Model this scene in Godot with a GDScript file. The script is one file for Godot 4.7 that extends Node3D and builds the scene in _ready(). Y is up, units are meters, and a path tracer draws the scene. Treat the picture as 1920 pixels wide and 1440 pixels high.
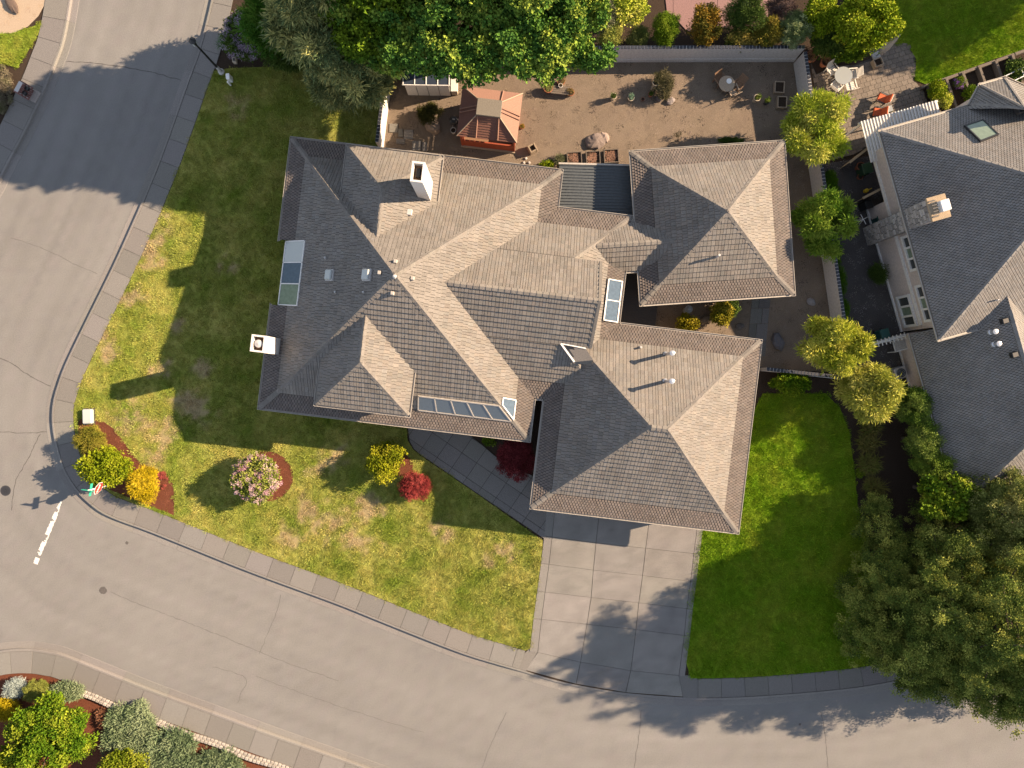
extends Node3D
# A corner-lot house seen from a drone 45 m up, looking straight down.
# Plan positions were measured on the photograph: at() turns a point of the survey picture and its
# height above the street into metres (1333 px focal length, 45 m flying height).
const CAM_H := 45.0
const SCALE := 0.03375
var taken := {}
var M := {}
var rng := RandomNumberGenerator.new()
var n_soft := FastNoiseLite.new()
var n_mid := FastNoiseLite.new()
var n_lump := FastNoiseLite.new()

func at(px: float, py: float, h: float = 0.0) -> Vector3:
	var k := SCALE * (1.0 - h / CAM_H)
	return Vector3((px - 960.0) * k, h, (py - 720.0) * k)
func at2(px: float, py: float, h: float = 0.0) -> Vector2:
	var p := at(px, py, h)
	return Vector2(p.x, p.z)
func poly_at(pts: Array, h: float = 0.1) -> PackedVector2Array:
	var r := PackedVector2Array()
	for p in pts:
		r.append(at2(p[0], p[1], h))
	return r

# ---------------------------------------------------------------- mesh collector
class MB:
	var v := PackedVector3Array()
	var n := PackedVector3Array()
	var c := PackedColorArray()
	var xf := Transform3D()
	func face(pts: Array, hint: Vector3, col := Color.WHITE) -> void:
		var k := pts.size()
		var q := []
		for p in pts:
			q.append(xf * p)
		var nn := Vector3.ZERO
		for i in k:
			var a: Vector3 = q[i]
			var b: Vector3 = q[(i + 1) % k]
			nn += Vector3((a.y - b.y) * (a.z + b.z), (a.z - b.z) * (a.x + b.x), (a.x - b.x) * (a.y + b.y))
		if nn.length_squared() < 1e-14:
			return
		nn = nn.normalized()
		if nn.dot(xf.basis * hint) < 0.0:
			nn = -nn
			q.reverse()
		for i in range(1, k - 1):
			v.append(q[0]); v.append(q[i + 1]); v.append(q[i])
			for j in 3:
				n.append(nn); c.append(col)
	func box(center: Vector3, size: Vector3, b := Basis(), col := Color.WHITE, bevel := 0.0) -> void:
		var h := size * 0.5
		var e := minf(bevel, minf(h.x, minf(h.y, h.z)) * 0.6)
		for ax in 3:
			var a1 := (ax + 1) % 3
			var a2 := (ax + 2) % 3
			for s in [-1.0, 1.0]:
				var pts := []
				for k in [[-1, -1], [1, -1], [1, 1], [-1, 1]]:
					var p := Vector3()
					p[ax] = h[ax] * s
					p[a1] = (h[a1] - e) * k[0]
					p[a2] = (h[a2] - e) * k[1]
					pts.append(center + b * p)
				var o := Vector3()
				o[ax] = s
				face(pts, b * o, col)
		if e > 0.0:
			for ax in 3:
				var a1 := (ax + 1) % 3
				var a2 := (ax + 2) % 3
				for s1 in [-1.0, 1.0]:
					for s2 in [-1.0, 1.0]:
						var pts := []
						for k in [[-1, 0], [1, 0], [1, 1], [-1, 1]]:
							var p := Vector3()
							p[ax] = (h[ax] - e) * k[0]
							p[a1] = (h[a1] - (e if k[1] == 0 else 0.0)) * s1
							p[a2] = (h[a2] - (0.0 if k[1] == 0 else e)) * s2
							pts.append(center + b * p)
						var o := Vector3()
						o[a1] = s1; o[a2] = s2
						face(pts, b * o, col)
			for sx in [-1.0, 1.0]:
				for sy in [-1.0, 1.0]:
					for sz in [-1.0, 1.0]:
						var s := Vector3(sx, sy, sz)
						face([center + b * (Vector3(h.x, h.y - e, h.z - e) * s), center + b * (Vector3(h.x - e, h.y, h.z - e) * s), center + b * (Vector3(h.x - e, h.y - e, h.z) * s)], b * s, col)
	func flat(poly: PackedVector2Array, y: float, col := Color.WHITE, down := false) -> void:
		var t := Geometry2D.triangulate_polygon(poly)
		for i in range(0, t.size(), 3):
			face([Vector3(poly[t[i]].x, y, poly[t[i]].y), Vector3(poly[t[i + 1]].x, y, poly[t[i + 1]].y), Vector3(poly[t[i + 2]].x, y, poly[t[i + 2]].y)], Vector3.DOWN if down else Vector3.UP, col)
	func prism(poly: PackedVector2Array, y0: float, y1: float, col := Color.WHITE, bevel := 0.0) -> void:
		var top := poly
		if bevel > 0.0:
			var sh := Geometry2D.offset_polygon(poly, -bevel)
			if sh.size() == 1 and sh[0].size() == poly.size():
				# keep vertex pairing: nearest
				var o := PackedVector2Array()
				for p in poly:
					var best: Vector2 = sh[0][0]
					for q in sh[0]:
						if q.distance_squared_to(p) < best.distance_squared_to(p):
							best = q
					o.append(best)
				top = o
			else:
				bevel = 0.0
		flat(top, y1, col)
		var cen := Vector2.ZERO
		for p in poly:
			cen += p
		cen /= poly.size()
		var ccw := Geometry2D.is_polygon_clockwise(poly)
		for i in poly.size():
			var a := poly[i]
			var b := poly[(i + 1) % poly.size()]
			var d := (b - a)
			var o2 := Vector2(d.y, -d.x)
			if not ccw:
				o2 = -o2
			var hint := Vector3(-o2.x, 0, -o2.y)
			var yb := y1 - bevel
			face([Vector3(a.x, y0, a.y), Vector3(b.x, y0, b.y), Vector3(b.x, yb, b.y), Vector3(a.x, yb, a.y)], hint, col)
			if bevel > 0.0:
				var ta := top[i]
				var tb := top[(i + 1) % poly.size()]
				face([Vector3(a.x, yb, a.y), Vector3(b.x, yb, b.y), Vector3(tb.x, y1, tb.y), Vector3(ta.x, y1, ta.y)], Vector3.UP, col)
	func smooth_tri(a: Vector3, b: Vector3, cc: Vector3, na: Vector3, nb: Vector3, nc: Vector3, col: Color) -> void:
		# a, b, cc run counter-clockwise seen from outside
		var fa := xf * a; var fb := xf * b; var fc := xf * cc
		if (fb - fa).cross(fc - fa).dot(xf.basis * (na + nb + nc)) < 0.0:
			v.append(fa); v.append(fb); v.append(fc)
			n.append((xf.basis * na).normalized()); n.append((xf.basis * nb).normalized()); n.append((xf.basis * nc).normalized())
		else:
			v.append(fa); v.append(fc); v.append(fb)
			n.append((xf.basis * na).normalized()); n.append((xf.basis * nc).normalized()); n.append((xf.basis * nb).normalized())
		for j in 3:
			c.append(col)
	func tube(p0: Vector3, p1: Vector3, r0: float, r1: float, k := 8, col := Color.WHITE, caps := true) -> void:
		var d := (p1 - p0)
		if d.length() < 1e-5:
			return
		d = d.normalized()
		var s := d.cross(Vector3.RIGHT if absf(d.x) < 0.8 else Vector3.UP).normalized()
		var t := d.cross(s)
		var cap0 := []
		var cap1 := []
		for i in k:
			var a0 := TAU * i / k
			var a1 := TAU * (i + 1) / k
			var u0 := s * cos(a0) + t * sin(a0)
			var u1 := s * cos(a1) + t * sin(a1)
			smooth_tri(p0 + u0 * r0, p0 + u1 * r0, p1 + u1 * r1, u0, u1, u1, col)
			smooth_tri(p0 + u0 * r0, p1 + u1 * r1, p1 + u0 * r1, u0, u1, u0, col)
			cap0.append(p0 + u0 * r0); cap1.append(p1 + u0 * r1)
		if caps:
			if r0 > 0.001:
				face(cap0, -d, col)
			if r1 > 0.001:
				face(cap1, d, col)
	func lathe(o: Vector3, prof: Array, k := 12, col := Color.WHITE) -> void:
		# prof: [radius, height] from bottom to top
		for j in prof.size() - 1:
			var r0: float = prof[j][0]; var y0: float = prof[j][1]
			var r1: float = prof[j + 1][0]; var y1: float = prof[j + 1][1]
			var sl := Vector2(y1 - y0, -(r1 - r0)).normalized()
			for i in k:
				var a0 := TAU * i / k
				var a1 := TAU * (i + 1) / k
				var e0 := Vector3(cos(a0), 0, sin(a0)); var e1 := Vector3(cos(a1), 0, sin(a1))
				var n0 := e0 * sl.x + Vector3.UP * sl.y; var n1 := e1 * sl.x + Vector3.UP * sl.y
				if r0 > 1e-5:
					smooth_tri(o + e0 * r0 + Vector3.UP * y0, o + e1 * r0 + Vector3.UP * y0, o + e1 * r1 + Vector3.UP * y1, n0, n1, n1, col)
				if r1 > 1e-5:
					smooth_tri(o + e0 * r0 + Vector3.UP * y0, o + e1 * r1 + Vector3.UP * y1, o + e0 * r1 + Vector3.UP * y1, n0, n1, n0, col)
	func rock(o: Vector3, rad: Vector3, nz: FastNoiseLite, seed_off: float, col := Color.WHITE, k := 12, rough := 0.35) -> void:
		var rows := int(k / 2.0)
		var g := []
		for j in rows + 1:
			var row := []
			var th := PI * j / rows
			for i in k:
				var ph := TAU * i / k
				var d := Vector3(sin(th) * cos(ph), cos(th), sin(th) * sin(ph))
				var q := d * 1.7 + Vector3.ONE * seed_off
				var m := 1.0 + rough * nz.get_noise_3d(q.x * 30.0, q.y * 30.0, q.z * 30.0) * 1.6
				row.append(o + d * rad * m)
			g.append(row)
		for j in rows:
			for i in k:
				var i2 := (i + 1) % k
				var mid: Vector3 = (g[j][i] + g[j + 1][i2]) * 0.5 - o
				face([g[j][i], g[j][i2], g[j + 1][i2]], mid, col)
				face([g[j][i], g[j + 1][i2], g[j + 1][i]], mid, col)
	func mesh() -> ArrayMesh:
		var m := ArrayMesh.new()
		if v.is_empty():
			return m
		var a := []
		a.resize(Mesh.ARRAY_MAX)
		a[Mesh.ARRAY_VERTEX] = v
		a[Mesh.ARRAY_NORMAL] = n
		a[Mesh.ARRAY_COLOR] = c
		m.add_surface_from_arrays(Mesh.PRIMITIVE_TRIANGLES, a)
		return m

# ---------------------------------------------------------------- nodes
func numbered(called: String) -> String:
	if not taken.has(called):
		taken[called] = 0
		return called
	taken[called] += 1
	return "%s_%03d" % [called, taken[called]]
var kid_count := {}
func kid_name(parent: Node, called: String) -> String:
	var key := str(parent.get_instance_id()) + called
	if not kid_count.has(key):
		kid_count[key] = 0
		return called
	kid_count[key] += 1
	return "%s_%03d" % [called, kid_count[key]]
func put(o: Node3D, called: String, parent: Node) -> void:
	o.name = numbered(called) if parent == self else kid_name(parent, called)
	parent.add_child(o, true)
func obj(called: String, mb, m: Material, parent: Node = self) -> MeshInstance3D:
	var o := MeshInstance3D.new()
	o.mesh = mb.mesh() if mb is MB else mb
	o.material_override = m
	put(o, called, parent)
	return o
func tag(o: Node, label: String, category: String, group := "") -> void:
	o.set_meta("label", label)
	o.set_meta("category", category)
	if group != "":
		o.set_meta("group", group)
func thing(called: String, label: String, category: String, pos := Vector3.ZERO, turn := 0.0, group := "") -> Node3D:
	var o := Node3D.new()
	put(o, called, self)
	o.position = pos
	o.rotation.y = turn
	tag(o, label, category, group)
	return o
func setting(called: String, mb, m: Material, label: String) -> MeshInstance3D:
	var o := obj(called, mb, m)
	o.set_meta("kind", "structure")
	o.set_meta("label", label)
	return o

# ---------------------------------------------------------------- materials
func grain(seed_no: int, freq: float, lo: float, hi: float, speck: float, size := 512) -> ImageTexture:
	var f := FastNoiseLite.new()
	f.seed = seed_no
	f.noise_type = FastNoiseLite.TYPE_SIMPLEX
	f.frequency = freq
	f.fractal_octaves = 4
	var base := f.get_seamless_image(size, size)
	base.convert(Image.FORMAT_L8)
	var src := base.get_data()
	var r := RandomNumberGenerator.new()
	r.seed = seed_no
	var outp := PackedByteArray()
	outp.resize(size * size * 3)
	for i in size * size:
		var t := lerpf(lo, hi, src[i] / 255.0) + (r.randf() - 0.5) * speck
		var b := int(clampf(t, 0.0, 1.0) * 255.0)
		outp[i * 3] = b; outp[i * 3 + 1] = b; outp[i * 3 + 2] = b
	var im := Image.create_from_data(size, size, false, Image.FORMAT_RGB8, outp)
	return ImageTexture.create_from_image(im)
func bump(seed_no: int, freq: float, strength: float, size := 512) -> ImageTexture:
	var f := FastNoiseLite.new()
	f.seed = seed_no
	f.frequency = freq
	f.fractal_octaves = 3
	var im := f.get_seamless_image(size, size)
	im.convert(Image.FORMAT_RGBA8)
	im.bump_map_to_normal_map(strength)
	return ImageTexture.create_from_image(im)
func mat(lin: Color, rough := 0.9, tex: Texture2D = null, per_metre := 0.6, vcol := false) -> StandardMaterial3D:
	var m := StandardMaterial3D.new()
	m.albedo_color = lin.linear_to_srgb()
	m.roughness = rough
	m.vertex_color_use_as_albedo = vcol
	if tex:
		m.albedo_texture = tex
		m.uv1_triplanar = true
		m.uv1_world_triplanar = true
		m.uv1_scale = Vector3.ONE * per_metre
	return m
func bumpy(m: StandardMaterial3D, tex: Texture2D, scale := 1.0) -> StandardMaterial3D:
	m.normal_enabled = true
	m.normal_texture = tex
	m.normal_scale = scale
	return m
func make_materials() -> void:
	var g1 := grain(11, 0.03, 0.78, 1.0, 0.22)
	var g2 := grain(12, 0.06, 0.62, 1.0, 0.35)
	var g3 := grain(13, 0.02, 0.85, 1.0, 0.08)
	var g4 := grain(14, 0.04, 0.88, 1.0, 0.1)
	var b1 := bump(21, 0.09, 6.0)
	var b2 := bump(22, 0.05, 3.0)
	M.asphalt = bumpy(mat(Color(1, 1, 1), 0.92, g4, 0.45, true), b1, 0.3)
	M.tar = mat(Color(0.10, 0.092, 0.088), 0.85, g1, 0.5)
	M.concrete = bumpy(mat(Color(1, 1, 1), 0.9, g2, 0.55, true), b1, 0.5)
	M.joint = mat(Color(0.07, 0.062, 0.055), 1.0, g1, 0.5)
	M.paint = mat(Color(0.75, 0.74, 0.70), 0.7, g1, 0.8)
	M.soil = bumpy(mat(Color(0.075, 0.055, 0.042), 1.0, g2, 0.5), b1, 0.9)
	M.mulch = bumpy(mat(Color(0.20, 0.075, 0.045), 1.0, g2, 0.8), b1, 1.0)
	M.gravel = bumpy(mat(Color(1, 1, 1), 1.0, g2, 0.7, true), b1, 1.0)
	M.pebble = mat(Color(1, 1, 1), 0.95, null, 1.0, true)
	M.lawn = bumpy(mat(Color(1, 1, 1), 1.0, g2, 0.6, true), b1, 0.8)
	M.blade = mat(Color(1, 1, 1), 0.75, null, 1.0, true)
	M.blade.backlight_enabled = true
	M.blade.backlight = Color(0.34, 0.37, 0.05)
	M.leaf = mat(Color(1, 1, 1), 0.6, null, 1.0, true)
	M.leaf.backlight_enabled = true
	M.leaf.backlight = Color(0.2, 0.24, 0.03)
	for k in ["blade", "leaf", "lawn", "soil", "mulch", "gravel"]:
		M[k].metallic_specular = 0.12
	M.petal = mat(Color(1, 1, 1), 0.7, null, 1.0, true)
	M.bark = bumpy(mat(Color(0.12, 0.09, 0.065), 0.95, g2, 0.9), b1, 1.0)
	M.shake = bumpy(mat(Color(1, 1, 1), 0.85, g1, 0.7, true), b1, 0.5)
	M.under = mat(Color(0.06, 0.052, 0.048), 0.95, g1, 0.6)
	M.asphalt_shingle = mat(Color(1, 1, 1), 0.95, g2, 0.8, true)
	M.stucco = bumpy(mat(Color(0.50, 0.44, 0.36), 0.9, g3, 0.5), b2, 0.3)
	M.yard_wall = bumpy(mat(Color(0.60, 0.58, 0.56), 0.9, g3, 0.5), b2, 0.3)
	M.neighbour_wall = bumpy(mat(Color(0.60, 0.52, 0.48), 0.9, g3, 0.5), b2, 0.25)
	M.white_trim = mat(Color(0.78, 0.77, 0.75), 0.6, g3, 0.6)
	M.white_chimney = mat(Color(0.70, 0.68, 0.65), 0.7, g3, 0.6)
	M.gutter = mat(Color(0.42, 0.39, 0.35), 0.5, g3, 0.6)
	M.fascia = mat(Color(0.30, 0.26, 0.22), 0.7, g3, 0.6)
	M.dark_metal = mat(Color(0.03, 0.03, 0.033), 0.45)
	M.black_iron = mat(Color(0.012, 0.013, 0.015), 0.45)
	M.steel = mat(Color(0.55, 0.56, 0.58), 0.35)
	M.steel.metallic = 0.6
	M.lead = mat(Color(0.42, 0.41, 0.40), 0.6)
	M.roof_metal = mat(Color(0.075, 0.088, 0.098), 0.5, g3, 0.4)
	M.deck = mat(Color(0.05, 0.052, 0.06), 0.75, g1, 0.6)
	M.pane = mat(Color(0.055, 0.075, 0.095), 0.06)
	M.pane.clearcoat_enabled = true
	M.pane_light = mat(Color(0.10, 0.145, 0.20), 0.1, g3, 0.35)
	M.pane_milk = mat(Color(0.40, 0.43, 0.42), 0.25)
	M.pane_green = mat(Color(0.20, 0.26, 0.19), 0.12, g3, 0.3)
	M.room_dark = mat(Color(0.055, 0.06, 0.062), 0.08)
	M.red_wood = mat(Color(0.21, 0.095, 0.07), 0.8, g1, 0.7)
	M.red_wall = mat(Color(0.30, 0.055, 0.02), 0.75, g3, 0.7)
	M.cedar = mat(Color(0.30, 0.165, 0.12), 0.8, g1, 0.7)
	M.wood = mat(Color(0.24, 0.14, 0.08), 0.8, g1, 0.9)
	M.pale_wood = mat(Color(0.42, 0.33, 0.24), 0.8, g1, 0.9)
	M.tan_fence = mat(Color(0.46, 0.35, 0.22), 0.85, g1, 0.7)
	M.timber = bumpy(mat(Color(0.20, 0.165, 0.135), 0.95, g2, 0.9), b1, 0.8)
	M.terracotta = mat(Color(0.36, 0.13, 0.065), 0.9, g1, 0.9)
	M.cream_pot = mat(Color(0.55, 0.47, 0.36), 0.8, g1, 0.9)
	M.stone = bumpy(mat(Color(1, 1, 1), 0.9, g2, 0.7, true), b1, 0.8)
	M.navy_tile = mat(Color(0.03, 0.034, 0.048), 0.4, g3, 0.8)
	M.cushion = mat(Color(0.52, 0.10, 0.03), 0.85, g3, 0.9)
	M.hatch = mat(Color(0.2, 0.18, 0.15), 0.85, g1, 0.7)
	M.canvas = mat(Color(0.42, 0.41, 0.40), 0.9, g3, 0.7)
	M.white_wood = mat(Color(0.66, 0.63, 0.58), 0.7, g3, 0.7)
	M.green_bin = mat(Color(0.02, 0.055, 0.025), 0.5)
	M.teal_bin = mat(Color(0.01, 0.06, 0.055), 0.5)
	M.sign_red = mat(Color(0.52, 0.03, 0.02), 0.5)
	M.sign_green = mat(Color(0.03, 0.36, 0.24), 0.5)
	M.sign_white = mat(Color(0.80, 0.80, 0.78), 0.55)
	M.patio_red = mat(Color(0.25, 0.145, 0.14), 0.85, g1, 0.6)
	M.shed_blue = mat(Color(0.025, 0.035, 0.055), 0.35)
	M.yellow = mat(Color(0.6, 0.42, 0.02), 0.7)
	M.glass_top = mat(Color(0.26, 0.28, 0.29), 0.1)

func _ready() -> void:
	# ---- camera: straight down from 45 m
	var cam := Camera3D.new()
	cam.name = "camera"
	cam.position = Vector3(0, CAM_H, 0)
	cam.rotation_degrees = Vector3(-90, 0, 0)
	cam.fov = 2.0 * rad_to_deg(atan(0.54))
	cam.near = 0.5
	cam.far = 3000.0
	add_child(cam)
	cam.current = true
	# ---- sky, exposure
	var env := Environment.new()
	var sky := Sky.new()
	var sm := ProceduralSkyMaterial.new()
	sm.sky_top_color = Color(0.41, 0.44, 0.495)
	sm.sky_horizon_color = Color(0.76, 0.79, 0.84)
	sm.ground_bottom_color = Color(0.25, 0.24, 0.22)
	sm.ground_horizon_color = Color(0.60, 0.62, 0.64)
	sm.sky_curve = 0.15
	sm.sun_angle_max = 1.0
	sky.sky_material = sm
	env.background_mode = Environment.BG_SKY
	env.sky = sky
	env.background_energy_multiplier = 1.0
	env.tonemap_mode = Environment.TONE_MAPPER_LINEAR
	env.tonemap_exposure = 3.2
	env.sdfgi_enabled = true
	env.ssao_enabled = true
	env.ssil_enabled = true
	var we := WorldEnvironment.new()
	we.name = "world_environment"
	we.environment = env
	add_child(we)
	# ---- evening sun from the right, 28 degrees high
	var sun := DirectionalLight3D.new()
	sun.name = "sun"
	sun.light_energy = 1.6
	sun.light_color = Color(1.0, 0.88, 0.74)
	sun.light_angular_distance = 0.5
	sun.shadow_enabled = true
	var to_sun := Vector3(0.971 * cos(deg_to_rad(28.0)), sin(deg_to_rad(28.0)), -0.238 * cos(deg_to_rad(28.0)))
	sun.look_at_from_position(to_sun * 60.0, Vector3.ZERO, Vector3.UP)
	add_child(sun)
	# ---- the place
	rng.seed = 20260
	n_soft.seed = 3; n_soft.frequency = 0.02; n_soft.fractal_octaves = 3
	n_mid.seed = 8; n_mid.frequency = 0.02; n_mid.fractal_octaves = 2
	n_lump.seed = 15; n_lump.frequency = 0.02; n_lump.fractal_octaves = 2
	make_materials()
	make_lines()
	make_blades()
	make_chips()
	make_clumps()
	build_road()
	build_lots()
	build_house()
	build_neighbour()
	build_yard_things()
	build_plants()
	print("built in ", Time.get_ticks_msec() / 1000.0)

# ---------------------------------------------------------------- lines on the ground
func smooth_line(pts: Array, step := 0.5) -> PackedVector2Array:
	var q := PackedVector2Array()
	for p in pts:
		q.append(at2(p[0], p[1]))
	var dense := PackedVector2Array()
	for i in q.size() - 1:
		var p0 := q[maxi(i - 1, 0)]
		var p3 := q[mini(i + 2, q.size() - 1)]
		for k in 12:
			dense.append(q[i].cubic_interpolate(q[i + 1], p0, p3, k / 12.0))
	dense.append(q[q.size() - 1])
	var r := PackedVector2Array([dense[0]])
	var left := step
	for i in dense.size() - 1:
		var a := dense[i]
		var b := dense[i + 1]
		var l := a.distance_to(b)
		while l >= left and l > 0.0:
			a = a.lerp(b, left / l)
			r.append(a)
			l = a.distance_to(b)
			left = step
		left -= l
	return r
func side_of(line: PackedVector2Array, i: int) -> Vector2:
	var a := line[maxi(i - 1, 0)]
	var b := line[mini(i + 1, line.size() - 1)]
	var d := (b - a).normalized()
	return Vector2(d.y, -d.x)
func shifted(line: PackedVector2Array, o: float) -> PackedVector2Array:
	var r := PackedVector2Array()
	for i in line.size():
		r.append(line[i] + side_of(line, i) * o)
	return r
func ribbon(mb: MB, line: PackedVector2Array, width: float, y: float, jitter := 0.0) -> void:
	for i in line.size() - 1:
		var s0 := side_of(line, i) * width * 0.5 * (1.0 + rng.randf_range(-jitter, jitter))
		var s1 := side_of(line, i + 1) * width * 0.5
		mb.face([v3(line[i] - s0, y), v3(line[i] + s0, y), v3(line[i + 1] + s1, y), v3(line[i + 1] - s1, y)], Vector3.UP)
func v3(p: Vector2, y: float) -> Vector3:
	return Vector3(p.x, y, p.y)

var K1: PackedVector2Array
var K2: PackedVector2Array
var K3: PackedVector2Array
var lot_a: PackedVector2Array
var lot_b: PackedVector2Array
var lot_c: PackedVector2Array

func make_lines() -> void:
	K1 = smooth_line([[452, -300], [420, -120], [397, 0], [374, 92], [353, 150], [305, 285], [275, 360], [260, 395], [215, 495], [160, 607], [125, 680], [110, 720], [101, 752], [98.5, 782], [101, 812], [108, 845], [120, 882], [140, 915], [160, 937], [190, 961], [225, 977], [280, 997], [350, 1025], [475, 1075], [630, 1132], [705, 1162], [805, 1202], [880, 1230], [960, 1254], [1030, 1276], [1092, 1290], [1175, 1303], [1280, 1311], [1360, 1311], [1440, 1307], [1560, 1297], [1647, 1285], [1750, 1262], [1850, 1232], [1950, 1195], [2150, 1110], [2300, 1030]])
	K2 = smooth_line([[-330, 900], [-180, 660], [-90, 510], [-40, 420], [0, 345], [22, 302], [50, 250], [85, 175], [107, 120], [122, 78], [136, 2], [152, -120], [176, -300]])
	K3 = smooth_line([[1150, 1610], [1000, 1550], [880, 1507], [800, 1478], [725, 1450], [652, 1424], [527, 1380], [480, 1363], [405, 1335], [282, 1290], [132, 1230], [100, 1221], [62, 1215], [17, 1216], [-20, 1224], [-60, 1245], [-120, 1300], [-200, 1420], [-330, 1640]])
	var far_a := PackedVector2Array([Vector2(46, K1[K1.size() - 1].y), Vector2(46, -36), Vector2(K1[0].x, -36)])
	lot_a = shifted(K1, 0.0); lot_a.append_array(far_a)
	lot_b = shifted(K2, 0.0); lot_b.append_array(PackedVector2Array([Vector2(K2[K2.size() - 1].x, -36), Vector2(-46, -36), Vector2(-46, K2[0].y)]))
	lot_c = shifted(K3, 0.0); lot_c.append_array(PackedVector2Array([Vector2(K3[K3.size() - 1].x, 36), Vector2(K3[0].x, 36)]))

func near_kerb(p: Vector2, line: PackedVector2Array) -> Vector2:
	# (distance, length along) to the nearest vertex of a coarse walk
	var best := 1e9
	var bi := 0
	for i in range(0, line.size(), 2):
		var d := p.distance_squared_to(line[i])
		if d < best:
			best = d; bi = i
	return Vector2(sqrt(best), bi * 0.5)

func road_color(p: Vector2) -> Color:
	var q := near_kerb(p, K1)
	# long wear streaks run with the traffic, patches lie over them
	var streak := n_soft.get_noise_2d(q.x * 55.0, q.y * 1.2) * 0.6 + n_mid.get_noise_2d(q.x * 60.0, q.y * 2.0) * 0.4
	var patch := n_soft.get_noise_2d(p.x * 5.0 + 300.0, p.y * 5.0)
	var fine := n_mid.get_noise_2d(p.x * 40.0, p.y * 40.0 + 77.0)
	var k := 0.185 * (1.0 + streak * 0.2 + patch * 0.08 + fine * 0.06)
	return Color(k * 1.015, k * 0.99, k * 0.955)

func build_road() -> void:
	var mb := MB.new()
	var cell := 0.4
	var nx := int(92.0 / cell)
	var nz := int(72.0 / cell)
	var inner_a := shifted(K1, 0.2); inner_a.append_array(PackedVector2Array([Vector2(46, K1[K1.size() - 1].y), Vector2(46, -36), Vector2(K1[0].x, -36)]))
	var cols := {}
	var get_c := func(i: int, j: int) -> Color:
		var key := i * 1000 + j
		if not cols.has(key):
			cols[key] = road_color(Vector2(-46 + i * cell, -36 + j * cell))
		return cols[key]
	for i in nx:
		for j in nz:
			var c0 := Vector2(-46 + (i + 0.5) * cell, -36 + (j + 0.5) * cell)
			if Geometry2D.is_point_in_polygon(c0, lot_a) and near_kerb(c0, K1).x > 1.0:
				continue
			if Geometry2D.is_point_in_polygon(c0, lot_b) and near_kerb(c0, K2).x > 1.0:
				continue
			if Geometry2D.is_point_in_polygon(c0, lot_c) and near_kerb(c0, K3).x > 1.0:
				continue
			var a := Vector3(-46 + i * cell, 0, -36 + j * cell)
			var b := a + Vector3(cell, 0, 0)
			var c := a + Vector3(cell, 0, cell)
			var d := a + Vector3(0, 0, cell)
			var k := mb.v.size()
			mb.face([a, b, c, d], Vector3.UP)
			# face() fans a,c,b / a,d,c in some order: recolour by position
			for q in range(k, mb.v.size()):
				var vv := mb.v[q]
				mb.c[q] = get_c.call(roundi((vv.x + 46) / cell), roundi((vv.z + 36) / cell))
	setting("road", mb, M.asphalt, "two grey residential streets meeting at the corner")
	# cracks and paving seams
	for cr in [
		[0.045, [[123, 115], [160, 117], [200, 121], [245, 128], [290, 137], [347, 153]]],
		[0.04, [[-20, 664], [0, 671], [25, 683], [50, 701], [85, 720], [101, 726]]],
		[0.018, [[20, 446], [60, 458], [100, 474], [140, 496], [185, 514]]],
		[0.04, [[75, 814], [66, 832], [57, 852], [44, 876], [30, 900], [24, 930], [22, 958]]],
		[0.04, [[-20, 808], [10, 810], [40, 812], [70, 811], [96, 808]]],
		[0.022, [[950, 1335], [935, 1365], [918, 1400], [905, 1437], [895, 1470]]],
		[0.018, [[527, 1115], [521, 1142], [503, 1185], [485, 1230]]],
		[0.028, [[1203, 1330], [1200, 1362], [1196, 1392], [1190, 1435], [1186, 1470]]],
		[0.028, [[1540, 1335], [1542, 1350], [1546, 1372], [1549, 1400], [1552, 1436], [1553, 1470]]],
		[0.02, [[207, 1110], [280, 1140], [400, 1186], [520, 1236], [640, 1278]]],
		[0.015, [[480, 1268], [600, 1312], [700, 1345], [800, 1375]]],
		[0.02, [[398, 1250], [460, 1270], [452, 1300], [445, 1322]]]]:
		var l := smooth_line(cr[1], 0.25)
		var w: float = cr[0]
		for i in l.size():
			l[i] += Vector2(rng.randf_range(-1, 1), rng.randf_range(-1, 1)) * 0.035
		var mc := MB.new()
		ribbon(mc, l, w, 0.004, 0.5)
		setting("road_crack", mc, M.tar, "dark crack running through the asphalt")
	# worn stop line
	var sl := MB.new()
	var a0 := at2(115, 939); var a1 := at2(66, 1057)
	var dd := (a1 - a0).normalized()
	var nn := Vector2(dd.y, -dd.x)
	var len := a0.distance_to(a1)
	var s := 0.0
	while s < len:
		var e := minf(s + 0.06, len)
		if not (s > len - 0.62 and s < len - 0.42):
			var w0 := 0.14 * clampf(0.35 + s * 0.7, 0.3, 1.0)
			var lo := -w0 + rng.randf_range(-0.02, 0.03)
			var hi := w0 + rng.randf_range(-0.03, 0.02)
			var wear := n_mid.get_noise_2d(s * 120.0, 5.0)
			if wear > 0.18:
				lo = lerpf(lo, hi, clampf((wear - 0.18) * 3.0, 0.0, 0.75))
			sl.face([v3(a0 + dd * s + nn * lo, 0.005), v3(a0 + dd * s + nn * hi, 0.005), v3(a0 + dd * e + nn * hi, 0.005), v3(a0 + dd * e + nn * lo, 0.005)], Vector3.UP)
		s = e
	setting("stop_line", sl, M.paint, "worn white stop line painted across the lane")
	# manhole cover
	var mh := thing("manhole_cover", "round cast iron manhole cover in the road by the left edge", "manhole cover", at(10.5, 920))
	var mm := MB.new()
	mm.lathe(Vector3.ZERO, [[0.33, 0.0], [0.33, 0.007], [0.29, 0.009], [0.0, 0.009]], 24)
	obj("lid", mm, M.dark_metal, mh)
	mm = MB.new()
	for r in [0.08, 0.15, 0.22]:
		for i in 16:
			var an := TAU * i / 16.0
			mm.box(Vector3(cos(an) * r, 0.011, sin(an) * r), Vector3(0.03, 0.008, 0.018), Basis(Vector3.UP, -an))
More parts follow.
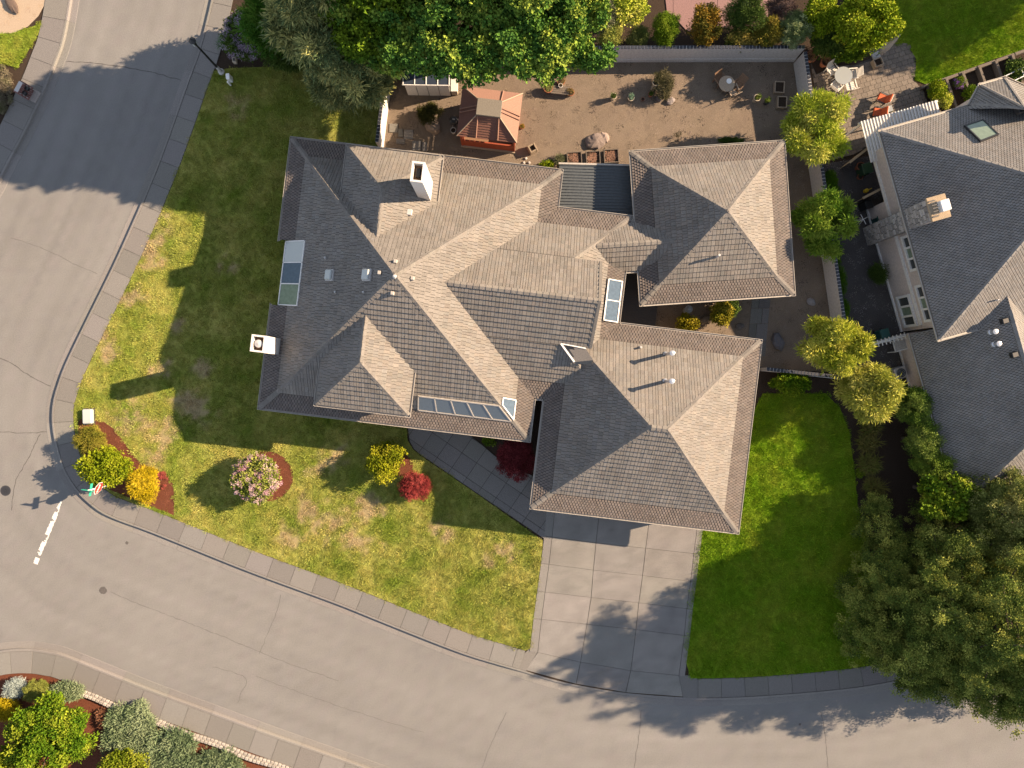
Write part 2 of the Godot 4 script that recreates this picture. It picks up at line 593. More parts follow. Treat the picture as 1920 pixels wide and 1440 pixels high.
	obj("tread", mm, M.black_iron, mh).set_meta("kind", "stuff")
	# oil spots
	for o in [[193, 1107, 0.24], [238, 1018, 0.1], [1500, 1358, 0.08]]:
		var om := MB.new()
		var pp := PackedVector2Array()
		var cc := at2(o[0], o[1])
		for i in 18:
			var an := TAU * i / 18.0
			pp.append(cc + Vector2(cos(an), sin(an)) * o[2] * (1.0 + 0.25 * n_mid.get_noise_2d(cos(an) * 90.0 + o[0], sin(an) * 90.0)))
		om.flat(pp, 0.004)
		setting("oil_spot", om, M.tar, "small dark stain on the asphalt")

func kerb_height(line_no: int, i: int) -> float:
	if line_no != 1:
		return 0.15
	var x := K1[i].x / SCALE + 960.0
	if x > 950.0 and K1[i].y > 10.0:
		if x < 985.0:
			return lerpf(0.16, 0.085, (x - 950.0) / 35.0)
		if x < 1290.0:
			return 0.085
		if x < 1325.0:
			return lerpf(0.085, 0.16, (x - 1290.0) / 35.0)
	return 0.16

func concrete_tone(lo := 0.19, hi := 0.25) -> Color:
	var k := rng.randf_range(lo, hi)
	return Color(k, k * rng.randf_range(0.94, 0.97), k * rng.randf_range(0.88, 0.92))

func build_kerb(line: PackedVector2Array, no: int, label: String) -> void:
	# gutter pan and kerb, cast in lengths of about three metres
	var root := thing("kerb", label, "kerb")
	root.set_meta("kind", "structure")
	var seg := 6
	var i := 0
	while i < line.size() - 1:
		var e := mini(i + seg, line.size() - 1)
		var mb := MB.new()
		var col := concrete_tone(0.26, 0.31)
		for k in range(i, e):
			var s0 := side_of(line, k); var s1 := side_of(line, k + 1)
			var h0 := kerb_height(no, k); var h1 := kerb_height(no, k + 1)
			var prof := [[-0.42, 0.0, 0.0], [-0.41, 0.012, 0.012], [0.0, 0.006, 0.006], [0.035, h0 - 0.012, h1 - 0.012], [0.055, h0, h1], [0.16, h0 + 0.003, h1 + 0.003], [0.163, -0.1, -0.1]]
			for j in prof.size() - 1:
				var p: Array = prof[j]; var q: Array = prof[j + 1]
				var g0 := 0.012 if k == i else 0.0
				var a := line[k].lerp(line[k + 1], g0 / 0.5)
				var hint := Vector3(-s0.x, 1.2, -s0.y) if j < prof.size() - 2 else Vector3(s0.x, 0.2, s0.y)
				mb.face([v3(a + s0 * p[0], p[1]), v3(line[k + 1] + s1 * p[0], p[2]), v3(line[k + 1] + s1 * q[0], q[2]), v3(a + s0 * q[0], q[1])], hint, col)
		obj("kerb_length", mb, M.concrete, root)
		i = e

func in_frame(p: Vector2, margin := 2.0) -> bool:
	return absf(p.x) < 32.4 + margin and absf(p.y) < 24.3 + margin

func build_sidewalk(line: PackedVector2Array, from_i: int, to_i: int, o0: float, o1: float, label: String, tone: Array) -> void:
	var root := thing("sidewalk", label, "sidewalk")
	root.set_meta("kind", "structure")
	var bed := MB.new()
	for i in range(from_i, to_i):
		var a := side_of(line, i); var b := side_of(line, i + 1)
		bed.face([v3(line[i] + a * (o0 - 0.01), 0.115), v3(line[i + 1] + b * (o0 - 0.01), 0.115), v3(line[i + 1] + b * (o1 + 0.02), 0.115), v3(line[i] + a * (o1 + 0.02), 0.115)], Vector3.UP)
	obj("bedding", bed, M.joint, root)
	var step := 3
	var i := from_i
	while i < to_i:
		var e := mini(i + step, to_i)
		var p := PackedVector2Array()
		var g := 0.011
		var la := line[i].lerp(line[i + 1], g / 0.5)
		var lb := line[e].lerp(line[e - 1], g / 0.5)
		p.append(la + side_of(line, i) * o0)
		for k in range(i + 1, e):
			p.append(line[k] + side_of(line, k) * o0)
		p.append(lb + side_of(line, e) * o0)
		p.append(lb + side_of(line, e) * o1)
		for k in range(e - 1, i, -1):
			p.append(line[k] + side_of(line, k) * o1)
		p.append(la + side_of(line, i) * o1)
		var mb := MB.new()
		mb.prism(p, 0.05, 0.142 + rng.randf_range(-0.004, 0.004), concrete_tone(tone[0], tone[1]), 0.0)
		obj("slab", mb, M.concrete, root)
		i = e

func slab_poly(root: Node3D, pts: PackedVector2Array, y: float, gap: float, tone: Color) -> void:
	var sh := Geometry2D.offset_polygon(pts, -gap)
	for s in sh:
		var mb := MB.new()
		mb.prism(s, y - 0.06, y + rng.randf_range(-0.003, 0.003), tone)
		obj("slab", mb, M.concrete, root)

func build_driveway() -> void:
	var R := [
		[[1046, 880], [1132, 891], [1226, 901], [1316, 911]],
		[[1041, 943], [1124, 954], [1218, 964], [1308, 974]],
		[[1035, 1006], [1117, 1017], [1210, 1027], [1300, 1037]],
		[[1029, 1057], [1112, 1068], [1204, 1078], [1294, 1089]],
		[[1022, 1109], [1108, 1119], [1197, 1129], [1287, 1140]],
		[[1015, 1160], [1100, 1169], [1192, 1179], [1282, 1190]],
		[[1008, 1222], [1088, 1240], [1182, 1256], [1272, 1265]],
		[[985, 1255], [1080, 1281], [1173, 1297], [1280, 1305]]]
	var ys := [0.14, 0.14, 0.14, 0.14, 0.14, 0.14, 0.13, 0.1]
	var root := thing("driveway", "wide pale concrete driveway of large slabs below the garage", "driveway")
	root.set_meta("kind", "structure")
	var bed := MB.new()
	for r in R.size() - 1:
		var la: Array = R[r][0]; var lb: Array = R[r][3]; var lc: Array = R[r + 1][3]; var ld: Array = R[r + 1][0]
		bed.face([at(la[0] - 16, la[1] - 2, 0) + Vector3(0, ys[r] - 0.03, 0), at(lb[0] + 12, lb[1] + 2, 0) + Vector3(0, ys[r] - 0.03, 0), at(lc[0] + 12, lc[1] + 2, 0) + Vector3(0, ys[r + 1] - 0.03, 0), at(ld[0] - 16, ld[1] - 2, 0) + Vector3(0, ys[r + 1] - 0.03, 0)], Vector3.UP)
	obj("bedding", bed, M.joint, root)
	for r in R.size() - 1:
		for k in 3:
			var mb := MB.new()
			var q := [R[r][k], R[r][k + 1], R[r + 1][k + 1], R[r + 1][k]]
			var y4 := [ys[r], ys[r], ys[r + 1], ys[r + 1]]
			var cen := at2((q[0][0] + q[2][0]) * 0.5, (q[0][1] + q[2][1]) * 0.5)
			var top := []
			var low := []
			for j in 4:
				var p2 := at2(q[j][0], q[j][1])
				p2 = p2 + (cen - p2).normalized() * 0.018
				top.append(v3(p2, y4[j])); low.append(v3(p2, y4[j] - 0.06))
			var tone := concrete_tone(0.25, 0.3)
			# weathering: each slab is stained and rubbed unevenly
			var g := 7
			for a in g:
				for b in g:
					var q4 := []
					for c in [[a, b], [a + 1, b], [a + 1, b + 1], [a, b + 1]]:
						q4.append(top[0].lerp(top[1], float(c[0]) / g).lerp(top[3].lerp(top[2], float(c[0]) / g), float(c[1]) / g))
					var k0 := mb.v.size()
					mb.face(q4, Vector3.UP)
					for w in range(k0, mb.v.size()):
						var pt := mb.v[w]
						var st := 1.0 + 0.2 * n_soft.get_noise_2d(pt.x * 30.0, pt.z * 30.0) + 0.14 * n_mid.get_noise_2d(pt.x * 80.0, pt.z * 80.0)
						mb.c[w] = Color(tone.r * st, tone.g * st, tone.b * st)
			for j in 4:
				var j2 := (j + 1) % 4
				mb.face([low[j], low[j2], top[j2], top[j]], (top[j] + top[j2]) * 0.5 - v3(cen, y4[j]), tone)
			obj("slab", mb, M.concrete, root)
	flare(root, [[956, 1250], [996, 1213], [1008, 1223], [986, 1259]])
	flare(root, [[1272, 1265], [1304, 1267], [1330, 1309], [1281, 1309]])
	for r in range(1, R.size() - 2):
		for side in 2:
			var a: Array = R[r][3 * side]; var b: Array = R[r + 1][3 * side]
			var w := -15.0 if side == 0 else 11.0
			var pts := PackedVector2Array([at2(a[0], a[1]), at2(a[0] + w, a[1] + w * 0.12), at2(b[0] + w, b[1] + w * 0.12), at2(b[0], b[1])])
			var sh := Geometry2D.offset_polygon(pts, -0.012)
			var mb := MB.new()
			mb.prism(sh[0], 0.07, 0.145, concrete_tone(0.25, 0.29))
			obj("border_strip", mb, M.concrete, root)

func flare(root: Node3D, q: Array) -> void:
	slab_poly(root, poly_at(q, 0.1), 0.112, 0.01, concrete_tone(0.21, 0.25))

func build_walkway() -> void:
	var root := thing("walkway", "dark shaded concrete slab walk leading from driveway to the front door", "walkway")
	root.set_meta("kind", "structure")
	var region := poly_at([[764, 800], [768, 828], [776, 842], [788, 852], [891, 923], [1021, 1011], [1038, 955], [1044, 915], [1000, 893], [932, 858], [882, 816], [860, 790], [770, 780]], 0.14)
	var bed := MB.new()
	bed.flat(region, 0.112)
	obj("bedding", bed, M.joint, root)
	var a := Vector2(0.826, 0.563)
	var b := Vector2(0.563, -0.826)
	var o := Vector2(788, 852)
	for j in range(-1, 5):
		var w0 := 0.0 if j < 0 else 13.0 + j * 33.5
		var w1 := 13.0 if j < 0 else 13.0 + (j + 1) * 33.5
		for i in range(-3, 10):
			var s0 := i * 33.5 - 4.0
			var s1 := s0 + 33.5
			var pts := PackedVector2Array()
			for q in [[s0, w0], [s1, w0], [s1, w1], [s0, w1]]:
				var p: Vector2 = o + a * q[0] + b * q[1]
				pts.append(at2(p.x, p.y, 0.14))
			for part in Geometry2D.intersect_polygons(pts, region):
				if absf(poly_area(part)) < 0.05:
					continue
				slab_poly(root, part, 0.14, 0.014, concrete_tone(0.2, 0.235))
func poly_area(p: PackedVector2Array) -> float:
	var s := 0.0
	for i in p.size():
		s += p[i].cross(p[(i + 1) % p.size()])
	return s * 0.5

# ---------------------------------------------------------------- lawns
var dry := [[275, 470, 34], [250, 560, 24], [300, 440, 30], [205, 650, 26], [330, 610, 14], [432, 500, 20], [455, 200, 26], [590, 960, 36], [640, 990, 34], [690, 950, 34], [665, 1015, 26], [820, 978, 20], [840, 1000, 14], [725, 1015, 9], [935, 1035, 20], [960, 1030, 16], [920, 1055, 14], [350, 760, 26], [375, 770, 30], [320, 800, 40], [240, 780, 30], [545, 1000, 24], [600, 870, 22], [640, 850, 18], [285, 860, 18], [380, 690, 18], [300, 690, 20]]
func lawn_color(p: Vector2, lush: float) -> Color:
	var a := n_soft.get_noise_2d(p.x * 14.0, p.y * 14.0)
	var b := n_mid.get_noise_2d(p.x * 22.0 + 50.0, p.y * 22.0)
	var c := n_mid.get_noise_2d(p.x * 70.0, p.y * 70.0 + 90.0)
	var t := clampf(0.5 - lush * 0.32 + a * 0.38 + b * 0.3 + c * 0.22, 0.0, 1.0)
	var green := Color(0.2, 0.285, 0.035).lerp(Color(0.19, 0.33, 0.018), lush)
	var straw := Color(0.48, 0.44, 0.13).lerp(Color(0.38, 0.42, 0.05), lush)
	var col := green.lerp(straw, t)
	if lush < 0.5:
		var d := 0.0
		var pp := p / SCALE + Vector2(960, 720)
		for q in dry:
			var k: float = pp.distance_to(Vector2(q[0], q[1])) / q[2]
			if k < 1.3:
				d = maxf(d, clampf((1.15 - k) * 1.3 + b * 1.3 + c * 1.5 - 0.15, 0.0, 1.0))
		col = col.lerp(Color(0.46, 0.35, 0.22), d * 0.8)
	return col

var blade_mesh: Array = []
func make_blades() -> void:
	for variant in 3:
		var mb := MB.new()
		for i in 46:
			var o := Vector3(rng.randf_range(-1, 1), 0, rng.randf_range(-1, 1)) * 0.13
			var an := rng.randf() * TAU
			var w := rng.randf_range(0.007, 0.013)
			var h := rng.randf_range(0.04, 0.095)
			var lean := Vector3(rng.randf_range(-1, 1), 0, rng.randf_range(-1, 1)) * h * 0.75
			var sd := Vector3(cos(an), 0, sin(an)) * w
			var hint := Vector3(-sin(an), 0.5, cos(an))
			mb.face([o - sd, o + sd, o + Vector3(0, h, 0) + lean], hint, Color.WHITE.darkened(rng.randf() * 0.35))
		blade_mesh.append(mb.mesh())

func build_lawn(label: String, outer: PackedVector2Array, holes: Array, lush: float, y := 0.12, spacing := 0.165) -> void:
	# the turf sheet, coloured by what grows there, then real blades standing in it
	var mb := MB.new()
	var lo := outer[0]; var hi := outer[0]
	for p in outer:
		lo = lo.min(p); hi = hi.max(p)
	var cell := 0.4
	var x := lo.x
	while x < hi.x:
		var z := lo.y
		while z < hi.y:
			var sq := PackedVector2Array([Vector2(x, z), Vector2(x + cell, z), Vector2(x + cell, z + cell), Vector2(x, z + cell)])
			var inside := 0
			for p in sq:
				if Geometry2D.is_point_in_polygon(p, outer):
					inside += 1
			var parts: Array = []
			if inside == 4:
				parts = [sq]
			elif inside > 0 or Geometry2D.is_point_in_polygon(Vector2(x + cell * 0.5, z + cell * 0.5), outer):
				parts = Geometry2D.intersect_polygons(sq, outer)
			for part in parts:
				var k := mb.v.size()
				if part.size() == 4:
					mb.face([v3(part[0], y), v3(part[1], y), v3(part[2], y), v3(part[3], y)], Vector3.UP)
				else:
					mb.flat(part, y)
				for q in range(k, mb.v.size()):
					mb.c[q] = lawn_color(Vector2(mb.v[q].x, mb.v[q].z), lush)
			z += cell
		x += cell
	var o := setting("lawn", mb, M.lawn, label)
	var places := [[], [], []]
	var cols := [[], [], []]
	x = lo.x
	while x < hi.x:
		var z := lo.y
		while z < hi.y:
			var p := Vector2(x + rng.randf_range(-0.5, 0.5) * spacing, z + rng.randf_range(-0.5, 0.5) * spacing)
			z += spacing
			if not in_frame(p, 1.0) or not Geometry2D.is_point_in_polygon(p, outer):
				continue
			var blocked := false
			for hole in holes:
				if Geometry2D.is_point_in_polygon(p, hole):
					blocked = true
					break
			if blocked:
				continue
			var col := lawn_color(p, lush)
			var dryness := clampf((col.r / maxf(col.g, 0.01) - 0.75) * 1.6, 0.0, 1.0)
			if rng.randf() < dryness * 0.55:
				continue
			var k := rng.randi() % 3
			var sc := rng.randf_range(0.75, 1.25) * (1.5 if rng.randf() < 0.15 else 1.0)
			places[k].append(Transform3D(Basis(Vector3.UP, rng.randf() * TAU).scaled(Vector3(sc, sc * rng.randf_range(0.7, 1.35) * (1.0 - dryness * 0.3), sc)), v3(p, y)))
			var j := rng.randf_range(0.8, 1.4)
			cols[k].append(Color(col.r * j * rng.randf_range(0.9, 1.1), col.g * j, col.b * j))
		x += spacing
	for k in 3:
		multi("grass", blade_mesh[k], M.blade, places[k], cols[k], o)

func multi(called: String, mesh: Mesh, m: Material, places: Array, cols: Array, parent: Node) -> MultiMeshInstance3D:
	var mm := MultiMesh.new()
	mm.transform_format = MultiMesh.TRANSFORM_3D
	mm.use_colors = true
	mm.mesh = mesh
	mm.instance_count = places.size()
	for i in places.size():
		mm.set_instance_transform(i, places[i])
		mm.set_instance_color(i, cols[i])
	var o := MultiMeshInstance3D.new()
	o.multimesh = mm
	o.material_override = m
	put(o, called, parent)
	o.set_meta("kind", "stuff")
	return o

var bed_corner: PackedVector2Array
var bed_rhodo: PackedVector2Array
var bed_gold: PackedVector2Array
func ellipse_at(px: float, py: float, rx: float, ry: float, k := 24) -> PackedVector2Array:
	var r := PackedVector2Array()
	for i in k:
		var a := TAU * i / k
		r.append(at2(px + cos(a) * rx, py + sin(a) * ry, 0.12))
	return r

func build_lots() -> void:
	# earth under everything that is not paved
	var g := MB.new()
	g.flat(PackedVector2Array([Vector2(-900, -900), Vector2(900, -900), Vector2(900, 900), Vector2(-900, 900)]), -0.14, Color(0.09, 0.12, 0.03))
	setting("ground", g, M.lawn, "open ground stretching away around the streets")
	var e := MB.new()
	var la := shifted(K1, 0.16); la.append_array(PackedVector2Array([Vector2(46, K1[K1.size() - 1].y), Vector2(46, -36), Vector2(K1[0].x, -36)]))
	e.flat(la, 0.075)
	setting("garden_soil", e, M.soil, "dark garden soil around the house")
	e = MB.new()
	var lb := shifted(K2, 0.16); lb.append_array(PackedVector2Array([Vector2(K2[K2.size() - 1].x, -36), Vector2(-46, -36), Vector2(-46, K2[0].y)]))
	e.flat(lb, 0.075)
	setting("garden_soil", e, M.soil, "soil beyond the sidewalk in the top left corner")
	e = MB.new()
	var lc := shifted(K3, 0.16); lc.append_array(PackedVector2Array([Vector2(K3[K3.size() - 1].x, 36), Vector2(K3[0].x, 36)]))
	e.flat(lc, 0.075)
	setting("bark_mulch", e, M.mulch, "reddish bark mulch under the bottom left planting")
	build_kerb(K1, 1, "concrete kerb and gutter curving round the corner lot")
	build_kerb(K2, 2, "concrete kerb and gutter along the far side of the left street")
	build_kerb(K3, 3, "concrete kerb and gutter round the bottom left garden")
	# sidewalks
	var i_left := 0
	var i_right := 0
	for i in K1.size():
		var x := K1[i].x / SCALE + 960.0
		if K1[i].y > 10.0:
			if x < 982.0:
				i_left = i
			if x < 1296.0:
				i_right = i + 1
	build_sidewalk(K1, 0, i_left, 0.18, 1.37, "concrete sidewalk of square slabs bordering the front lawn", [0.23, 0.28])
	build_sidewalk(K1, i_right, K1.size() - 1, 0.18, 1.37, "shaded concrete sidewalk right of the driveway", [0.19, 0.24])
	build_sidewalk(K2, 0, K2.size() - 1, 0.18, 1.62, "concrete sidewalk on the far side of the left street", [0.22, 0.26])
	build_sidewalk(K3, 0, K3.size() - 1, 0.18, 1.55, "weathered concrete sidewalk beside the bottom left garden", [0.23, 0.29])
	build_driveway()
	build_walkway()
	# mulch beds
	bed_corner = poly_at([[146, 792], [150, 786], [172, 784], [195, 791], [215, 805], [230, 825], [245, 847], [262, 867], [295, 880], [312, 890], [324, 906], [327, 935], [326, 966], [280, 948], [240, 932], [205, 918], [178, 897], [160, 870], [148, 830]], 0.12)
	bed_rhodo = ellipse_at(500, 893, 50, 47)
	bed_gold = ellipse_at(745, 872, 30, 22)
	for b in [[bed_corner, "red bark mulch bed on the street corner"], [bed_rhodo, "round red mulch bed under the pink rhododendron"], [bed_gold, "small mulch patch between the gold and red shrubs"]]:
		var mb := MB.new()
		mb.flat(b[0], 0.128)
		var o := setting("mulch_bed", mb, M.mulch, b[1])
		scatter_chips(o, b[0], 0.13, 130.0, Color(0.19, 0.065, 0.035))
	# lawns
	var w := shifted(K1, 1.4)
	var front := PackedVector2Array()
	for p in w:
		var q := p / SCALE + Vector2(960, 720)
		if q.y > 128.0 and q.x < 996.0:
			front.append(p)
	front.append_array(poly_at([[998, 1214], [1001, 1160], [1007, 1109], [1014, 1057], [1018, 1014], [891, 924], [786, 853], [774, 842], [764, 825], [762, 800], [720, 700], [600, 640], [560, 500], [590, 300], [700, 292], [709, 272], [734, 140], [640, 120], [430, 128]], 0.12))
	build_lawn("patchy front lawn with straw coloured dry spots round the house", front, [bed_corner, bed_rhodo, bed_gold], 0.0)
	var w2 := PackedVector2Array()
	for p in w:
		var q := p / SCALE + Vector2(960, 720)
		if q.x > 1284.0 and q.x < 1640.0 and q.y > 1000.0:
			w2.append(p)
	w2.append_array(poly_at([[1640, 1100], [1622, 1000], [1608, 950], [1603, 890], [1592, 810], [1575, 765], [1548, 738], [1430, 738], [1400, 800], [1360, 900], [1320, 960], [1303, 1040], [1299, 1100], [1291, 1160], [1283, 1230]], 0.12))
	build_lawn("lush green side lawn right of the driveway", w2, [], 1.0)
	build_lawn("lush neighbouring back lawn in the top right corner", poly_at([[1560, -120], [1590, 40], [1640, 90], [1700, 80], [1718, 112], [1716, 150], [1735, 158], [1790, 140], [1860, 112], [1930, 90], [2100, 40], [2100, -120]], 0.1), [], 0.95)
	build_lawn("small grass patch at the top left corner", poly_at([[-60, 60], [-20, 64], [20, 63], [55, 52], [84, 40], [60, 84], [32, 128], [20, 122], [-60, 110]], 0.12), [], 0.45)
	# gravel yard behind the house, walled in
	var gy := MB.new()
	var yard := poly_at([[738, 118], [1496, 104], [1592, 700], [1420, 690], [1300, 660], [1150, 620], [900, 420], [700, 300], [709, 274]], 0.1)
	fine_sheet(gy, yard, 0.1, 0.5, Color(0.29, 0.232, 0.18), 0.14)
	var gv := setting("gravel_yard", gy, M.gravel, "brown pea gravel yard behind the house")
	scatter_chips(gv, yard, 0.1, 70.0, Color(0.24, 0.188, 0.143), 0.03)
	scatter_chips(gv, yard, 0.1, 14.0, Color(0.1, 0.075, 0.055), 0.045)
	# dark river gravel between the wall and the neighbouring house
	var sg := MB.new()
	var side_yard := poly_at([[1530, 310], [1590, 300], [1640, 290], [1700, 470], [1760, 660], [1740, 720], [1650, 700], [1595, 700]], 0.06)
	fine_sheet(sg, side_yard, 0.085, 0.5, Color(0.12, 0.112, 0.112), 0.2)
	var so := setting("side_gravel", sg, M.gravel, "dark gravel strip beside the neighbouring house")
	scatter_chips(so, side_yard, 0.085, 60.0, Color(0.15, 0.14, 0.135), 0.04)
	# planting strip east of the side lawn
	var ps := MB.new()
	ps.flat(poly_at([[1548, 738], [1575, 765], [1592, 810], [1603, 890], [1608, 950], [1622, 1000], [1700, 1000], [1680, 860], [1640, 760], [1600, 715], [1440, 700], [1430, 736]], 0.1), 0.1)
	setting("planting_strip", ps, M.soil, "dark planting strip right of the side lawn")
	var cp := MB.new()
	cp.flat(poly_at([[-60, 55], [-10, 63], [25, 62], [52, 50], [72, 30], [84, 8], [90, -40], [-60, -40]], 0.1), 0.1)
	var sandy := setting("gravel_bed", cp, M.pale_wood, "tan gravel bed in the top left corner")
	scatter_chips(sandy, poly_at([[-10, 60], [25, 62], [52, 50], [72, 30], [84, 8], [90, -20], [-10, -20]], 0.1), 0.1, 50.0, Color(0.36, 0.26, 0.18), 0.035)

func fine_sheet(mb: MB, outer: PackedVector2Array, y: float, cell: float, base: Color, vary: float) -> void:
	var lo := outer[0]; var hi := outer[0]
	for p in outer:
		lo = lo.min(p); hi = hi.max(p)
	var x := lo.x
	while x < hi.x:
		var z := lo.y
		while z < hi.y:
			var sq := PackedVector2Array([Vector2(x, z), Vector2(x + cell, z), Vector2(x + cell, z + cell), Vector2(x, z + cell)])
			for part in Geometry2D.intersect_polygons(sq, outer):
				var k := mb.v.size()
				mb.flat(part, y)
				for q in range(k, mb.v.size()):
					var t := 1.0 + vary * (n_soft.get_noise_2d(mb.v[q].x * 20.0, mb.v[q].z * 20.0) + 0.7 * n_mid.get_noise_2d(mb.v[q].x * 60.0, mb.v[q].z * 60.0))
					mb.c[q] = Color(base.r * t, base.g * t, base.b * t)
			z += cell
		x += cell

var chip_mesh: Array = []
func make_chips() -> void:
	for variant in 2:
		var mb := MB.new()
		for i in 14:
			var o := Vector3(rng.randf_range(-1, 1), 0, rng.randf_range(-1, 1)) * 4.5
			var b := Basis(Vector3(rng.randf() - 0.5, 1, rng.randf() - 0.5).normalized(), rng.randf() * TAU)
			var s := Vector3(rng.randf_range(0.5, 1.2), rng.randf_range(0.35, 0.6), rng.randf_range(0.4, 0.9))
			var col := Color.WHITE.darkened(rng.randf() * 0.4)
			var top := o + b * Vector3(0, s.y, 0)
			var ring := []
			for k in 4:
				ring.append(o + b * Vector3(cos(TAU * k / 4.0) * s.x, 0.05, sin(TAU * k / 4.0) * s.z))
			for k in 4:
				mb.face([top, ring[k], ring[(k + 1) % 4]], (ring[k] + ring[(k + 1) % 4]) * 0.5 - o + Vector3.UP * 0.3, col)
		chip_mesh.append(mb.mesh())
func scatter_chips(parent: Node, outer: PackedVector2Array, y: float, per_m2: float, base: Color, size := 0.03) -> void:
	var lo := outer[0]; var hi := outer[0]
	for p in outer:
		lo = lo.min(p); hi = hi.max(p)
	var count := int((hi.x - lo.x) * (hi.y - lo.y) * per_m2 / 14.0)
	var places := [[], []]
	var cols := [[], []]
	for i in count:
		var p := Vector2(rng.randf_range(lo.x, hi.x), rng.randf_range(lo.y, hi.y))
		if not Geometry2D.is_point_in_polygon(p, outer) or not in_frame(p, 0.5):
			continue
		var k := rng.randi() % 2
		var s := size * rng.randf_range(0.6, 1.3)
		places[k].append(Transform3D(Basis(Vector3.UP, rng.randf() * TAU).scaled(Vector3.ONE * s), v3(p, y)))
		var j := rng.randf_range(0.65, 1.35)
		cols[k].append(Color(base.r * j, base.g * j, base.b * j * rng.randf_range(0.9, 1.1)))
	for k in 2:
		if places[k].size() > 0:
			multi("gravel", chip_mesh[k], M.pebble, places[k], cols[k], parent)

# ---------------------------------------------------------------- roofs
class Roof:
	var under: MB
	var field: MB
	var eaves: MB
	var caps: MB
	var gutter: MB
	var fascia: MB
	var node: Node3D
	var xf: Transform3D
	var tiles := []
const TILE_W := [0.14, 0.17, 0.2, 0.23]

func inside_convex(p: Vector2, poly: PackedVector2Array, sgn: float) -> bool:
	for i in poly.size():
		if (poly[(i + 1) % poly.size()] - poly[i]).cross(p - poly[i]) * sgn < -1e-6:
			return false
	return true

func roof_face(rf: Roof, mb: MB, poly: Array, e0: Vector2, up: Vector2, h0: float, slope: float, style: Dictionary) -> void:
	# lays courses of single shingles over one roof plane; poly is its convex plan outline
	var along := Vector2(-up.y, up.x)
	var ts := PackedVector2Array()
	var under := []
	for p in poly:
		var d: Vector2 = p - e0
		ts.append(Vector2(d.dot(along), d.dot(up)))
		under.append(Vector3(p.x, h0 + slope * d.dot(up), p.y))
	rf.under.face(under, Vector3.UP)
	var sgn := signf(poly_area(ts))
	var w_up := rf.xf.basis * Vector3(up.x, 0, up.y)
	var columns: bool = style.random and absf(w_up.z) > absf(w_up.x)
	var seq := []
	for i in 64:
		seq.append(rng.randi() % 4)
	var lo := ts[0]; var hi := ts[0]
	for p in ts:
		lo = lo.min(p); hi = hi.max(p)
	var ds: float = style.exposure / sqrt(1.0 + slope * slope)
	var k := 0
	var s := lo.y
	var pos := func(q: Vector2, lift: float) -> Vector3:
		var w: Vector2 = e0 + along * q.x + up * q.y
		return Vector3(w.x, h0 + slope * q.y + lift, w.y)
	while s < hi.y - 0.01:
		var s1 := minf(s + ds, hi.y)
		var t: float = lo.x - style.width * (0.5 if k % 2 == 1 else 0.0) - (rng.randf() * 0.3 if style.random else 0.0)
		if columns:
			t = lo.x
		var ci := 0
		while t < hi.x:
			var wi: int = seq[ci % 64] if columns else rng.randi() % 4
			ci += 1
			var w: float = TILE_W[wi] * style.width / 0.185 if style.random else style.width
			var g: float = style.gap * 0.5
			var rect := PackedVector2Array([Vector2(t + g, s), Vector2(t + w - g, s), Vector2(t + w - g, s1), Vector2(t + g, s1)])
			t += w
			var all_in := true
			for p in rect:
				if not inside_convex(p, ts, sgn):
					all_in = false
					break
			var parts: Array = [rect] if all_in else Geometry2D.intersect_polygons(rect, ts)
			if parts.is_empty():
				continue
			var thick: float = style.thick * (rng.randf_range(0.9, 1.1) * (1.07 if ci % 2 == 0 else 0.93) if columns else rng.randf_range(0.7, 1.25))
			var top_lift: float = style.thick * 0.05
			var j := rng.randf_range(1.0 - style.vary, 1.0 + style.vary * 0.8)
			var tp: Vector2 = e0 + along * t + up * s
			j *= 1.0 + 0.16 * n_soft.get_noise_2d(tp.x * 30.0 + h0 * 90.0, tp.y * 30.0) + 0.12 * n_mid.get_noise_2d(tp.x * 90.0, tp.y * 90.0 + h0 * 50.0)
			if rng.randf() < 0.05:
				j *= 0.88
			var base: Color = style.color
			var warm := rng.randf_range(-0.03, 0.03)
			var col := Color(base.r * j * (1.0 + warm), base.g * j, base.b * j * (1.0 - warm))
			if all_in and style.random and s1 - s > ds * 0.99:
				rf.tiles.append([pos.call(Vector2(t - w * 0.5, s), 0.0), wi, along, up, slope, col, thick, parts[0], mb.v.size(), s, s1])
				var rec: Array = rf.tiles[-1]
				emit_tile(mb, parts[0], pos, s, s1, thick, top_lift, col)
				rec.append(mb.v.size())
				continue
			for part in parts:
				if absf(poly_area(part)) > 0.0004:
					emit_tile(mb, part, pos, s, s1, thick, top_lift, col)
		s = s1
		k += 1

func emit_tile(mb: MB, part: PackedVector2Array, pos: Callable, s: float, s1: float, thick: float, top_lift: float, col: Color) -> void:
	var top := []
	var cen := Vector2.ZERO
	for p in part:
		cen += p
		top.append(pos.call(p, lerpf(thick, top_lift, (p.y - s) / maxf(s1 - s, 0.001))))
	cen /= part.size()
	mb.face(top, Vector3.UP, col)
	var c3: Vector3 = pos.call(cen, 0.0)
	for i in part.size():
		var a := part[i]
		var b := part[(i + 1) % part.size()]
		if absf(a.y - s1) < 0.001 and absf(b.y - s1) < 0.001:
			continue
		var la: Vector3 = pos.call(a, 0.0)
		var lb: Vector3 = pos.call(b, 0.0)
		mb.face([la, lb, top[(i + 1) % part.size()], top[i]], (la + lb) * 0.5 - c3, col)

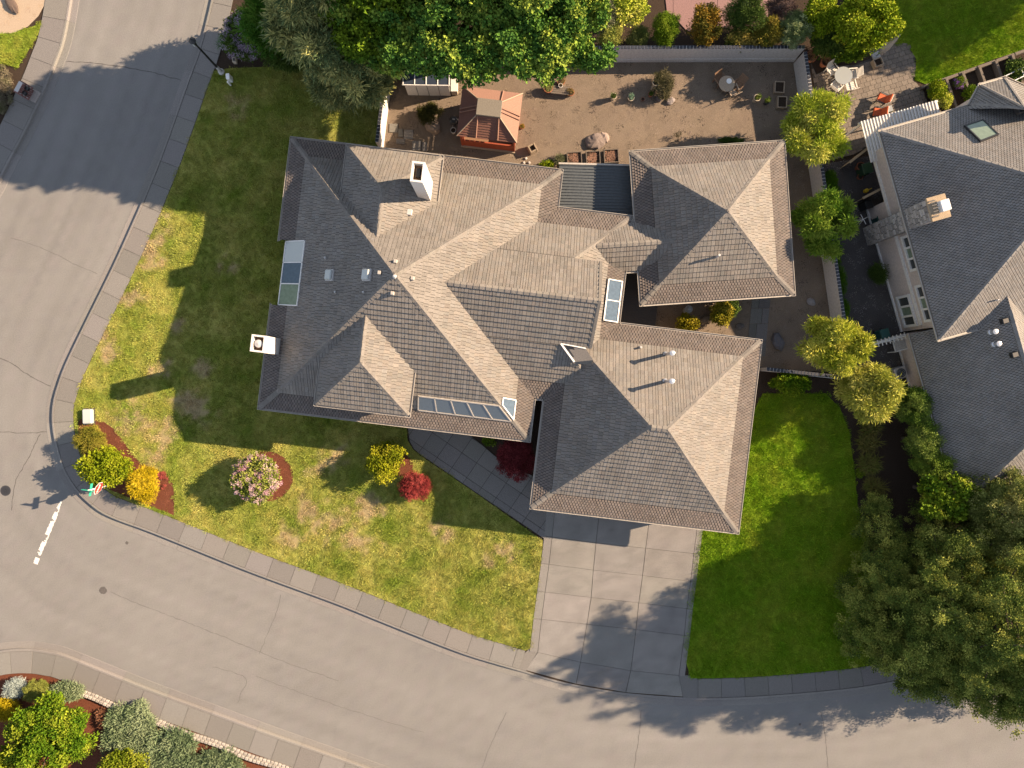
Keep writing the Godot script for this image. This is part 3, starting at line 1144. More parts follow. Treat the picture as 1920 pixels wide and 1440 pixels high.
func cap_line(mb: MB, p0: Vector3, p1: Vector3, slope: float, col: Color, wing := 0.15) -> void:
	var d := p1 - p0
	var n := maxi(1, int(round(d.length() / 0.34)))
	var dir := d / n
	var side := Vector3(-d.z, 0, d.x).normalized()
	for i in n:
		var a := p0 + dir * i + Vector3.UP * 0.055
		var b := p0 + dir * (i + 1.12) + Vector3.UP * 0.03
		var j := rng.randf_range(0.85, 1.12)
		var cc := Color(col.r * j, col.g * j, col.b * j)
		for s in [-1.0, 1.0]:
			var w: Vector3 = side * wing * s + Vector3.DOWN * (wing * slope * 0.72)
			mb.face([a, b, b + w, a + w], Vector3.UP + side * s, cc)
			mb.face([a + w, b + w, b + w + Vector3.DOWN * 0.03, a + w + Vector3.DOWN * 0.03], side * s, cc)
		var w0 := side * wing
		var dr := Vector3.DOWN * (wing * slope * 0.72)
		mb.face([a, a + w0 + dr, a + w0 + dr + Vector3.DOWN * 0.03, a + Vector3.DOWN * 0.03], -d, cc)
		mb.face([a, a - w0 + dr, a - w0 + dr + Vector3.DOWN * 0.03, a + Vector3.DOWN * 0.03], -d, cc)

func eave_line(rf: Roof, a: Vector3, b: Vector3, out: Vector3) -> void:
	var d := (b - a).normalized()
	var bs := Basis(d, Vector3.UP, d.cross(Vector3.UP))
	var m := (a + b) * 0.5
	var l := a.distance_to(b)
	rf.fascia.box(m + Vector3(0, -0.11, 0) - out * 0.02, Vector3(l, 0.2, 0.03), bs)
	# an open U gutter: back, floor, front lip
	rf.gutter.box(m + Vector3(0, -0.105, 0) + out * 0.05, Vector3(l + 0.1, 0.012, 0.1), bs)
	rf.gutter.box(m + Vector3(0, -0.06, 0) + out * 0.105, Vector3(l + 0.2, 0.1, 0.022), bs)

func new_roof(parent: Node3D, xf: Transform3D) -> Roof:
	var rf := Roof.new()
	rf.xf = xf
	for k in ["under", "field", "eaves", "caps", "gutter", "fascia"]:
		var mb := MB.new()
		mb.xf = xf
		rf.set(k, mb)
	return rf
func finish_roof(rf: Roof, parent: Node3D, tile_mat: Material, label := "") -> void:
	rf.node = obj("roof", rf.under, M.under, parent)
	if label != "":
		rf.node.set_meta("label", label)
	if rf.field.v.size() > 0:
		obj("shingle_field", rf.field, tile_mat, rf.node).set_meta("kind", "stuff")
	if rf.eaves.v.size() > 0:
		obj("eave_shingles", rf.eaves, tile_mat, rf.node).set_meta("kind", "stuff")
	if rf.caps.v.size() > 0:
		obj("ridge_cap", rf.caps, tile_mat, rf.node)
	if rf.gutter.v.size() > 0:
		obj("gutter", rf.gutter, M.gutter, rf.node)
	if rf.fascia.v.size() > 0:
		obj("fascia", rf.fascia, M.fascia, rf.node)

var SHAKE := {"exposure": 0.33, "width": 0.185, "gap": 0.02, "thick": 0.064, "vary": 0.09, "random": true, "color": Color(0.22, 0.202, 0.182)}
var SKIRT := {"exposure": 0.155, "width": 0.175, "gap": 0.045, "thick": 0.032, "vary": 0.14, "random": false, "color": Color(0.175, 0.148, 0.132)}
var ASPH := {"exposure": 0.135, "width": 0.16, "gap": 0.04, "thick": 0.012, "vary": 0.09, "random": false, "color": Color(0.285, 0.272, 0.258)}

# A roof block: ridge along local x, L long and W wide, seated at eave height.
# ends: "hip", "open" (dies into another roof) or "dutch" (hip below, little gable above).
func roof_block(rf: Roof, L: float, W: float, eave: float, slope: float, sw: float, ss: float, end0: String, end1: String, opt := {}) -> float:
	var field: Dictionary = opt.get("style", SHAKE)
	var skirt: Dictionary = opt.get("skirt", SKIRT)
	var half := W * 0.5
	var hi := eave + sw * ss
	var ridge := hi + (half - sw) * slope
	var dg: float = opt.get("dg", 3.2)
	var lg: float = opt.get("lg", L)
	var cut: Array = opt.get("cut", [])
	var xa := func(s: float) -> float: return s if end0 == "hip" else 0.0
	var xb := func(s: float) -> float:
		if end1 == "hip": return L - s
		if end1 == "dutch": return (L - s) if s <= dg + 0.001 else lg
		return L
	for side in 2:
		var e0 := Vector2(0, 0) if side == 0 else Vector2(0, W)
		var up := Vector2(0, 1) if side == 0 else Vector2(0, -1)
		var q := func(x: float, s: float) -> Vector2: return Vector2(x, s if side == 0 else W - s)
		if sw > 0.0:
			roof_face(rf, rf.eaves, [q.call(xa.call(0.0), 0.0), q.call(xb.call(0.0), 0.0), q.call(xb.call(sw), sw), q.call(xa.call(sw), sw)], e0, up, eave, ss, skirt)
		var e1: Vector2 = e0 + up * sw
		if end1 == "dutch":
			roof_face(rf, rf.field, [q.call(xa.call(sw), sw), q.call(L - sw, sw), q.call(L - dg, dg), q.call(xa.call(dg), dg)], e1, up, hi, slope, field)
			roof_face(rf, rf.field, [q.call(xa.call(dg), dg), q.call(lg, dg), q.call(lg, half), q.call(xa.call(half), half)], e0 + up * dg, up, hi + (dg - sw) * slope, slope, field)
		else:
			roof_face(rf, rf.field, [q.call(xa.call(sw), sw), q.call(xb.call(sw), sw), q.call(xb.call(half), half), q.call(xa.call(half), half)], e1, up, hi, slope, field)
		eave_line(rf, Vector3(0, eave, 0 if side == 0 else W), Vector3(L, eave, 0 if side == 0 else W), Vector3(0, 0, -1 if side == 0 else 1))
	for end in 2:
		var kind := end0 if end == 0 else end1
		if kind == "open":
			continue
		var e0 := Vector2(0, 0) if end == 0 else Vector2(L, 0)
		var up := Vector2(1, 0) if end == 0 else Vector2(-1, 0)
		var q := func(s: float, z: float) -> Vector2: return Vector2(s if end == 0 else L - s, z)
		var top := half if kind == "hip" else dg
		if sw > 0.0:
			if end == 0 and cut.size() == 2:
				roof_face(rf, rf.eaves, [q.call(0.0, 0.0), q.call(0.0, cut[0]), q.call(sw, cut[0]), q.call(sw, sw)], e0, up, eave, ss, skirt)
				roof_face(rf, rf.eaves, [q.call(0.0, cut[1]), q.call(0.0, W), q.call(sw, W - sw), q.call(sw, cut[1])], e0, up, eave, ss, skirt)
			else:
				roof_face(rf, rf.eaves, [q.call(0.0, 0.0), q.call(0.0, W), q.call(sw, W - sw), q.call(sw, sw)], e0, up, eave, ss, skirt)
		var pts := [q.call(sw, sw), q.call(sw, W - sw), q.call(top, W - top)]
		if W - 2.0 * top > 0.01:
			pts.append(q.call(top, top))
		roof_face(rf, rf.field, pts, e0 + up * sw, up, hi, slope, field)
		var ex := 0.0 if end == 0 else L
		if end == 0 and cut.size() == 2:
			eave_line(rf, Vector3(ex, eave, 0), Vector3(ex, eave, cut[0]), Vector3(-1, 0, 0))
			eave_line(rf, Vector3(ex, eave, cut[1]), Vector3(ex, eave, W), Vector3(-1, 0, 0))
		else:
			eave_line(rf, Vector3(ex, eave, 0), Vector3(ex, eave, W), Vector3(-1 if end == 0 else 1, 0, 0))
		for side in 2:
			var z0 := 0.0 if side == 0 else W
			var zs := 1.0 if side == 0 else -1.0
			var xs := 1.0 if end == 0 else -1.0
			var cc: Color = field.color
			if sw > 0.0:
				cap_line(rf.caps, Vector3(ex, eave, z0), Vector3(ex + xs * sw, hi, z0 + zs * sw), ss, cc.darkened(0.1))
			cap_line(rf.caps, Vector3(ex + xs * sw, hi, z0 + zs * sw), Vector3(ex + xs * top, hi + (top - sw) * slope, z0 + zs * top), slope, cc.darkened(0.06))
	var r0: float = xa.call(half)
	var r1: float = xb.call(half)
	if r1 - r0 > 0.1:
		cap_line(rf.caps, Vector3(r0, ridge, half), Vector3(r1, ridge, half), slope, field.color)
	rf.under.flat(PackedVector2Array([Vector2(0.02, 0.02), Vector2(L - 0.02, 0.02), Vector2(L - 0.02, W - 0.02), Vector2(0.02, W - 0.02)]) if cut.is_empty() else PackedVector2Array([Vector2(1.2, 0.02), Vector2(L - 0.02, 0.02), Vector2(L - 0.02, W - 0.02), Vector2(1.2, W - 0.02)]), eave - 0.13, Color.WHITE, true)
	if end1 == "dutch":
		var gx := L - dg - 0.1
		var hb := hi + (dg - sw) * slope
		rf.under.face([Vector3(gx, hb - 0.2, dg), Vector3(gx, hb - 0.2, W - dg), Vector3(gx, ridge - 0.05, half)], Vector3(1, 0, 0))
		# barge boards along the little gable
		for side in 2:
			var a := Vector3(lg, hb, dg if side == 0 else W - dg)
			var b := Vector3(lg, ridge, half)
			rf.fascia.face([a + Vector3(0.05, 0.06, 0), b + Vector3(0.05, 0.06, 0), b + Vector3(0.05, -0.16, 0), a + Vector3(0.05, -0.16, 0)], Vector3(1, 0, 0))
			rf.caps.face([a + Vector3(-0.1, 0.07, 0), b + Vector3(-0.1, 0.07, 0), b + Vector3(0.06, 0.07, 0), a + Vector3(0.06, 0.07, 0)], Vector3.UP, field.color.darkened(0.1))
			rf.fascia.box(Vector3((gx + lg) * 0.5, hb - 0.06, dg if side == 0 else W - dg), Vector3(lg - gx, 0.14, 0.04))
	return ridge

func walls_box(mb: MB, lo: Vector2, hi: Vector2, y0: float, y1: float) -> void:
	mb.box(Vector3((lo.x + hi.x) * 0.5, (y0 + y1) * 0.5, (lo.y + hi.y) * 0.5), Vector3(hi.x - lo.x, y1 - y0, hi.y - lo.y))

func glazing(house: Node3D, corners: Array, n: int, pane_mats: Array, xf := Transform3D(), frame_mat: Material = null) -> void:
	# corners: top-left, top-right, bottom-right, bottom-left on the roof plane; n panes side by side
	var root := Node3D.new()
	put(root, "skylight", house)
	root.transform = xf
	var fm: Material = frame_mat if frame_mat else M.white_trim
	var nrm: Vector3 = (corners[1] - corners[0]).cross(corners[3] - corners[0]).normalized()
	if nrm.y < 0:
		nrm = -nrm
	var lift := nrm * 0.07
	var bar := func(mb: MB, a: Vector3, b: Vector3, w: float) -> void:
		var d := (b - a).normalized()
		var z := d.cross(nrm)
		mb.box((a + b) * 0.5 + lift * 0.6, Vector3(a.distance_to(b) + w, 0.12, w), Basis(d, nrm, z))
	var fr := MB.new()
	bar.call(fr, corners[0], corners[1], 0.07)
	bar.call(fr, corners[3], corners[2], 0.07)
	for i in n + 1:
		bar.call(fr, corners[0].lerp(corners[1], float(i) / n), corners[3].lerp(corners[2], float(i) / n), 0.06)
	obj("frame", fr, fm, root)
	for i in n:
		var f0 := float(i) / n
		var f1 := float(i + 1) / n
		var mb := MB.new()
		mb.face([corners[0].lerp(corners[1], f0) + lift, corners[0].lerp(corners[1], f1) + lift, corners[3].lerp(corners[2], f1) + lift, corners[3].lerp(corners[2], f0) + lift], nrm)
		obj("pane", mb, pane_mats[i % pane_mats.size()], root)

func pipe_vent(house: Node3D, p: Vector3, height: float, r: float, capped: bool) -> void:
	var mb := MB.new()
	mb.tube(p - Vector3(0, 0.15, 0), p + Vector3(0, height, 0), r, r, 12)
	mb.lathe(p, [[r * 1.7, -0.08], [r * 1.6, 0.03], [r * 1.05, 0.08]], 12)
	if capped:
		mb.lathe(p + Vector3(0, height, 0), [[r * 1.0, 0.03], [r * 1.5, 0.04], [r * 1.5, 0.12], [r * 0.4, 0.16], [0.0, 0.16]], 14)
	obj("vent_pipe", mb, M.steel if capped else M.lead, house)
func box_vent(house: Node3D, p: Vector3, s: Vector3, m: Material) -> void:
	var mb := MB.new()
	mb.box(p, s, Basis(), Color.WHITE, 0.03)
	obj("roof_vent", mb, m, house)

func main_h(d: float) -> float:
	return 2.9 + 0.3 * d if d < 1.05 else 3.215 + 0.76 * (d - 1.05)

func build_house() -> void:
	var o := at(547, 259, 3.5)
	var ang := deg_to_rad(6.9)
	var house := thing("house", "large tan shingled house of joined hip roofs filling the corner lot", "house", Vector3(o.x, 0.65, o.z), -ang)
	# the house stands on a pad a little above the street
	house.scale = Vector3.ONE * 0.985
	# walls
	var wl := MB.new()
	walls_box(wl, Vector2(1.3, 0.75), Vector2(15.4, 15.4), -0.65, 2.8)
	obj("wall", wl, M.stucco, house)
	wl = MB.new(); walls_box(wl, Vector2(4.3, 1.1), Vector2(8.85, 7.0), 2.5, 4.82)
	obj("wall", wl, M.stucco, house)
	wl = MB.new(); walls_box(wl, Vector2(4.3, 9.0), Vector2(8.75, 14.9), 2.5, 4.82)
	obj("wall", wl, M.stucco, house)
	wl = MB.new(); walls_box(wl, Vector2(15.0, 2.9), Vector2(19.85, 12.9), -0.65, 2.8)
	obj("wall", wl, M.stucco, house)
	wl = MB.new(); walls_box(wl, Vector2(17.4, 9.3), Vector2(28.4, 19.35), -0.65, 2.8)
	obj("wall", wl, M.stucco, house)
	# main hip
	var rf := new_roof(house, Transform3D())
	roof_block(rf, 16.1, 16.1, 2.9, 0.76, 1.05, 0.3, "hip", "hip", {"cut": [6.06, 9.94]})
	# the 300 highest shingles of the main roof stand as single pieces
	rf.tiles.sort_custom(func(x, y): return x[0].y > y[0].y)
	var chosen := rf.tiles.slice(0, 300)
	var spans := []
	for t in chosen:
		spans.append([t[8], t[11]])
	spans.sort_custom(func(x, y): return x[0] < y[0])
	var nf := MB.new()
	var last := 0
	for sp in spans:
		nf.v.append_array(rf.field.v.slice(last, sp[0])); nf.n.append_array(rf.field.n.slice(last, sp[0])); nf.c.append_array(rf.field.c.slice(last, sp[0]))
		last = sp[1]
	nf.v.append_array(rf.field.v.slice(last)); nf.n.append_array(rf.field.n.slice(last)); nf.c.append_array(rf.field.c.slice(last))
	rf.field = nf
	finish_roof(rf, house, M.shake, "main pyramid hip roof with white lead cap at the peak")
	var shapes := []
	var tone_mats := []
	for wi in 4:
		var mb := MB.new()
		var w: float = TILE_W[wi] - 0.02
		var l := 0.33
		var th := 0.062
		mb.face([Vector3(-w / 2, th, 0), Vector3(w / 2, th, 0), Vector3(w / 2, 0.006, l), Vector3(-w / 2, 0.006, l)], Vector3.UP)
		mb.face([Vector3(-w / 2, th, 0), Vector3(w / 2, th, 0), Vector3(w / 2, 0, 0), Vector3(-w / 2, 0, 0)], Vector3.FORWARD)
		mb.face([Vector3(-w / 2, th, 0), Vector3(-w / 2, 0.006, l), Vector3(-w / 2, 0, l), Vector3(-w / 2, 0, 0)], Vector3.LEFT)
		mb.face([Vector3(w / 2, th, 0), Vector3(w / 2, 0.006, l), Vector3(w / 2, 0, l), Vector3(w / 2, 0, 0)], Vector3.RIGHT)
		shapes.append(mb.mesh())
	for k in 5:
		var m: StandardMaterial3D = M.shake.duplicate()
		m.vertex_color_use_as_albedo = false
		var j: float = [0.88, 0.94, 1.0, 1.05, 1.1][k]
		m.albedo_color = Color(0.22 * j, 0.202 * j, 0.182 * j).linear_to_srgb()
		tone_mats.append(m)
	for t in chosen:
		var s := MeshInstance3D.new()
		s.mesh = shapes[t[1]]
		s.material_override = tone_mats[rng.randi() % 5]
		var up3 := Vector3(t[3].x, t[4], t[3].y).normalized()
		var nn := up3.cross(Vector3(t[2].x, 0, t[2].y)).normalized()
		if nn.y < 0:
			nn = -nn
		s.transform = Transform3D(Basis(nn.cross(up3), nn, up3), t[0])
		put(s, "shingle", rf.node)
	# cross hips left and below the peak
	rf = new_roof(house, Transform3D(Basis(Vector3.UP, -PI / 2), Vector3(9.24, 0, 0.65)))
	roof_block(rf, 6.2, 5.35, 4.9, 0.76, 0.0, 0.0, "hip", "open")
	finish_roof(rf, house, M.shake, "raised cross hip roof beside the square white chimney")
	rf = new_roof(house, Transform3D(Basis(Vector3.UP, PI / 2), Vector3(3.84, 0, 15.36)))
	roof_block(rf, 6.2, 5.28, 4.9, 0.76, 0.0, 0.0, "hip", "open")
	finish_roof(rf, house, M.shake, "raised cross hip roof at the front lawn side")
	# centre wing
	rf = new_roof(house, Transform3D(Basis(), Vector3(9.6, 0, 2.22)))
	roof_block(rf, 10.93, 11.34, 2.9, 0.76, 1.05, 0.3, "open", "dutch", {"dg": 3.2, "lg": 9.28})
	finish_roof(rf, house, M.shake, "centre wing roof with a long ridge and small gable end")
	# garage
	rf = new_roof(house, Transform3D(Basis(), Vector3(16.73, 0, 8.6)))
	roof_block(rf, 12.3, 11.42, 2.9, 0.76, 1.05, 0.3, "hip", "hip")
	finish_roof(rf, house, M.shake, "garage hip roof above the driveway")
	# guest wing, set at its own angle
	var inv := house.transform.affine_inverse()
	var nw := at(1183, 285, 3.5)
	var gx := inv * Transform3D(Basis(Vector3.UP, deg_to_rad(3.9)).scaled(Vector3.ONE * 0.985), Vector3(nw.x, 0.65, nw.z))
	rf = new_roof(house, gx)
	roof_block(rf, 9.06, 9.06, 2.9, 0.76, 1.05, 0.3, "hip", "hip")
	finish_roof(rf, house, M.shake, "square hip roof of the guest wing beside the walled yard")
	wl = MB.new(); wl.xf = gx
	walls_box(wl, Vector2(0.65, 0.65), Vector2(8.4, 8.4), -0.65, 2.8)
	obj("wall", wl, M.stucco, house)
	# link roof
	var lk := at(1090, 424, 3.47)
	var lx := inv * Transform3D(Basis(Vector3.UP, deg_to_rad(3.9)).scaled(Vector3.ONE * 0.985), Vector3(lk.x, 0.65, lk.z))
	rf = new_roof(house, lx)
	roof_block(rf, 5.6, 2.86, 2.86, 0.76, 0.0, 0.0, "open", "open")
	rf.gutter.v.clear(); rf.gutter.n.clear(); rf.gutter.c.clear(); rf.fascia.v.clear(); rf.fascia.n.clear(); rf.fascia.c.clear()
	eave_line(rf, Vector3(2.6, 2.86, 0), Vector3(4.4, 2.86, 0), Vector3(0, 0, -1))
	eave_line(rf, Vector3(2.0, 2.86, 2.86), Vector3(4.45, 2.86, 2.86), Vector3(0, 0, 1))
	finish_roof(rf, house, M.shake, "small link roof joining centre wing and guest wing")
	wl = MB.new(); wl.xf = lx
	walls_box(wl, Vector2(1.2, 0.4), Vector2(4.9, 2.45), -0.65, 2.75)
	obj("wall", wl, M.stucco, house)
	# lead caps at the peaks
	for c in [[8.05, 8.12, 0.0], [10.4, 7.88, 6.56], [6.48, 12.72, 6.82]]:
		var y: float = main_h(8.05) if c[2] == 0.0 else c[2]
		var mb := MB.new()
		mb.lathe(Vector3(c[0], y + 0.02, c[1]), [[0.14, -0.08], [0.07, 0.04], [0.0, 0.06]], 6)
		obj("lead_cap", mb, M.lead, house)
	# glazing
	var mh := func(u: float, v: float, d: float) -> Vector3: return Vector3(u, 3.215 + 0.76 * (d - 1.05), v)
	glazing(house, [mh.call(1.85, 6.1, 1.85), mh.call(1.85, 9.88, 1.85), mh.call(0.4, 9.88, 0.4), mh.call(0.4, 6.1, 0.4)], 3, [M.pane_milk, M.pane_light, M.pane_green])
	glazing(house, [mh.call(9.42, 14.2, 1.9), mh.call(14.1, 14.2, 1.9), mh.call(14.92, 15.04, 1.06), mh.call(9.42, 15.04, 1.06)], 5, [M.pane], Transform3D(), M.gutter)
	glazing(house, [mh.call(14.25, 13.75, 1.85), mh.call(14.25, 14.15, 1.85), mh.call(15.0, 14.95, 1.1), mh.call(15.0, 13.8, 1.1)], 1, [M.pane_light])
	glazing(house, [Vector3(19.58, 3.24, 6.1), Vector3(19.58, 3.24, 8.52), Vector3(20.42, 2.97, 8.52), Vector3(20.42, 2.97, 6.1)], 2, [M.pane_light])
	# dome skylights
	for q in [[3.94, 8.1], [6.4, 8.08]]:
		var root := Node3D.new()
		put(root, "dome_skylight", house)
		var d: float = q[0]
		root.position = Vector3(q[0], main_h(d) + 0.08, q[1])
		root.rotation.z = atan(0.76)
		var mb := MB.new()
		mb.box(Vector3.ZERO, Vector3(0.62, 0.16, 0.66), Basis(), Color.WHITE, 0.02)
		obj("curb", mb, M.lead, root)
		mb = MB.new()
		mb.box(Vector3(0, 0.13, 0), Vector3(0.52, 0.14, 0.56), Basis(), Color.WHITE, 0.07)
		obj("dome", mb, M.pane_milk, root)
	for q in [[7.93, 7.3, 0], [8.9, 8.05, 0], [7.95, 8.95, 0], [7.15, 7.97, 0]]:
		var d := minf(minf(q[0], 16.1 - q[0]), minf(q[1], 16.1 - q[1]))
		box_vent(house, Vector3(q[0], main_h(d) + 0.1, q[1]), Vector3(0.2, 0.24, 0.2), M.gutter)
	for q in [[3.47, 7.13], [4.44, 9.04], [6.3, 9.0]]:
		pipe_vent(house, Vector3(q[0], main_h(q[0]), q[1]), 0.25, 0.05, false)
	box_vent(house, Vector3(7.98, 5.95, 4.2), Vector3(0.3, 0.12, 0.34), M.lead)
	pipe_vent(house, Vector3(21.9, main_h(1.27), 9.87), 0.35, 0.06, false)
	pipe_vent(house, Vector3(23.4, main_h(1.5), 10.1), 1.6, 0.1, true)
	pipe_vent(house, Vector3(23.3, main_h(3.1), 11.7), 1.6, 0.1, true)
	var np := gx * Vector3(4.25, 4.05, 6.75)
	pipe_vent(house, np, 0.75, 0.07, false)
	# chimneys
	chimney(house, Vector3(8.62, 0, 2.72), Vector2(0.66, 1.05), 4.4, 8.75, false)
	chimney(house, Vector3(0.48, 0, 12.36), Vector2(0.78, 0.95), -0.65, 5.7, true)
	# gablet on the valley between centre wing and garage
	var g := MB.new()
	var f0 := Vector3(17.17, 4.9, 10.3); var f1 := Vector3(18.08, 4.52, 11.22); var bk := Vector3(19.1, 4.76, 11.0); var bn := Vector3(18.6, 4.9, 10.4)
	g.face([f0, f1, bk, bn], Vector3.UP, SHAKE.color)
	g.face([f1, bk, Vector3(19.05, 4.3, 11.25), Vector3(18.2, 4.1, 11.33)], Vector3.UP, SHAKE.color)
	var gb := obj("gablet", g, M.shake, house)
	var gw := MB.new()
	var dv := (f1 - f0).normalized()
	gw.box((f0 + f1) * 0.5 + Vector3(0, -0.04, 0), Vector3(f0.distance_to(f1), 0.2, 0.09), Basis(dv, Vector3.UP, dv.cross(Vector3.UP).normalized()))
	gw.box((f0 + bn) * 0.5, Vector3(f0.distance_to(bn), 0.1, 0.06), Basis((bn - f0).normalized(), Vector3.UP, (bn - f0).normalized().cross(Vector3.UP).normalized()))
	obj("barge_board", gw, M.white_trim, gb)
	var gd := MB.new()
	gd.face([f0.lerp(bk, 0.08) + Vector3(0.05, 0.05, 0), f0.lerp(f1, 0.76) + Vector3(0.12, 0.06, -0.05), f1.lerp(bk, 0.15) + Vector3(0.0, 0.05, -0.25), f0.lerp(bn, 0.5) + Vector3(0, 0.05, 0.06)], Vector3.UP)
	obj("vent_opening", gd, M.black_iron, gb)

func chimney(house: Node3D, p: Vector3, s: Vector2, y0: float, y1: float, round_cap: bool) -> void:
	var root := Node3D.new()
	put(root, "chimney", house)
	var mb := MB.new()
	var t := 0.1
	var hx := s.x / 2.0
	var hz := s.y / 2.0
	# four sides round an open shaft
	mb.box(p + Vector3(-hx + t / 2, (y0 + y1) / 2, 0), Vector3(t, y1 - y0, s.y), Basis(), Color.WHITE)
	mb.box(p + Vector3(hx - t / 2, (y0 + y1) / 2, 0), Vector3(t, y1 - y0, s.y), Basis(), Color.WHITE)
	mb.box(p + Vector3(0, (y0 + y1) / 2, -hz + t / 2), Vector3(s.x - 2 * t, y1 - y0 - 0.004, t), Basis(), Color.WHITE)
	mb.box(p + Vector3(0, (y0 + y1) / 2, hz - t / 2), Vector3(s.x - 2 * t, y1 - y0 - 0.004, t), Basis(), Color.WHITE)
	obj("stack", mb, M.white_chimney, root)
	mb = MB.new()
	mb.box(p + Vector3(0, y1 - 0.45, 0), Vector3(s.x - 2 * t, 0.04, s.y - 2 * t))
	obj("flue_floor", mb, M.wood, root)
	mb = MB.new()
	if round_cap:
		mb.lathe(p + Vector3(0, y1 - 0.43, 0), [[0.16, 0.0], [0.16, 0.25], [0.22, 0.27], [0.22, 0.34], [0.0, 0.4]], 16)
	else:
		mb.box(p + Vector3(0, y1 - 0.3, 0), Vector3(0.2, 0.24, 0.45))
	obj("flue", mb, M.lead if round_cap else M.under, root)

# ---------------------------------------------------------------- neighbouring house
func build_neighbour() -> void:
	var o := at(1651, 246, 4.8)
	var house := thing("neighbour_house", "two storey pinkish grey house with charcoal shingle roof at the right", "house", Vector3(o.x, 0, o.z), deg_to_rad(15.8))
	var wl := MB.new()
	walls_box(wl, Vector2(0.65, 0.65), Vector2(14.0, 11.6), 2.35, 4.75)
	obj("wall", wl, M.neighbour_wall, house)
	wl = MB.new()
	walls_box(wl, Vector2(0.65, 3.6), Vector2(14.0, 11.6), 0.0, 2.33)
	walls_box(wl, Vector2(2.4, 0.65), Vector2(14.0, 3.59), 0.0, 2.33)
	obj("wall", wl, M.neighbour_wall, house)
	wl = MB.new()
	walls_box(wl, Vector2(0.2, 11.75), Vector2(7.3, 22.0), 0.0, 2.65)
	obj("wall", wl, M.neighbour_wall, house)
	# trim bands
	var tr := MB.new()
	tr.box(Vector3(0.63, 2.36, 5.9), Vector3(0.09, 0.24, 10.9))
	tr.box(Vector3(0.62, 0.1, 7.6), Vector3(0.12, 0.2, 8.0))
	tr.box(Vector3(0.17, 0.1, 16.8), Vector3(0.1, 0.2, 10.0))
	obj("trim_band", tr, M.white_trim, house)
	# windows: three lights each
	for w in [[6.05, 8.05, 3.0, 4.1], [9.05, 11.15, 3.0, 4.1], [9.45, 11.3, 0.75, 2.0]]:
		var root := Node3D.new()
		put(root, "window", house)
		var fr := MB.new()
		var z0: float = w[0]; var z1: float = w[1]; var y0: float = w[2]; var y1: float = w[3]
		var n := 3
		for y in [y0, y1]:
			fr.box(Vector3(0.6, y, (z0 + z1) / 2), Vector3(0.16, 0.14, z1 - z0 + 0.16))
		for i in n + 1:
			fr.box(Vector3(0.605, (y0 + y1) / 2, lerpf(z0, z1, float(i) / n)), Vector3(0.15, y1 - y0, 0.15 if i in [0, n] else 0.12))
		obj("frame", fr, M.white_trim, root)
		for i in n:
			var pm := MB.new()
			pm.box(Vector3(0.63, (y0 + y1) / 2, lerpf(z0, z1, (i + 0.5) / n)), Vector3(0.03, y1 - y0, (z1 - z0) / n))
			obj("pane", pm, M.room_dark if i != 1 else M.pane_green, root)
	# roofs
	var rf := new_roof(house, Transform3D())
	neigh_block(rf, 14.0, 12.24, 4.8, 0.66, 8.5)
	finish_roof(rf, house, M.asphalt_shingle, "high hip roof with a square skylight")
	rf = new_roof(house, Transform3D(Basis(Vector3.UP, PI / 2), Vector3(-0.35, 0, 22.5)))
	roof_block(rf, 10.82, 8.1, 2.7, 0.75, 0.0, 0.0, "hip", "open", {"style": ASPH})
	roof_face(rf, rf.field, [Vector2(10.82, 1.6), Vector2(10.82, 4.05), Vector2(12.1, 4.05)], Vector2(0, 0), Vector2(0, 1), 2.7, 0.75, ASPH)
	roof_face(rf, rf.field, [Vector2(10.82, 6.5), Vector2(10.82, 4.05), Vector2(12.1, 4.05)], Vector2(0, 8.1), Vector2(0, -1), 2.7, 0.75, ASPH)
	finish_roof(rf, house, M.asphalt_shingle, "lower hip roof with two round white vents")
	# bay turret
	rf = new_roof(house, Transform3D())
	var inv := house.transform.affine_inverse()
	var ring := []
	for p in [[1812, 204], [1820, 194], [1839, 159], [1885, 146], [1930, 166], [1962, 205], [1970, 240]]:
		ring.append(inv * at(p[0], p[1], 4.85))
	var apex: Vector3 = inv * at(1924, 203, 7.3)
	for i in ring.size() - 1:
		var a: Vector3 = ring[i]; var b: Vector3 = ring[i + 1]
		var e0 := Vector2(a.x, a.z)
		var d := (Vector2(b.x, b.z) - e0).normalized()
		var up := Vector2(-d.y, d.x)
		var ap := Vector2(apex.x, apex.z)
		if up.dot(ap - e0) < 0:
			up = -up
		roof_face(rf, rf.field, [e0, Vector2(b.x, b.z), ap], e0, up, 4.85, (apex.y - 4.85) / up.dot(ap - e0), ASPH)
		if i > 0:
			cap_line(rf.caps, a, apex, 0.5, ASPH.color, 0.1)
			eave_line(rf, a, b, Vector3(-up.x, 0, -up.y))
	finish_roof(rf, house, M.asphalt_shingle, "pointed roof over the bay")
	var bw := MB.new()
	var bp := PackedVector2Array()
	for p in ring:
		var q := Vector2(p.x, p.z)
		bp.append(q + (Vector2(apex.x, apex.z) - q).normalized() * 0.35)
	bw.prism(bp, 0.0, 4.8)
	obj("wall", bw, M.neighbour_wall, house)
	box_vent(house, inv * at(1912, 207, 6.4), Vector3(0.35, 0.35, 0.35), M.dark_metal)
	# skylight on the sunny slope
	var sk := func(u: float, v: float) -> Vector3: return Vector3(u, 4.8 + 0.66 * v + 0.05, v)
	glazing(house, [sk.call(4.1, 2.35), sk.call(5.15, 2.25), sk.call(5.1, 1.15), sk.call(4.05, 1.2)], 1, [M.pane_green], Transform3D(), M.dark_metal)
	# vents on the lower roof
	for q in [[2.75, 12.6], [2.75, 13.3]]:
		var h: float = 2.7 + 0.75 * (q[0] + 0.35)
		pipe_vent(house, Vector3(q[0], h, q[1]), 0.3, 0.1, true)
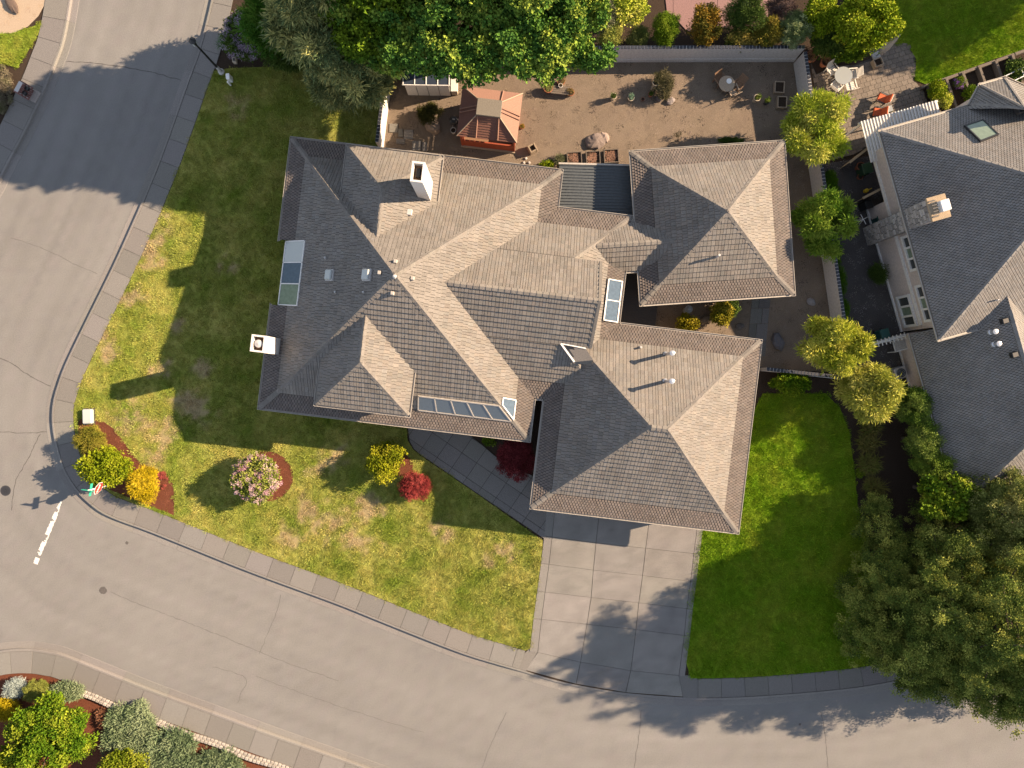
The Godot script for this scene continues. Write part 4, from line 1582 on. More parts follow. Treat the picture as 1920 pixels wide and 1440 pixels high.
	for q in [[3.3, 12.15], [3.3, 14.1]]:
		var h: float = 2.7 + 0.75 * (q[0] + 0.35)
		box_vent(house, Vector3(q[0], h + 0.1, q[1]), Vector3(0.35, 0.3, 0.3), M.black_iron)
	pipe_vent(house, Vector3(3.05, 5.6, 10.9), 0.35, 0.04, false)
	# stone chimney up the wall
	var ch := Node3D.new()
	put(ch, "chimney", house)
	var core := MB.new()
	core.box(Vector3(0.55, 3.45, 5.21), Vector3(0.86, 6.9, 1.1))
	obj("core", core, M.joint, ch)
	var y := 0.0
	var k := 0
	while y < 6.85:
		var hgt := rng.randf_range(0.16, 0.26)
		hgt = minf(hgt, 6.9 - y)
		var z := 4.63
		while z < 5.79 - 0.02:
			var w := minf(rng.randf_range(0.18, 0.48), 5.79 - z)
			if 5.79 - z - w < 0.1:
				w = 5.79 - z
			var sb := MB.new()
			var t := rng.randf_range(0.32, 0.62)
			sb.box(Vector3(0.09 + rng.randf_range(-0.02, 0.02), y + hgt / 2, z + w / 2), Vector3(0.1, hgt - 0.025, w - 0.025), Basis(), Color(t, t * 0.93, t * 0.87), 0.02)
			obj("stone", sb, M.stone, ch)
			z += w
		# side faces
		for s in [-1.0, 1.0]:
			var sb := MB.new()
			var t := rng.randf_range(0.3, 0.5)
			sb.box(Vector3(0.56, y + hgt / 2, 5.21 + s * 0.57), Vector3(0.8, hgt - 0.025, 0.06), Basis(), Color(t, t * 0.92, t * 0.86), 0.015)
			obj("stone", sb, M.stone, ch)
		y += hgt
		k += 1
	var cp := MB.new()
	cp.box(Vector3(0.56, 6.96, 5.21), Vector3(1.06, 0.13, 1.3), Basis(), Color(0.52, 0.4, 0.27), 0.02)
	obj("capstone", cp, M.stone, ch)
	cp = MB.new()
	cp.box(Vector3(0.75, 7.2, 5.21), Vector3(0.5, 0.34, 0.6), Basis(), Color.WHITE, 0.03)
	obj("flue_cap", cp, M.white_trim, ch)
	cp = MB.new()
	for i in 9:
		var a0 := PI * i / 8.0
		var rr := 0.44
		var c0 := Vector3(0.24, 7.04 + 0.24 * sin(a0), 5.21 + rr * cos(a0))
		cp.box(c0, Vector3(0.34, 0.03, 0.05))
	obj("spark_guard", cp, M.dark_metal, ch)
	# ribbed patio cover along the north wall
	var pc := thing("patio_cover", "white ribbed patio cover against the neighbouring house", "patio cover", house.position, house.rotation.y)
	var pm := MB.new()
	var x := 0.3
	while x < 5.0:
		pm.box(Vector3(x + 0.06, 2.62, -0.05), Vector3(0.125, 0.03, 2.5), Basis(Vector3.RIGHT, 0.05))
		x += 0.19
	obj("panel", pm, M.white_wood, pc)
	pm = MB.new()
	x = 0.3
	while x < 5.05:
		var rb := MB.new()
		rb.box(Vector3(x - 0.02, 2.655, -0.05), Vector3(0.045, 0.07, 2.5), Basis(Vector3.RIGHT, 0.05))
		obj("rib", rb, M.white_trim, pc)
		x += 0.19
	pm.box(Vector3(2.65, 2.52, -1.25), Vector3(4.9, 0.14, 0.08))
	for q in [0.4, 4.85]:
		pm.box(Vector3(q, 1.28, -1.2), Vector3(0.1, 2.5, 0.1))
	obj("post_frame", pm, M.white_trim, pc)
	# tan screens in the open bay
	for q in [[[1594, 304], [1628, 277], 1.5, "tan board screen at the head of the neighbouring side yard"], [[1619, 371], [1652, 354], 1.5, "tan board screen beside the stone chimney"]]:
		var a := at(q[0][0], q[0][1], 1.5); var b := at(q[1][0], q[1][1], 1.5)
		var sc := thing("fence_screen", q[3], "fence", Vector3((a.x + b.x) / 2, 0, (a.z + b.z) / 2), -atan2(b.z - a.z, b.x - a.x), "tan board screens in the neighbouring side yard")
		var l := Vector2(b.x - a.x, b.z - a.z).length()
		var n := int(l / 0.15)
		for i in n:
			var bm := MB.new()
			bm.box(Vector3(-l / 2 + (i + 0.5) * l / n, 0.78, 0), Vector3(l / n - 0.012, 1.4, 0.03))
			obj("board", bm, M.tan_fence, sc)
		var rl := MB.new()
		rl.box(Vector3(0, 1.5, 0), Vector3(l + 0.1, 0.05, 0.14))
		obj("cap_rail", rl, M.tan_fence, sc)
	# picket gate between the wall and the house
	var g0 := at(1622, 650, 1.2); var g1 := at(1694, 630, 1.2)
	var gt := thing("picket_gate", "white picket gate across the dark side yard", "gate", Vector3((g0.x + g1.x) / 2, 0, (g0.z + g1.z) / 2), -atan2(g1.z - g0.z, g1.x - g0.x))
	var gl := Vector2(g1.x - g0.x, g1.z - g0.z).length()
	for i in 11:
		var pk := MB.new()
		pk.box(Vector3(-gl / 2 + gl * i / 10.0, 0.7, 0), Vector3(0.07, 1.3, 0.035))
		pk.box(Vector3(-gl / 2 + gl * i / 10.0, 1.38, 0), Vector3(0.05, 0.05, 0.42))
		obj("picket", pk, M.white_trim, gt)
	for yy in [0.35, 1.15, 1.38]:
		var rl := MB.new()
		rl.box(Vector3(0, yy, 0.05 if yy < 1.3 else 0.0), Vector3(gl + 0.1, 0.07, 0.04))
		rl.box(Vector3(0, yy, -0.06 if yy < 1.3 else -0.08), Vector3(gl + 0.1, 0.03, 0.04))
		obj("rail", rl, M.white_trim, gt)
	# wall mounted frame and air conditioner
	var ac := thing("air_conditioner", "white air conditioning unit with round fan against the wall", "air conditioner", at(1690, 699, 0.75) * Vector3(1, 0, 1), deg_to_rad(15.8))
	var am := MB.new()
	am.box(Vector3(0, 0.4, 0), Vector3(0.72, 0.66, 0.72), Basis(), Color.WHITE, 0.04)
	obj("cabinet", am, M.steel, ac)
	am = MB.new()
	am.lathe(Vector3(0, 0.735, 0), [[0.29, 0.0], [0.29, 0.012], [0.0, 0.012]], 20)
	obj("fan_well", am, M.roof_metal, ac)
	for i in 4:
		am = MB.new()
		var an := TAU * i / 4.0 + 0.3
		am.box(Vector3(cos(an) * 0.13, 0.765, sin(an) * 0.13), Vector3(0.24, 0.012, 0.1), Basis(Vector3.UP, -an) * Basis(Vector3.RIGHT, 0.25), Color.WHITE)
		obj("fan_blade", am, M.shed_blue, ac)
	am = MB.new()
	for r in [0.1, 0.19, 0.28]:
		for i in 16:
			var a0 := TAU * i / 16.0; var a1 := TAU * (i + 1) / 16.0
			am.tube(Vector3(cos(a0) * r, 0.8, sin(a0) * r), Vector3(cos(a1) * r, 0.8, sin(a1) * r), 0.006, 0.006, 4, Color.WHITE, false)
	obj("guard", am, M.steel, ac)
	var fr := thing("screen_frame", "white framed open hatch on the wall above the picket gate", "frame", at(1690, 646, 1.0) * Vector3(1, 0, 1), deg_to_rad(15.8))
	var fm := MB.new()
	for q in [[0.0, -0.34, 0.95, 0.05], [0.0, 0.34, 0.95, 0.05]]:
		fm.box(Vector3(q[0], 1.0, q[1]), Vector3(q[2], 0.05, q[3]))
	fm.box(Vector3(-0.47, 1.0, 0), Vector3(0.05, 0.05, 0.68)); fm.box(Vector3(0.47, 1.0, 0), Vector3(0.05, 0.05, 0.68))
	for q in [[-0.47, -0.34], [0.47, -0.34], [-0.47, 0.34], [0.47, 0.34]]:
		fm.box(Vector3(q[0], 0.5, q[1]), Vector3(0.05, 1.0, 0.05))
	obj("bar_frame", fm, M.white_trim, fr)
	fm = MB.new()
	fm.box(Vector3(0, 0.985, 0), Vector3(0.9, 0.02, 0.64))
	obj("mesh_top", fm, M.canvas, fr)

func neigh_block(rf: Roof, L: float, W: float, eave: float, slope: float, reach: float) -> void:
	# only the western end of this roof comes near the picture; beyond it the planes carry plain sheets
	var half := W / 2
	roof_face(rf, rf.field, [Vector2(0, 0), Vector2(0, W), Vector2(half, half)], Vector2(0, 0), Vector2(1, 0), eave, slope, ASPH)
	roof_face(rf, rf.field, [Vector2(0, 0), Vector2(reach, 0), Vector2(reach, half), Vector2(half, half)], Vector2(0, 0), Vector2(0, 1), eave, slope, ASPH)
	roof_face(rf, rf.field, [Vector2(0, W), Vector2(reach, W), Vector2(reach, half), Vector2(half, half)], Vector2(0, W), Vector2(0, -1), eave, slope, ASPH)
	var ridge := eave + half * slope
	rf.under.face([Vector3(reach, eave, 0), Vector3(L, eave, 0), Vector3(L, ridge, half), Vector3(reach, ridge, half)], Vector3.UP)
	rf.under.face([Vector3(reach, eave, W), Vector3(L, eave, W), Vector3(L, ridge, half), Vector3(reach, ridge, half)], Vector3.UP)
	rf.under.flat(PackedVector2Array([Vector2(0.02, 0.02), Vector2(L, 0.02), Vector2(L, W - 0.02), Vector2(0.02, W - 0.02)]), eave - 0.12, Color.WHITE, true)
	cap_line(rf.caps, Vector3(0, eave, 0), Vector3(half, ridge, half), slope, ASPH.color, 0.11)
	cap_line(rf.caps, Vector3(0, eave, W), Vector3(half, ridge, half), slope, ASPH.color, 0.11)
	cap_line(rf.caps, Vector3(half, ridge, half), Vector3(L, ridge, half), slope, ASPH.color, 0.11)
	eave_line(rf, Vector3(0, eave, 0), Vector3(0, eave, W), Vector3(-1, 0, 0))
	eave_line(rf, Vector3(0, eave, 0), Vector3(L, eave, 0), Vector3(0, 0, -1))
	eave_line(rf, Vector3(0, eave, W), Vector3(2.3, eave, W), Vector3(0, 0, 1))

# ---------------------------------------------------------------- walls, garden buildings and furniture
func yard_wall(label: String, a: Vector2, b: Vector2, h: float, inner: Vector2, plinth := true) -> void:
	var d := (b - a).normalized()
	var out := -inner
	var l := a.distance_to(b)
	var mid := (a + b) * 0.5 + out * 0.09
	var root := thing("garden_wall", label, "wall", v3(mid, 0), -atan2(d.y, d.x), "rendered walls round the gravel yard")
	var mb := MB.new()
	mb.box(Vector3(0, h / 2 - 0.02, 0), Vector3(l, h - 0.04, 0.18))
	obj("body", mb, M.yard_wall, root)
	if plinth:
		mb = MB.new()
		var s := 1.0 if Vector2(-d.y, d.x).dot(inner) > 0 else -1.0
		mb.box(Vector3(0, 0.25, s * 0.1), Vector3(l, 0.5, 0.05))
		obj("plinth", mb, M.yard_wall, root)
	var n := int(l / 0.21)
	var tile := MB.new()
	var w := l / n
	tile.box(Vector3(0, 0.0, 0), Vector3(w - 0.03, 0.045, 0.21), Basis(), Color.WHITE, 0.012)
	var tm := tile.mesh()
	for i in n:
		var o := MeshInstance3D.new()
		o.mesh = tm
		o.material_override = M.navy_tile
		o.position = Vector3(-l / 2 + (i + 0.5) * w, h - 0.01 + rng.randf_range(-0.003, 0.003), 0)
		o.rotation.x = rng.randf_range(-0.02, 0.02)
		put(o, "cap_tile", root)
	mb = MB.new()
	mb.box(Vector3(0, h - 0.035, 0), Vector3(l, 0.02, 0.2))
	obj("mortar_bed", mb, M.white_trim, root)

func pot(label: String, px: float, py: float, r: float, h: float, m: Material, plant := "", pal := [], group := "pots and planters in the gravel yard") -> Node3D:
	var root := thing("potted_plant" if plant != "" else "flower_pot", label, "plant pot", at(px, py, h) * Vector3(1, 0, 1) + Vector3(0, 0.1, 0), rng.randf() * 3.0, group)
	var mb := MB.new()
	mb.lathe(Vector3.ZERO, [[r * 0.68, 0.0], [r * 0.97, h * 0.86], [r * 1.08, h * 0.87], [r * 1.08, h], [r * 0.92, h], [r * 0.9, h * 0.85], [0.0, h * 0.85]], 18)
	obj("pot", mb, m, root)
	mb = MB.new()
	mb.lathe(Vector3.ZERO, [[r * 0.9, h * 0.86], [0.0, h * 0.88]], 14)
	obj("earth", mb, M.soil, root)
	if plant != "":
		foliage(root, "foliage", [[Vector3(0, h * 1.05 + r * 0.4, 0), Vector3(r, r * 0.8, r) * 0.95]], 26, r * 0.42, plant, pal)
	return root

func rock(label: String, px: float, py: float, rad: Vector3, turn: float, tone: Color, called := "rock", group := "") -> void:
	var root := thing(called, label, "rock", at(px, py, rad.y * 0.7) * Vector3(1, 0, 1) + Vector3(0, 0.1, 0), turn, group)
	var mb := MB.new()
	mb.rock(Vector3(0, rad.y * 0.45, 0), rad, n_lump, px * 0.37 + py * 0.11, tone, 16, 0.17)
	obj("stone", mb, M.stone, root)

func build_walls() -> void:
	yard_wall("grey rendered yard wall with navy tile coping along the back hedge", at2(735, 118), at2(1487, 116.5), 1.85, Vector2(0, 1))
	var ea := at2(1486, 118); var eb := at2(1571, 701)
	var dn := (eb - ea).normalized()
	yard_wall("tall rendered yard wall with navy coping beside the dark side gravel", ea + dn * 0.1, eb, 1.72, Vector2(-dn.y, dn.x) if Vector2(-dn.y, dn.x).x < 0 else Vector2(dn.y, -dn.x), false)
	var wa := at2(738, 130); var wb := at2(719, 284)
	var dw := (wb - wa).normalized()
	yard_wall("sunlit rendered yard wall running from the maple to the house", wa, wb, 1.75, Vector2(dw.y, -dw.x) if Vector2(dw.y, -dw.x).x > 0 else Vector2(-dw.y, dw.x), false)
	yard_wall("low wall with tile coping between the guest court and side lawn", at2(1424, 690), at2(1574, 706), 1.3, Vector2(0.1, -0.99), false)

func build_gazebo() -> void:
	var c := (at(868, 165, 2.2) + at(980, 178, 2.2) + at(968, 267, 2.2) + at(857, 253, 2.2)) * 0.25
	var root := thing("gazebo", "red brown slatted gazebo with flat grey roof hatch in the gravel yard", "gazebo", Vector3(c.x, 0.1, c.z), -deg_to_rad(6.9))
	var ex := 1.82; var ez := 1.5; var tx := 0.7; var tz := 0.47; var y0 := 2.15; var y1 := 3.1
	# walls
	var wm := MB.new()
	for s in [-1.0, 1.0]:
		wm.box(Vector3(0, 0.5, s * (ez - 0.2)), Vector3(2 * ex - 0.4, 1.0, 0.08))
		wm.box(Vector3(s * (ex - 0.2), 0.5, 0), Vector3(0.08, 1.0, 2 * ez - 0.48))
	obj("wall_panel", wm, M.red_wall, root)
	for s in [-1.0, 1.0]:
		for t in [-1.0, 1.0]:
			var pm := MB.new()
			pm.box(Vector3(s * (ex - 0.2), 1.07, t * (ez - 0.2)), Vector3(0.13, 2.14, 0.13))
			obj("post", pm, M.red_wall, root)
		var fl := MB.new()
		fl.box(Vector3(0, 0.04, s * (ez - 0.12)), Vector3(2 * ex - 0.2, 0.08, 0.12))
		obj("sill", fl, M.pale_wood, root)
	wm = MB.new()
	wm.box(Vector3(0, 0.06, 0), Vector3(2 * ex - 0.5, 0.05, 2 * ez - 0.5))
	obj("floor_deck", wm, M.wood, root)
	# louvred roof, board by board
	for face in 4:
		var rows := 9
		for i in rows:
			var f0 := float(i) / rows
			var f1 := float(i + 1) / rows
			var x0 := lerpf(ex, tx, f0); var x1 := lerpf(ex, tx, f1)
			var z0 := lerpf(ez, tz, f0); var z1 := lerpf(ez, tz, f1)
			var ya := lerpf(y0, y1, f0); var yb := lerpf(y0, y1, f1) - 0.02
			var bm := MB.new()
			var p: Array
			var lift := Vector3(0, 0.022, 0)
			if face == 0: p = [Vector3(-x0, ya, z0), Vector3(x0, ya, z0), Vector3(x1, yb, z1), Vector3(-x1, yb, z1)]
			elif face == 1: p = [Vector3(-x0, ya, -z0), Vector3(x0, ya, -z0), Vector3(x1, yb, -z1), Vector3(-x1, yb, -z1)]
			elif face == 2: p = [Vector3(x0, ya, -z0), Vector3(x0, ya, z0), Vector3(x1, yb, z1), Vector3(x1, yb, -z1)]
			else: p = [Vector3(-x0, ya, -z0), Vector3(-x0, ya, z0), Vector3(-x1, yb, z1), Vector3(-x1, yb, -z1)]
			bm.face([p[0] + lift, p[1] + lift, p[2], p[3]], Vector3.UP)
			bm.face([p[0] + lift, p[1] + lift, p[1] - Vector3(0, 0.0, 0), p[0]], (p[0] + p[1]) * 0.5 * Vector3(1, 0, 1))
			obj("roof_board", bm, M.red_wood if face in [0, 3] else M.cedar, root)
		for k in [-0.36, 0.36]:
			if face == 1 and k < 0:
				continue
			var a: Vector3; var b: Vector3
			if face == 0 or face == 1:
				var sg := 1.0 if face == 0 else -1.0
				a = Vector3(k * ex, y0 + 0.08, sg * ez); b = Vector3(k * ex * 0.95, y1 + 0.04, sg * tz)
			else:
				var sg := 1.0 if face == 2 else -1.0
				a = Vector3(sg * ex, y0 + 0.08, k * 0.3); b = Vector3(sg * tx, y1 + 0.04, k * 0.3)
			var bt := MB.new()
			bt.tube(a, b, 0.045, 0.045, 4)
			obj("batten", bt, M.cedar, root)
	for s in [-1.0, 1.0]:
		for t in [-1.0, 1.0]:
			var hb := MB.new()
			hb.tube(Vector3(s * ex, y0 + 0.05, t * ez), Vector3(s * tx, y1 + 0.03, t * tz), 0.035, 0.035, 5)
			obj("hip_trim", hb, M.pale_wood, root)
	var top := MB.new()
	top.box(Vector3(0, y1 + 0.1, 0), Vector3(2 * tx + 0.06, 0.16, 2 * tz + 0.06), Basis(), Color.WHITE, 0.02)
	obj("roof_hatch", top, M.hatch, root)

func build_shed() -> void:
	var a := at(758, 182, 0.1)
	var root := thing("garden_shed", "low garden shed with navy ribbed roof and four pale front panels", "shed", Vector3(-5.2, 0.1, -18.95), -deg_to_rad(0.8))
	var mb := MB.new()
	mb.box(Vector3(0, 0.8, -0.05), Vector3(2.7, 1.6, 1.5))
	obj("body", mb, M.dark_metal, root)
	for i in 4:
		mb = MB.new()
		mb.box(Vector3(-1.02 + i * 0.68, 0.82, 0.725), Vector3(0.64, 1.6, 0.04))
		obj("door_panel", mb, M.white_wood, root)
	mb = MB.new()
	mb.box(Vector3(0, 1.7, -0.05), Vector3(2.86, 0.06, 1.7))
	obj("roof", mb, M.shed_blue, root)
	for i in 5:
		mb = MB.new()
		mb.box(Vector3(-1.4 + i * 0.7, 1.75, -0.05), Vector3(0.05, 0.05, 1.72))
		obj("roof_rib", mb, M.white_trim, root)
	mb = MB.new()
	mb.box(Vector3(0, 1.72, 0.81), Vector3(2.9, 0.09, 0.04))
	obj("roof_edge", mb, M.white_trim, root)
	var ch := thing("storage_chest", "small cream storage chest beside the garden shed", "chest", Vector3(-3.6, 0.1, -18.6))
	mb = MB.new()
	mb.box(Vector3(0, 0.3, 0), Vector3(0.4, 0.6, 0.75), Basis(), Color.WHITE, 0.02)
	obj("body", mb, M.cream_pot, ch)
	mb = MB.new()
	mb.box(Vector3(0, 0.64, 0), Vector3(0.44, 0.06, 0.8), Basis(), Color.WHITE, 0.02)
	obj("lid", mb, M.white_wood, ch)

func slat_chair(label: String, px: float, py: float, turn: float, m: Material, reclining: bool, group: String, cushion := false) -> void:
	var root := thing("garden_chair", label, "chair", at(px, py, 0.4) * Vector3(1, 0, 1) + Vector3(0, 0.1, 0), turn, group)
	for s in [-1.0, 1.0]:
		for t in [-1.0, 1.0]:
			var lm := MB.new()
			lm.box(Vector3(s * 0.26, 0.24, t * 0.24), Vector3(0.05, 0.48, 0.05))
			obj("leg", lm, m, root)
		var am := MB.new()
		am.box(Vector3(s * 0.3, 0.6, 0.0), Vector3(0.06, 0.03, 0.56))
		am.box(Vector3(s * 0.3, 0.5, 0.24), Vector3(0.04, 0.24, 0.04))
		obj("armrest", am, m, root)
	for i in 5:
		var sm := MB.new()
		sm.box(Vector3(0, 0.42, -0.22 + i * 0.115), Vector3(0.54, 0.025, 0.09))
		obj("seat_slat", sm, m, root)
	var lean := 0.75 if reclining else 0.3
	for i in 6:
		var bm := MB.new()
		var f := i / 5.0
		bm.box(Vector3(0, 0.45 + f * 0.5 * cos(lean), -0.27 - f * 0.5 * sin(lean)), Vector3(0.54, 0.07, 0.025), Basis(Vector3.RIGHT, -lean))
		obj("back_slat", bm, m, root)
	if cushion:
		var cm := MB.new()
		cm.box(Vector3(0, 0.5, 0.02), Vector3(0.54, 0.13, 0.54), Basis(), Color.WHITE, 0.05)
		cm.box(Vector3(0, 0.75, -0.3), Vector3(0.54, 0.5, 0.13), Basis(Vector3.RIGHT, -0.3), Color.WHITE, 0.05)
		cm.lathe(Vector3(0, 0.56, 0.02), [[0.035, 0.0], [0.03, 0.012], [0.0, 0.016]], 8)
		obj("cushion", cm, M.cushion, root)

func round_table(called: String, label: String, px: float, py: float, r: float, h: float, m: Material) -> Node3D:
	var root := thing(called, label, "table", at(px, py, h) * Vector3(1, 0, 1) + Vector3(0, 0.1, 0))
	var mb := MB.new()
	mb.lathe(Vector3.ZERO, [[0.0, h - 0.03], [r, h - 0.03], [r, h], [0.0, h]], 22)
	obj("table_top", mb, m, root)
	for i in 4:
		var an := TAU * i / 4.0 + 0.5
		mb = MB.new()
		mb.tube(Vector3(cos(an) * r * 0.6, 0, sin(an) * r * 0.6), Vector3(cos(an) * r * 0.5, h - 0.03, sin(an) * r * 0.5), 0.025, 0.025, 6)
		obj("leg", mb, m, root)
	return root

func tray_box(called: String, label: String, px: float, py: float, sx: float, sz: float, h: float, turn: float, m: Material, fill: Material, group: String, chips := false) -> void:
	var root := thing(called, label, "planter box", at(px, py, h) * Vector3(1, 0, 1) + Vector3(0, 0.1, 0), turn, group)
	for s in [-1.0, 1.0]:
		var mb := MB.new()
		mb.box(Vector3(s * (sx / 2 - 0.025), h / 2, 0), Vector3(0.05, h, sz))
		obj("side_board", mb, m, root)
		mb = MB.new()
		mb.box(Vector3(0, h / 2 - 0.003, s * (sz / 2 - 0.025)), Vector3(sx - 0.1, h, 0.05))
		obj("end_board", mb, m, root)
	var f := MB.new()
	f.box(Vector3(0, h * 0.35, 0), Vector3(sx - 0.1, h * 0.7, sz - 0.1))
	obj("filling", f, fill, root)
	if chips:
		var places := []
		var cols := []
		for i in 26:
			places.append(Transform3D(Basis(Vector3.UP, rng.randf() * TAU).scaled(Vector3.ONE * 0.045), Vector3(rng.randf_range(-0.28, 0.28) * sx, h * 0.7, rng.randf_range(-0.3, 0.3) * sz)))
			var j := rng.randf_range(0.4, 1.8)
			cols.append(Color(0.2 * j, 0.11 * j, 0.075 * j))
		multi("bark", chip_mesh[0], M.pebble, places, cols, root)

func build_yard_things() -> void:
	build_walls()
	build_gazebo()
	build_shed()
	# ribbed metal patio roof between the wings
	var pr := thing("patio_roof", "dark ribbed metal patio roof between the main house and guest wing", "patio roof", at(1118, 356, 2.4) * Vector3(1, 0, 1), -deg_to_rad(1.5))
	var mb := MB.new()
	mb.box(Vector3(0, 2.35, 0), Vector3(4.5, 0.05, 2.9), Basis(Vector3.RIGHT, 0.06))
	obj("sheet", mb, M.roof_metal, pr)
	for i in 17:
		mb = MB.new()
		var z := -1.4 + i * 0.175
		mb.box(Vector3(0, 2.405 - z * 0.06, z), Vector3(4.5, 0.045, 0.035))
		obj("rib", mb, M.roof_metal, pr)
	mb = MB.new()
	mb.box(Vector3(0, 2.36 + 0.09, -1.5), Vector3(4.6, 0.16, 0.1))
	for q in [-2.1, 2.1]:
		mb.box(Vector3(q, 1.15, -1.4), Vector3(0.1, 2.3, 0.1))
	obj("beam_and_posts", mb, M.gutter, pr)
	# courtyard deck of dark boards
	var dk := thing("court_deck", "dark board deck in the court between the wings", "deck", at(1193, 562, 0.25) * Vector3(1, 0, 1), -deg_to_rad(6.9))
	for i in 26:
		mb = MB.new()
		mb.box(Vector3(0, 0.25, -1.85 + i * 0.145), Vector3(2.75, 0.04, 0.132))
		obj("board", mb, M.deck, dk)
	mb = MB.new()
	mb.box(Vector3(0, 0.12, 0), Vector3(2.65, 0.2, 3.6))
	obj("joists", mb, M.under, dk)
	# stepping stones left of the gazebo
	var k := 0
	for q in [[738, 240, 0.55, 0.55, "square stepping stone beside the sunlit wall"], [751, 249, 0.3, 0.5, "narrow upright stepping stone next to a square one"], [766, 252, 0.58, 0.58, "square stepping stone in the middle of the row"], [751, 265, 0.55, 0.32, "flat wide stepping stone below the square ones"], [781, 273, 0.55, 0.6, "square stepping stone nearest the house eave"], [796, 275, 0.3, 0.58, "narrow stepping stone at the end of the row"]]:
		var st := thing("stepping_stone", q[4], "paving stone", at(q[0], q[1], 0.14) * Vector3(1, 0, 1) + Vector3(0, 0.1, 0), -0.03, "concrete stepping stones in the gravel")
		mb = MB.new()
		mb.box(Vector3(0, 0.025, 0), Vector3(q[2], 0.06, q[3]), Basis(), concrete_tone(0.2, 0.27), 0.012)
		obj("slab", mb, M.concrete, st)
	# flagstone path in the side court
	var fp := thing("flagstone_path", "grey flagstone path crossing the shaded side court", "path")
	fp.set_meta("kind", "structure")
	var rows := [[1411, 556], [1408, 578], [1405, 607], [1402, 640], [1400, 668]]
	for i in rows.size() - 1:
		var x0: float = rows[i][0]; var y0: float = rows[i][1]; var x1: float = rows[i + 1][0]; var y1: float = rows[i + 1][1]
		var cut := 14.0 + (i % 2) * 8.0
		for q in [[0.0, cut], [cut, 35.0]]:
			slab_poly(fp, poly_at([[x0 + q[0], y0], [x0 + q[1], y0], [x1 + q[1], y1], [x1 + q[0], y1]], 0.13), 0.135, 0.012, concrete_tone(0.17, 0.24))
	# rocks
	rock("large flat boulder beside the three planter boxes", 1117, 265, Vector3(0.62, 0.26, 0.5), 0.3, Color(0.27, 0.215, 0.19), "boulder", "boulders in the gravel yard")
	rock("smaller pale boulder touching the large flat one", 1133, 259, Vector3(0.3, 0.2, 0.36), 0.8, Color(0.4, 0.31, 0.27), "boulder", "boulders in the gravel yard")
	rock("pointed tan boulder below the shaded rock shrub", 812, 236, Vector3(0.42, 0.4, 0.55), 0.6, Color(0.34, 0.26, 0.2), "boulder", "boulders in the gravel yard")
	rock("grey slab rock at the foot of the yard shrub", 1257, 190, Vector3(0.3, 0.16, 0.22), 0.5, Color(0.36, 0.31, 0.3), "boulder", "boulders in the gravel yard")
	rock("dark mossy rock beside the yard shrub", 1235, 185, Vector3(0.24, 0.22, 0.22), 1.5, Color(0.17, 0.15, 0.15), "boulder", "boulders in the gravel yard")
	rock("long dark boulder in the shaded side court", 1458, 640, Vector3(0.36, 0.3, 0.62), 0.35, Color(0.16, 0.155, 0.17), "boulder", "boulders in the side court")
	rock("small pale rock cluster in the side court", 1520, 566, Vector3(0.22, 0.14, 0.3), 0.9, Color(0.34, 0.32, 0.32), "boulder", "boulders in the side court")
	rock("flat dark rock beside the flagstone path", 1386, 612, Vector3(0.28, 0.12, 0.22), 0.2, Color(0.17, 0.15, 0.14), "boulder", "boulders in the side court")
	rock("tan wedge shaped rock between the two yellow court shrubs", 1322, 600, Vector3(0.35, 0.22, 0.22), 0.5, Color(0.33, 0.27, 0.2), "boulder", "boulders in the side court")
	for i in 3:
		rock(["topmost white stone of three by the eave", "left white stone of three by the eave", "right white stone of three by the eave"][i], [986, 982, 992][i], [298, 306, 306][i], Vector3(0.09, 0.08, 0.09), i * 1.0, Color(0.62, 0.58, 0.56), "rock", "three white stones by the eave")
	# bird bath in the court
	var bb := thing("bird_bath", "grey stone bird bath with round bowl in the court", "bird bath", at(1291, 580, 0.8) * Vector3(1, 0, 1) + Vector3(0, 0.1, 0))
	mb = MB.new()
	mb.lathe(Vector3.ZERO, [[0.2, 0.0], [0.18, 0.08], [0.08, 0.14], [0.09, 0.6], [0.2, 0.7]], 16, Color(0.4, 0.41, 0.41))
	obj("pedestal", mb, M.stone, bb)
	mb = MB.new()
	mb.lathe(Vector3.ZERO, [[0.1, 0.66], [0.24, 0.74], [0.24, 0.8], [0.2, 0.8], [0.1, 0.75], [0.0, 0.74]], 18, Color(0.46, 0.48, 0.48))
	obj("bowl", mb, M.stone, bb)
	mb = MB.new()
	mb.rock(Vector3(0, 0.84, 0), Vector3(0.17, 0.13, 0.17), n_lump, 3.0, Color(0.42, 0.44, 0.44), 10, 0.1)
	obj("ball", mb, M.stone, bb)
	# planters, trays, pots
	tray_box("planter_box", "left planter box of three full of bark by the patio roof", 1077, 298, 0.93, 0.85, 0.35, 0.06, M.timber, M.soil, "planter boxes by the patio roof", true)
	tray_box("planter_box", "middle planter box of three full of bark by the patio roof", 1112, 296, 0.9, 0.82, 0.35, 0.06, M.timber, M.soil, "planter boxes by the patio roof", true)
	tray_box("planter_box", "right planter box of three full of bark by the patio roof", 1146, 293, 0.93, 0.85, 0.35, 0.06, M.timber, M.soil, "planter boxes by the patio roof", true)
	tray_box("cold_frame", "upper wooden cold frame in the shaded yard corner", 1461, 164, 0.62, 0.72, 0.3, -0.05, M.pale_wood, M.soil, "cold frames in the yard corner")
	tray_box("cold_frame", "lower wooden cold frame in the shaded yard corner", 1466, 192, 0.6, 0.72, 0.3, -0.03, M.pale_wood, M.soil, "cold frames in the yard corner")
	var GR := [Color(0.07, 0.13, 0.02), Color(0.13, 0.2, 0.03), Color(0.2, 0.24, 0.05)]
	var SILVER := [Color(0.12, 0.22, 0.14), Color(0.22, 0.34, 0.24)]
	pot("cream rimmed pot with dark soil casting a long shadow", 1150, 181, 0.19, 0.5, M.cream_pot, "broad", [Color(0.06, 0.1, 0.02), Color(0.1, 0.14, 0.03)])
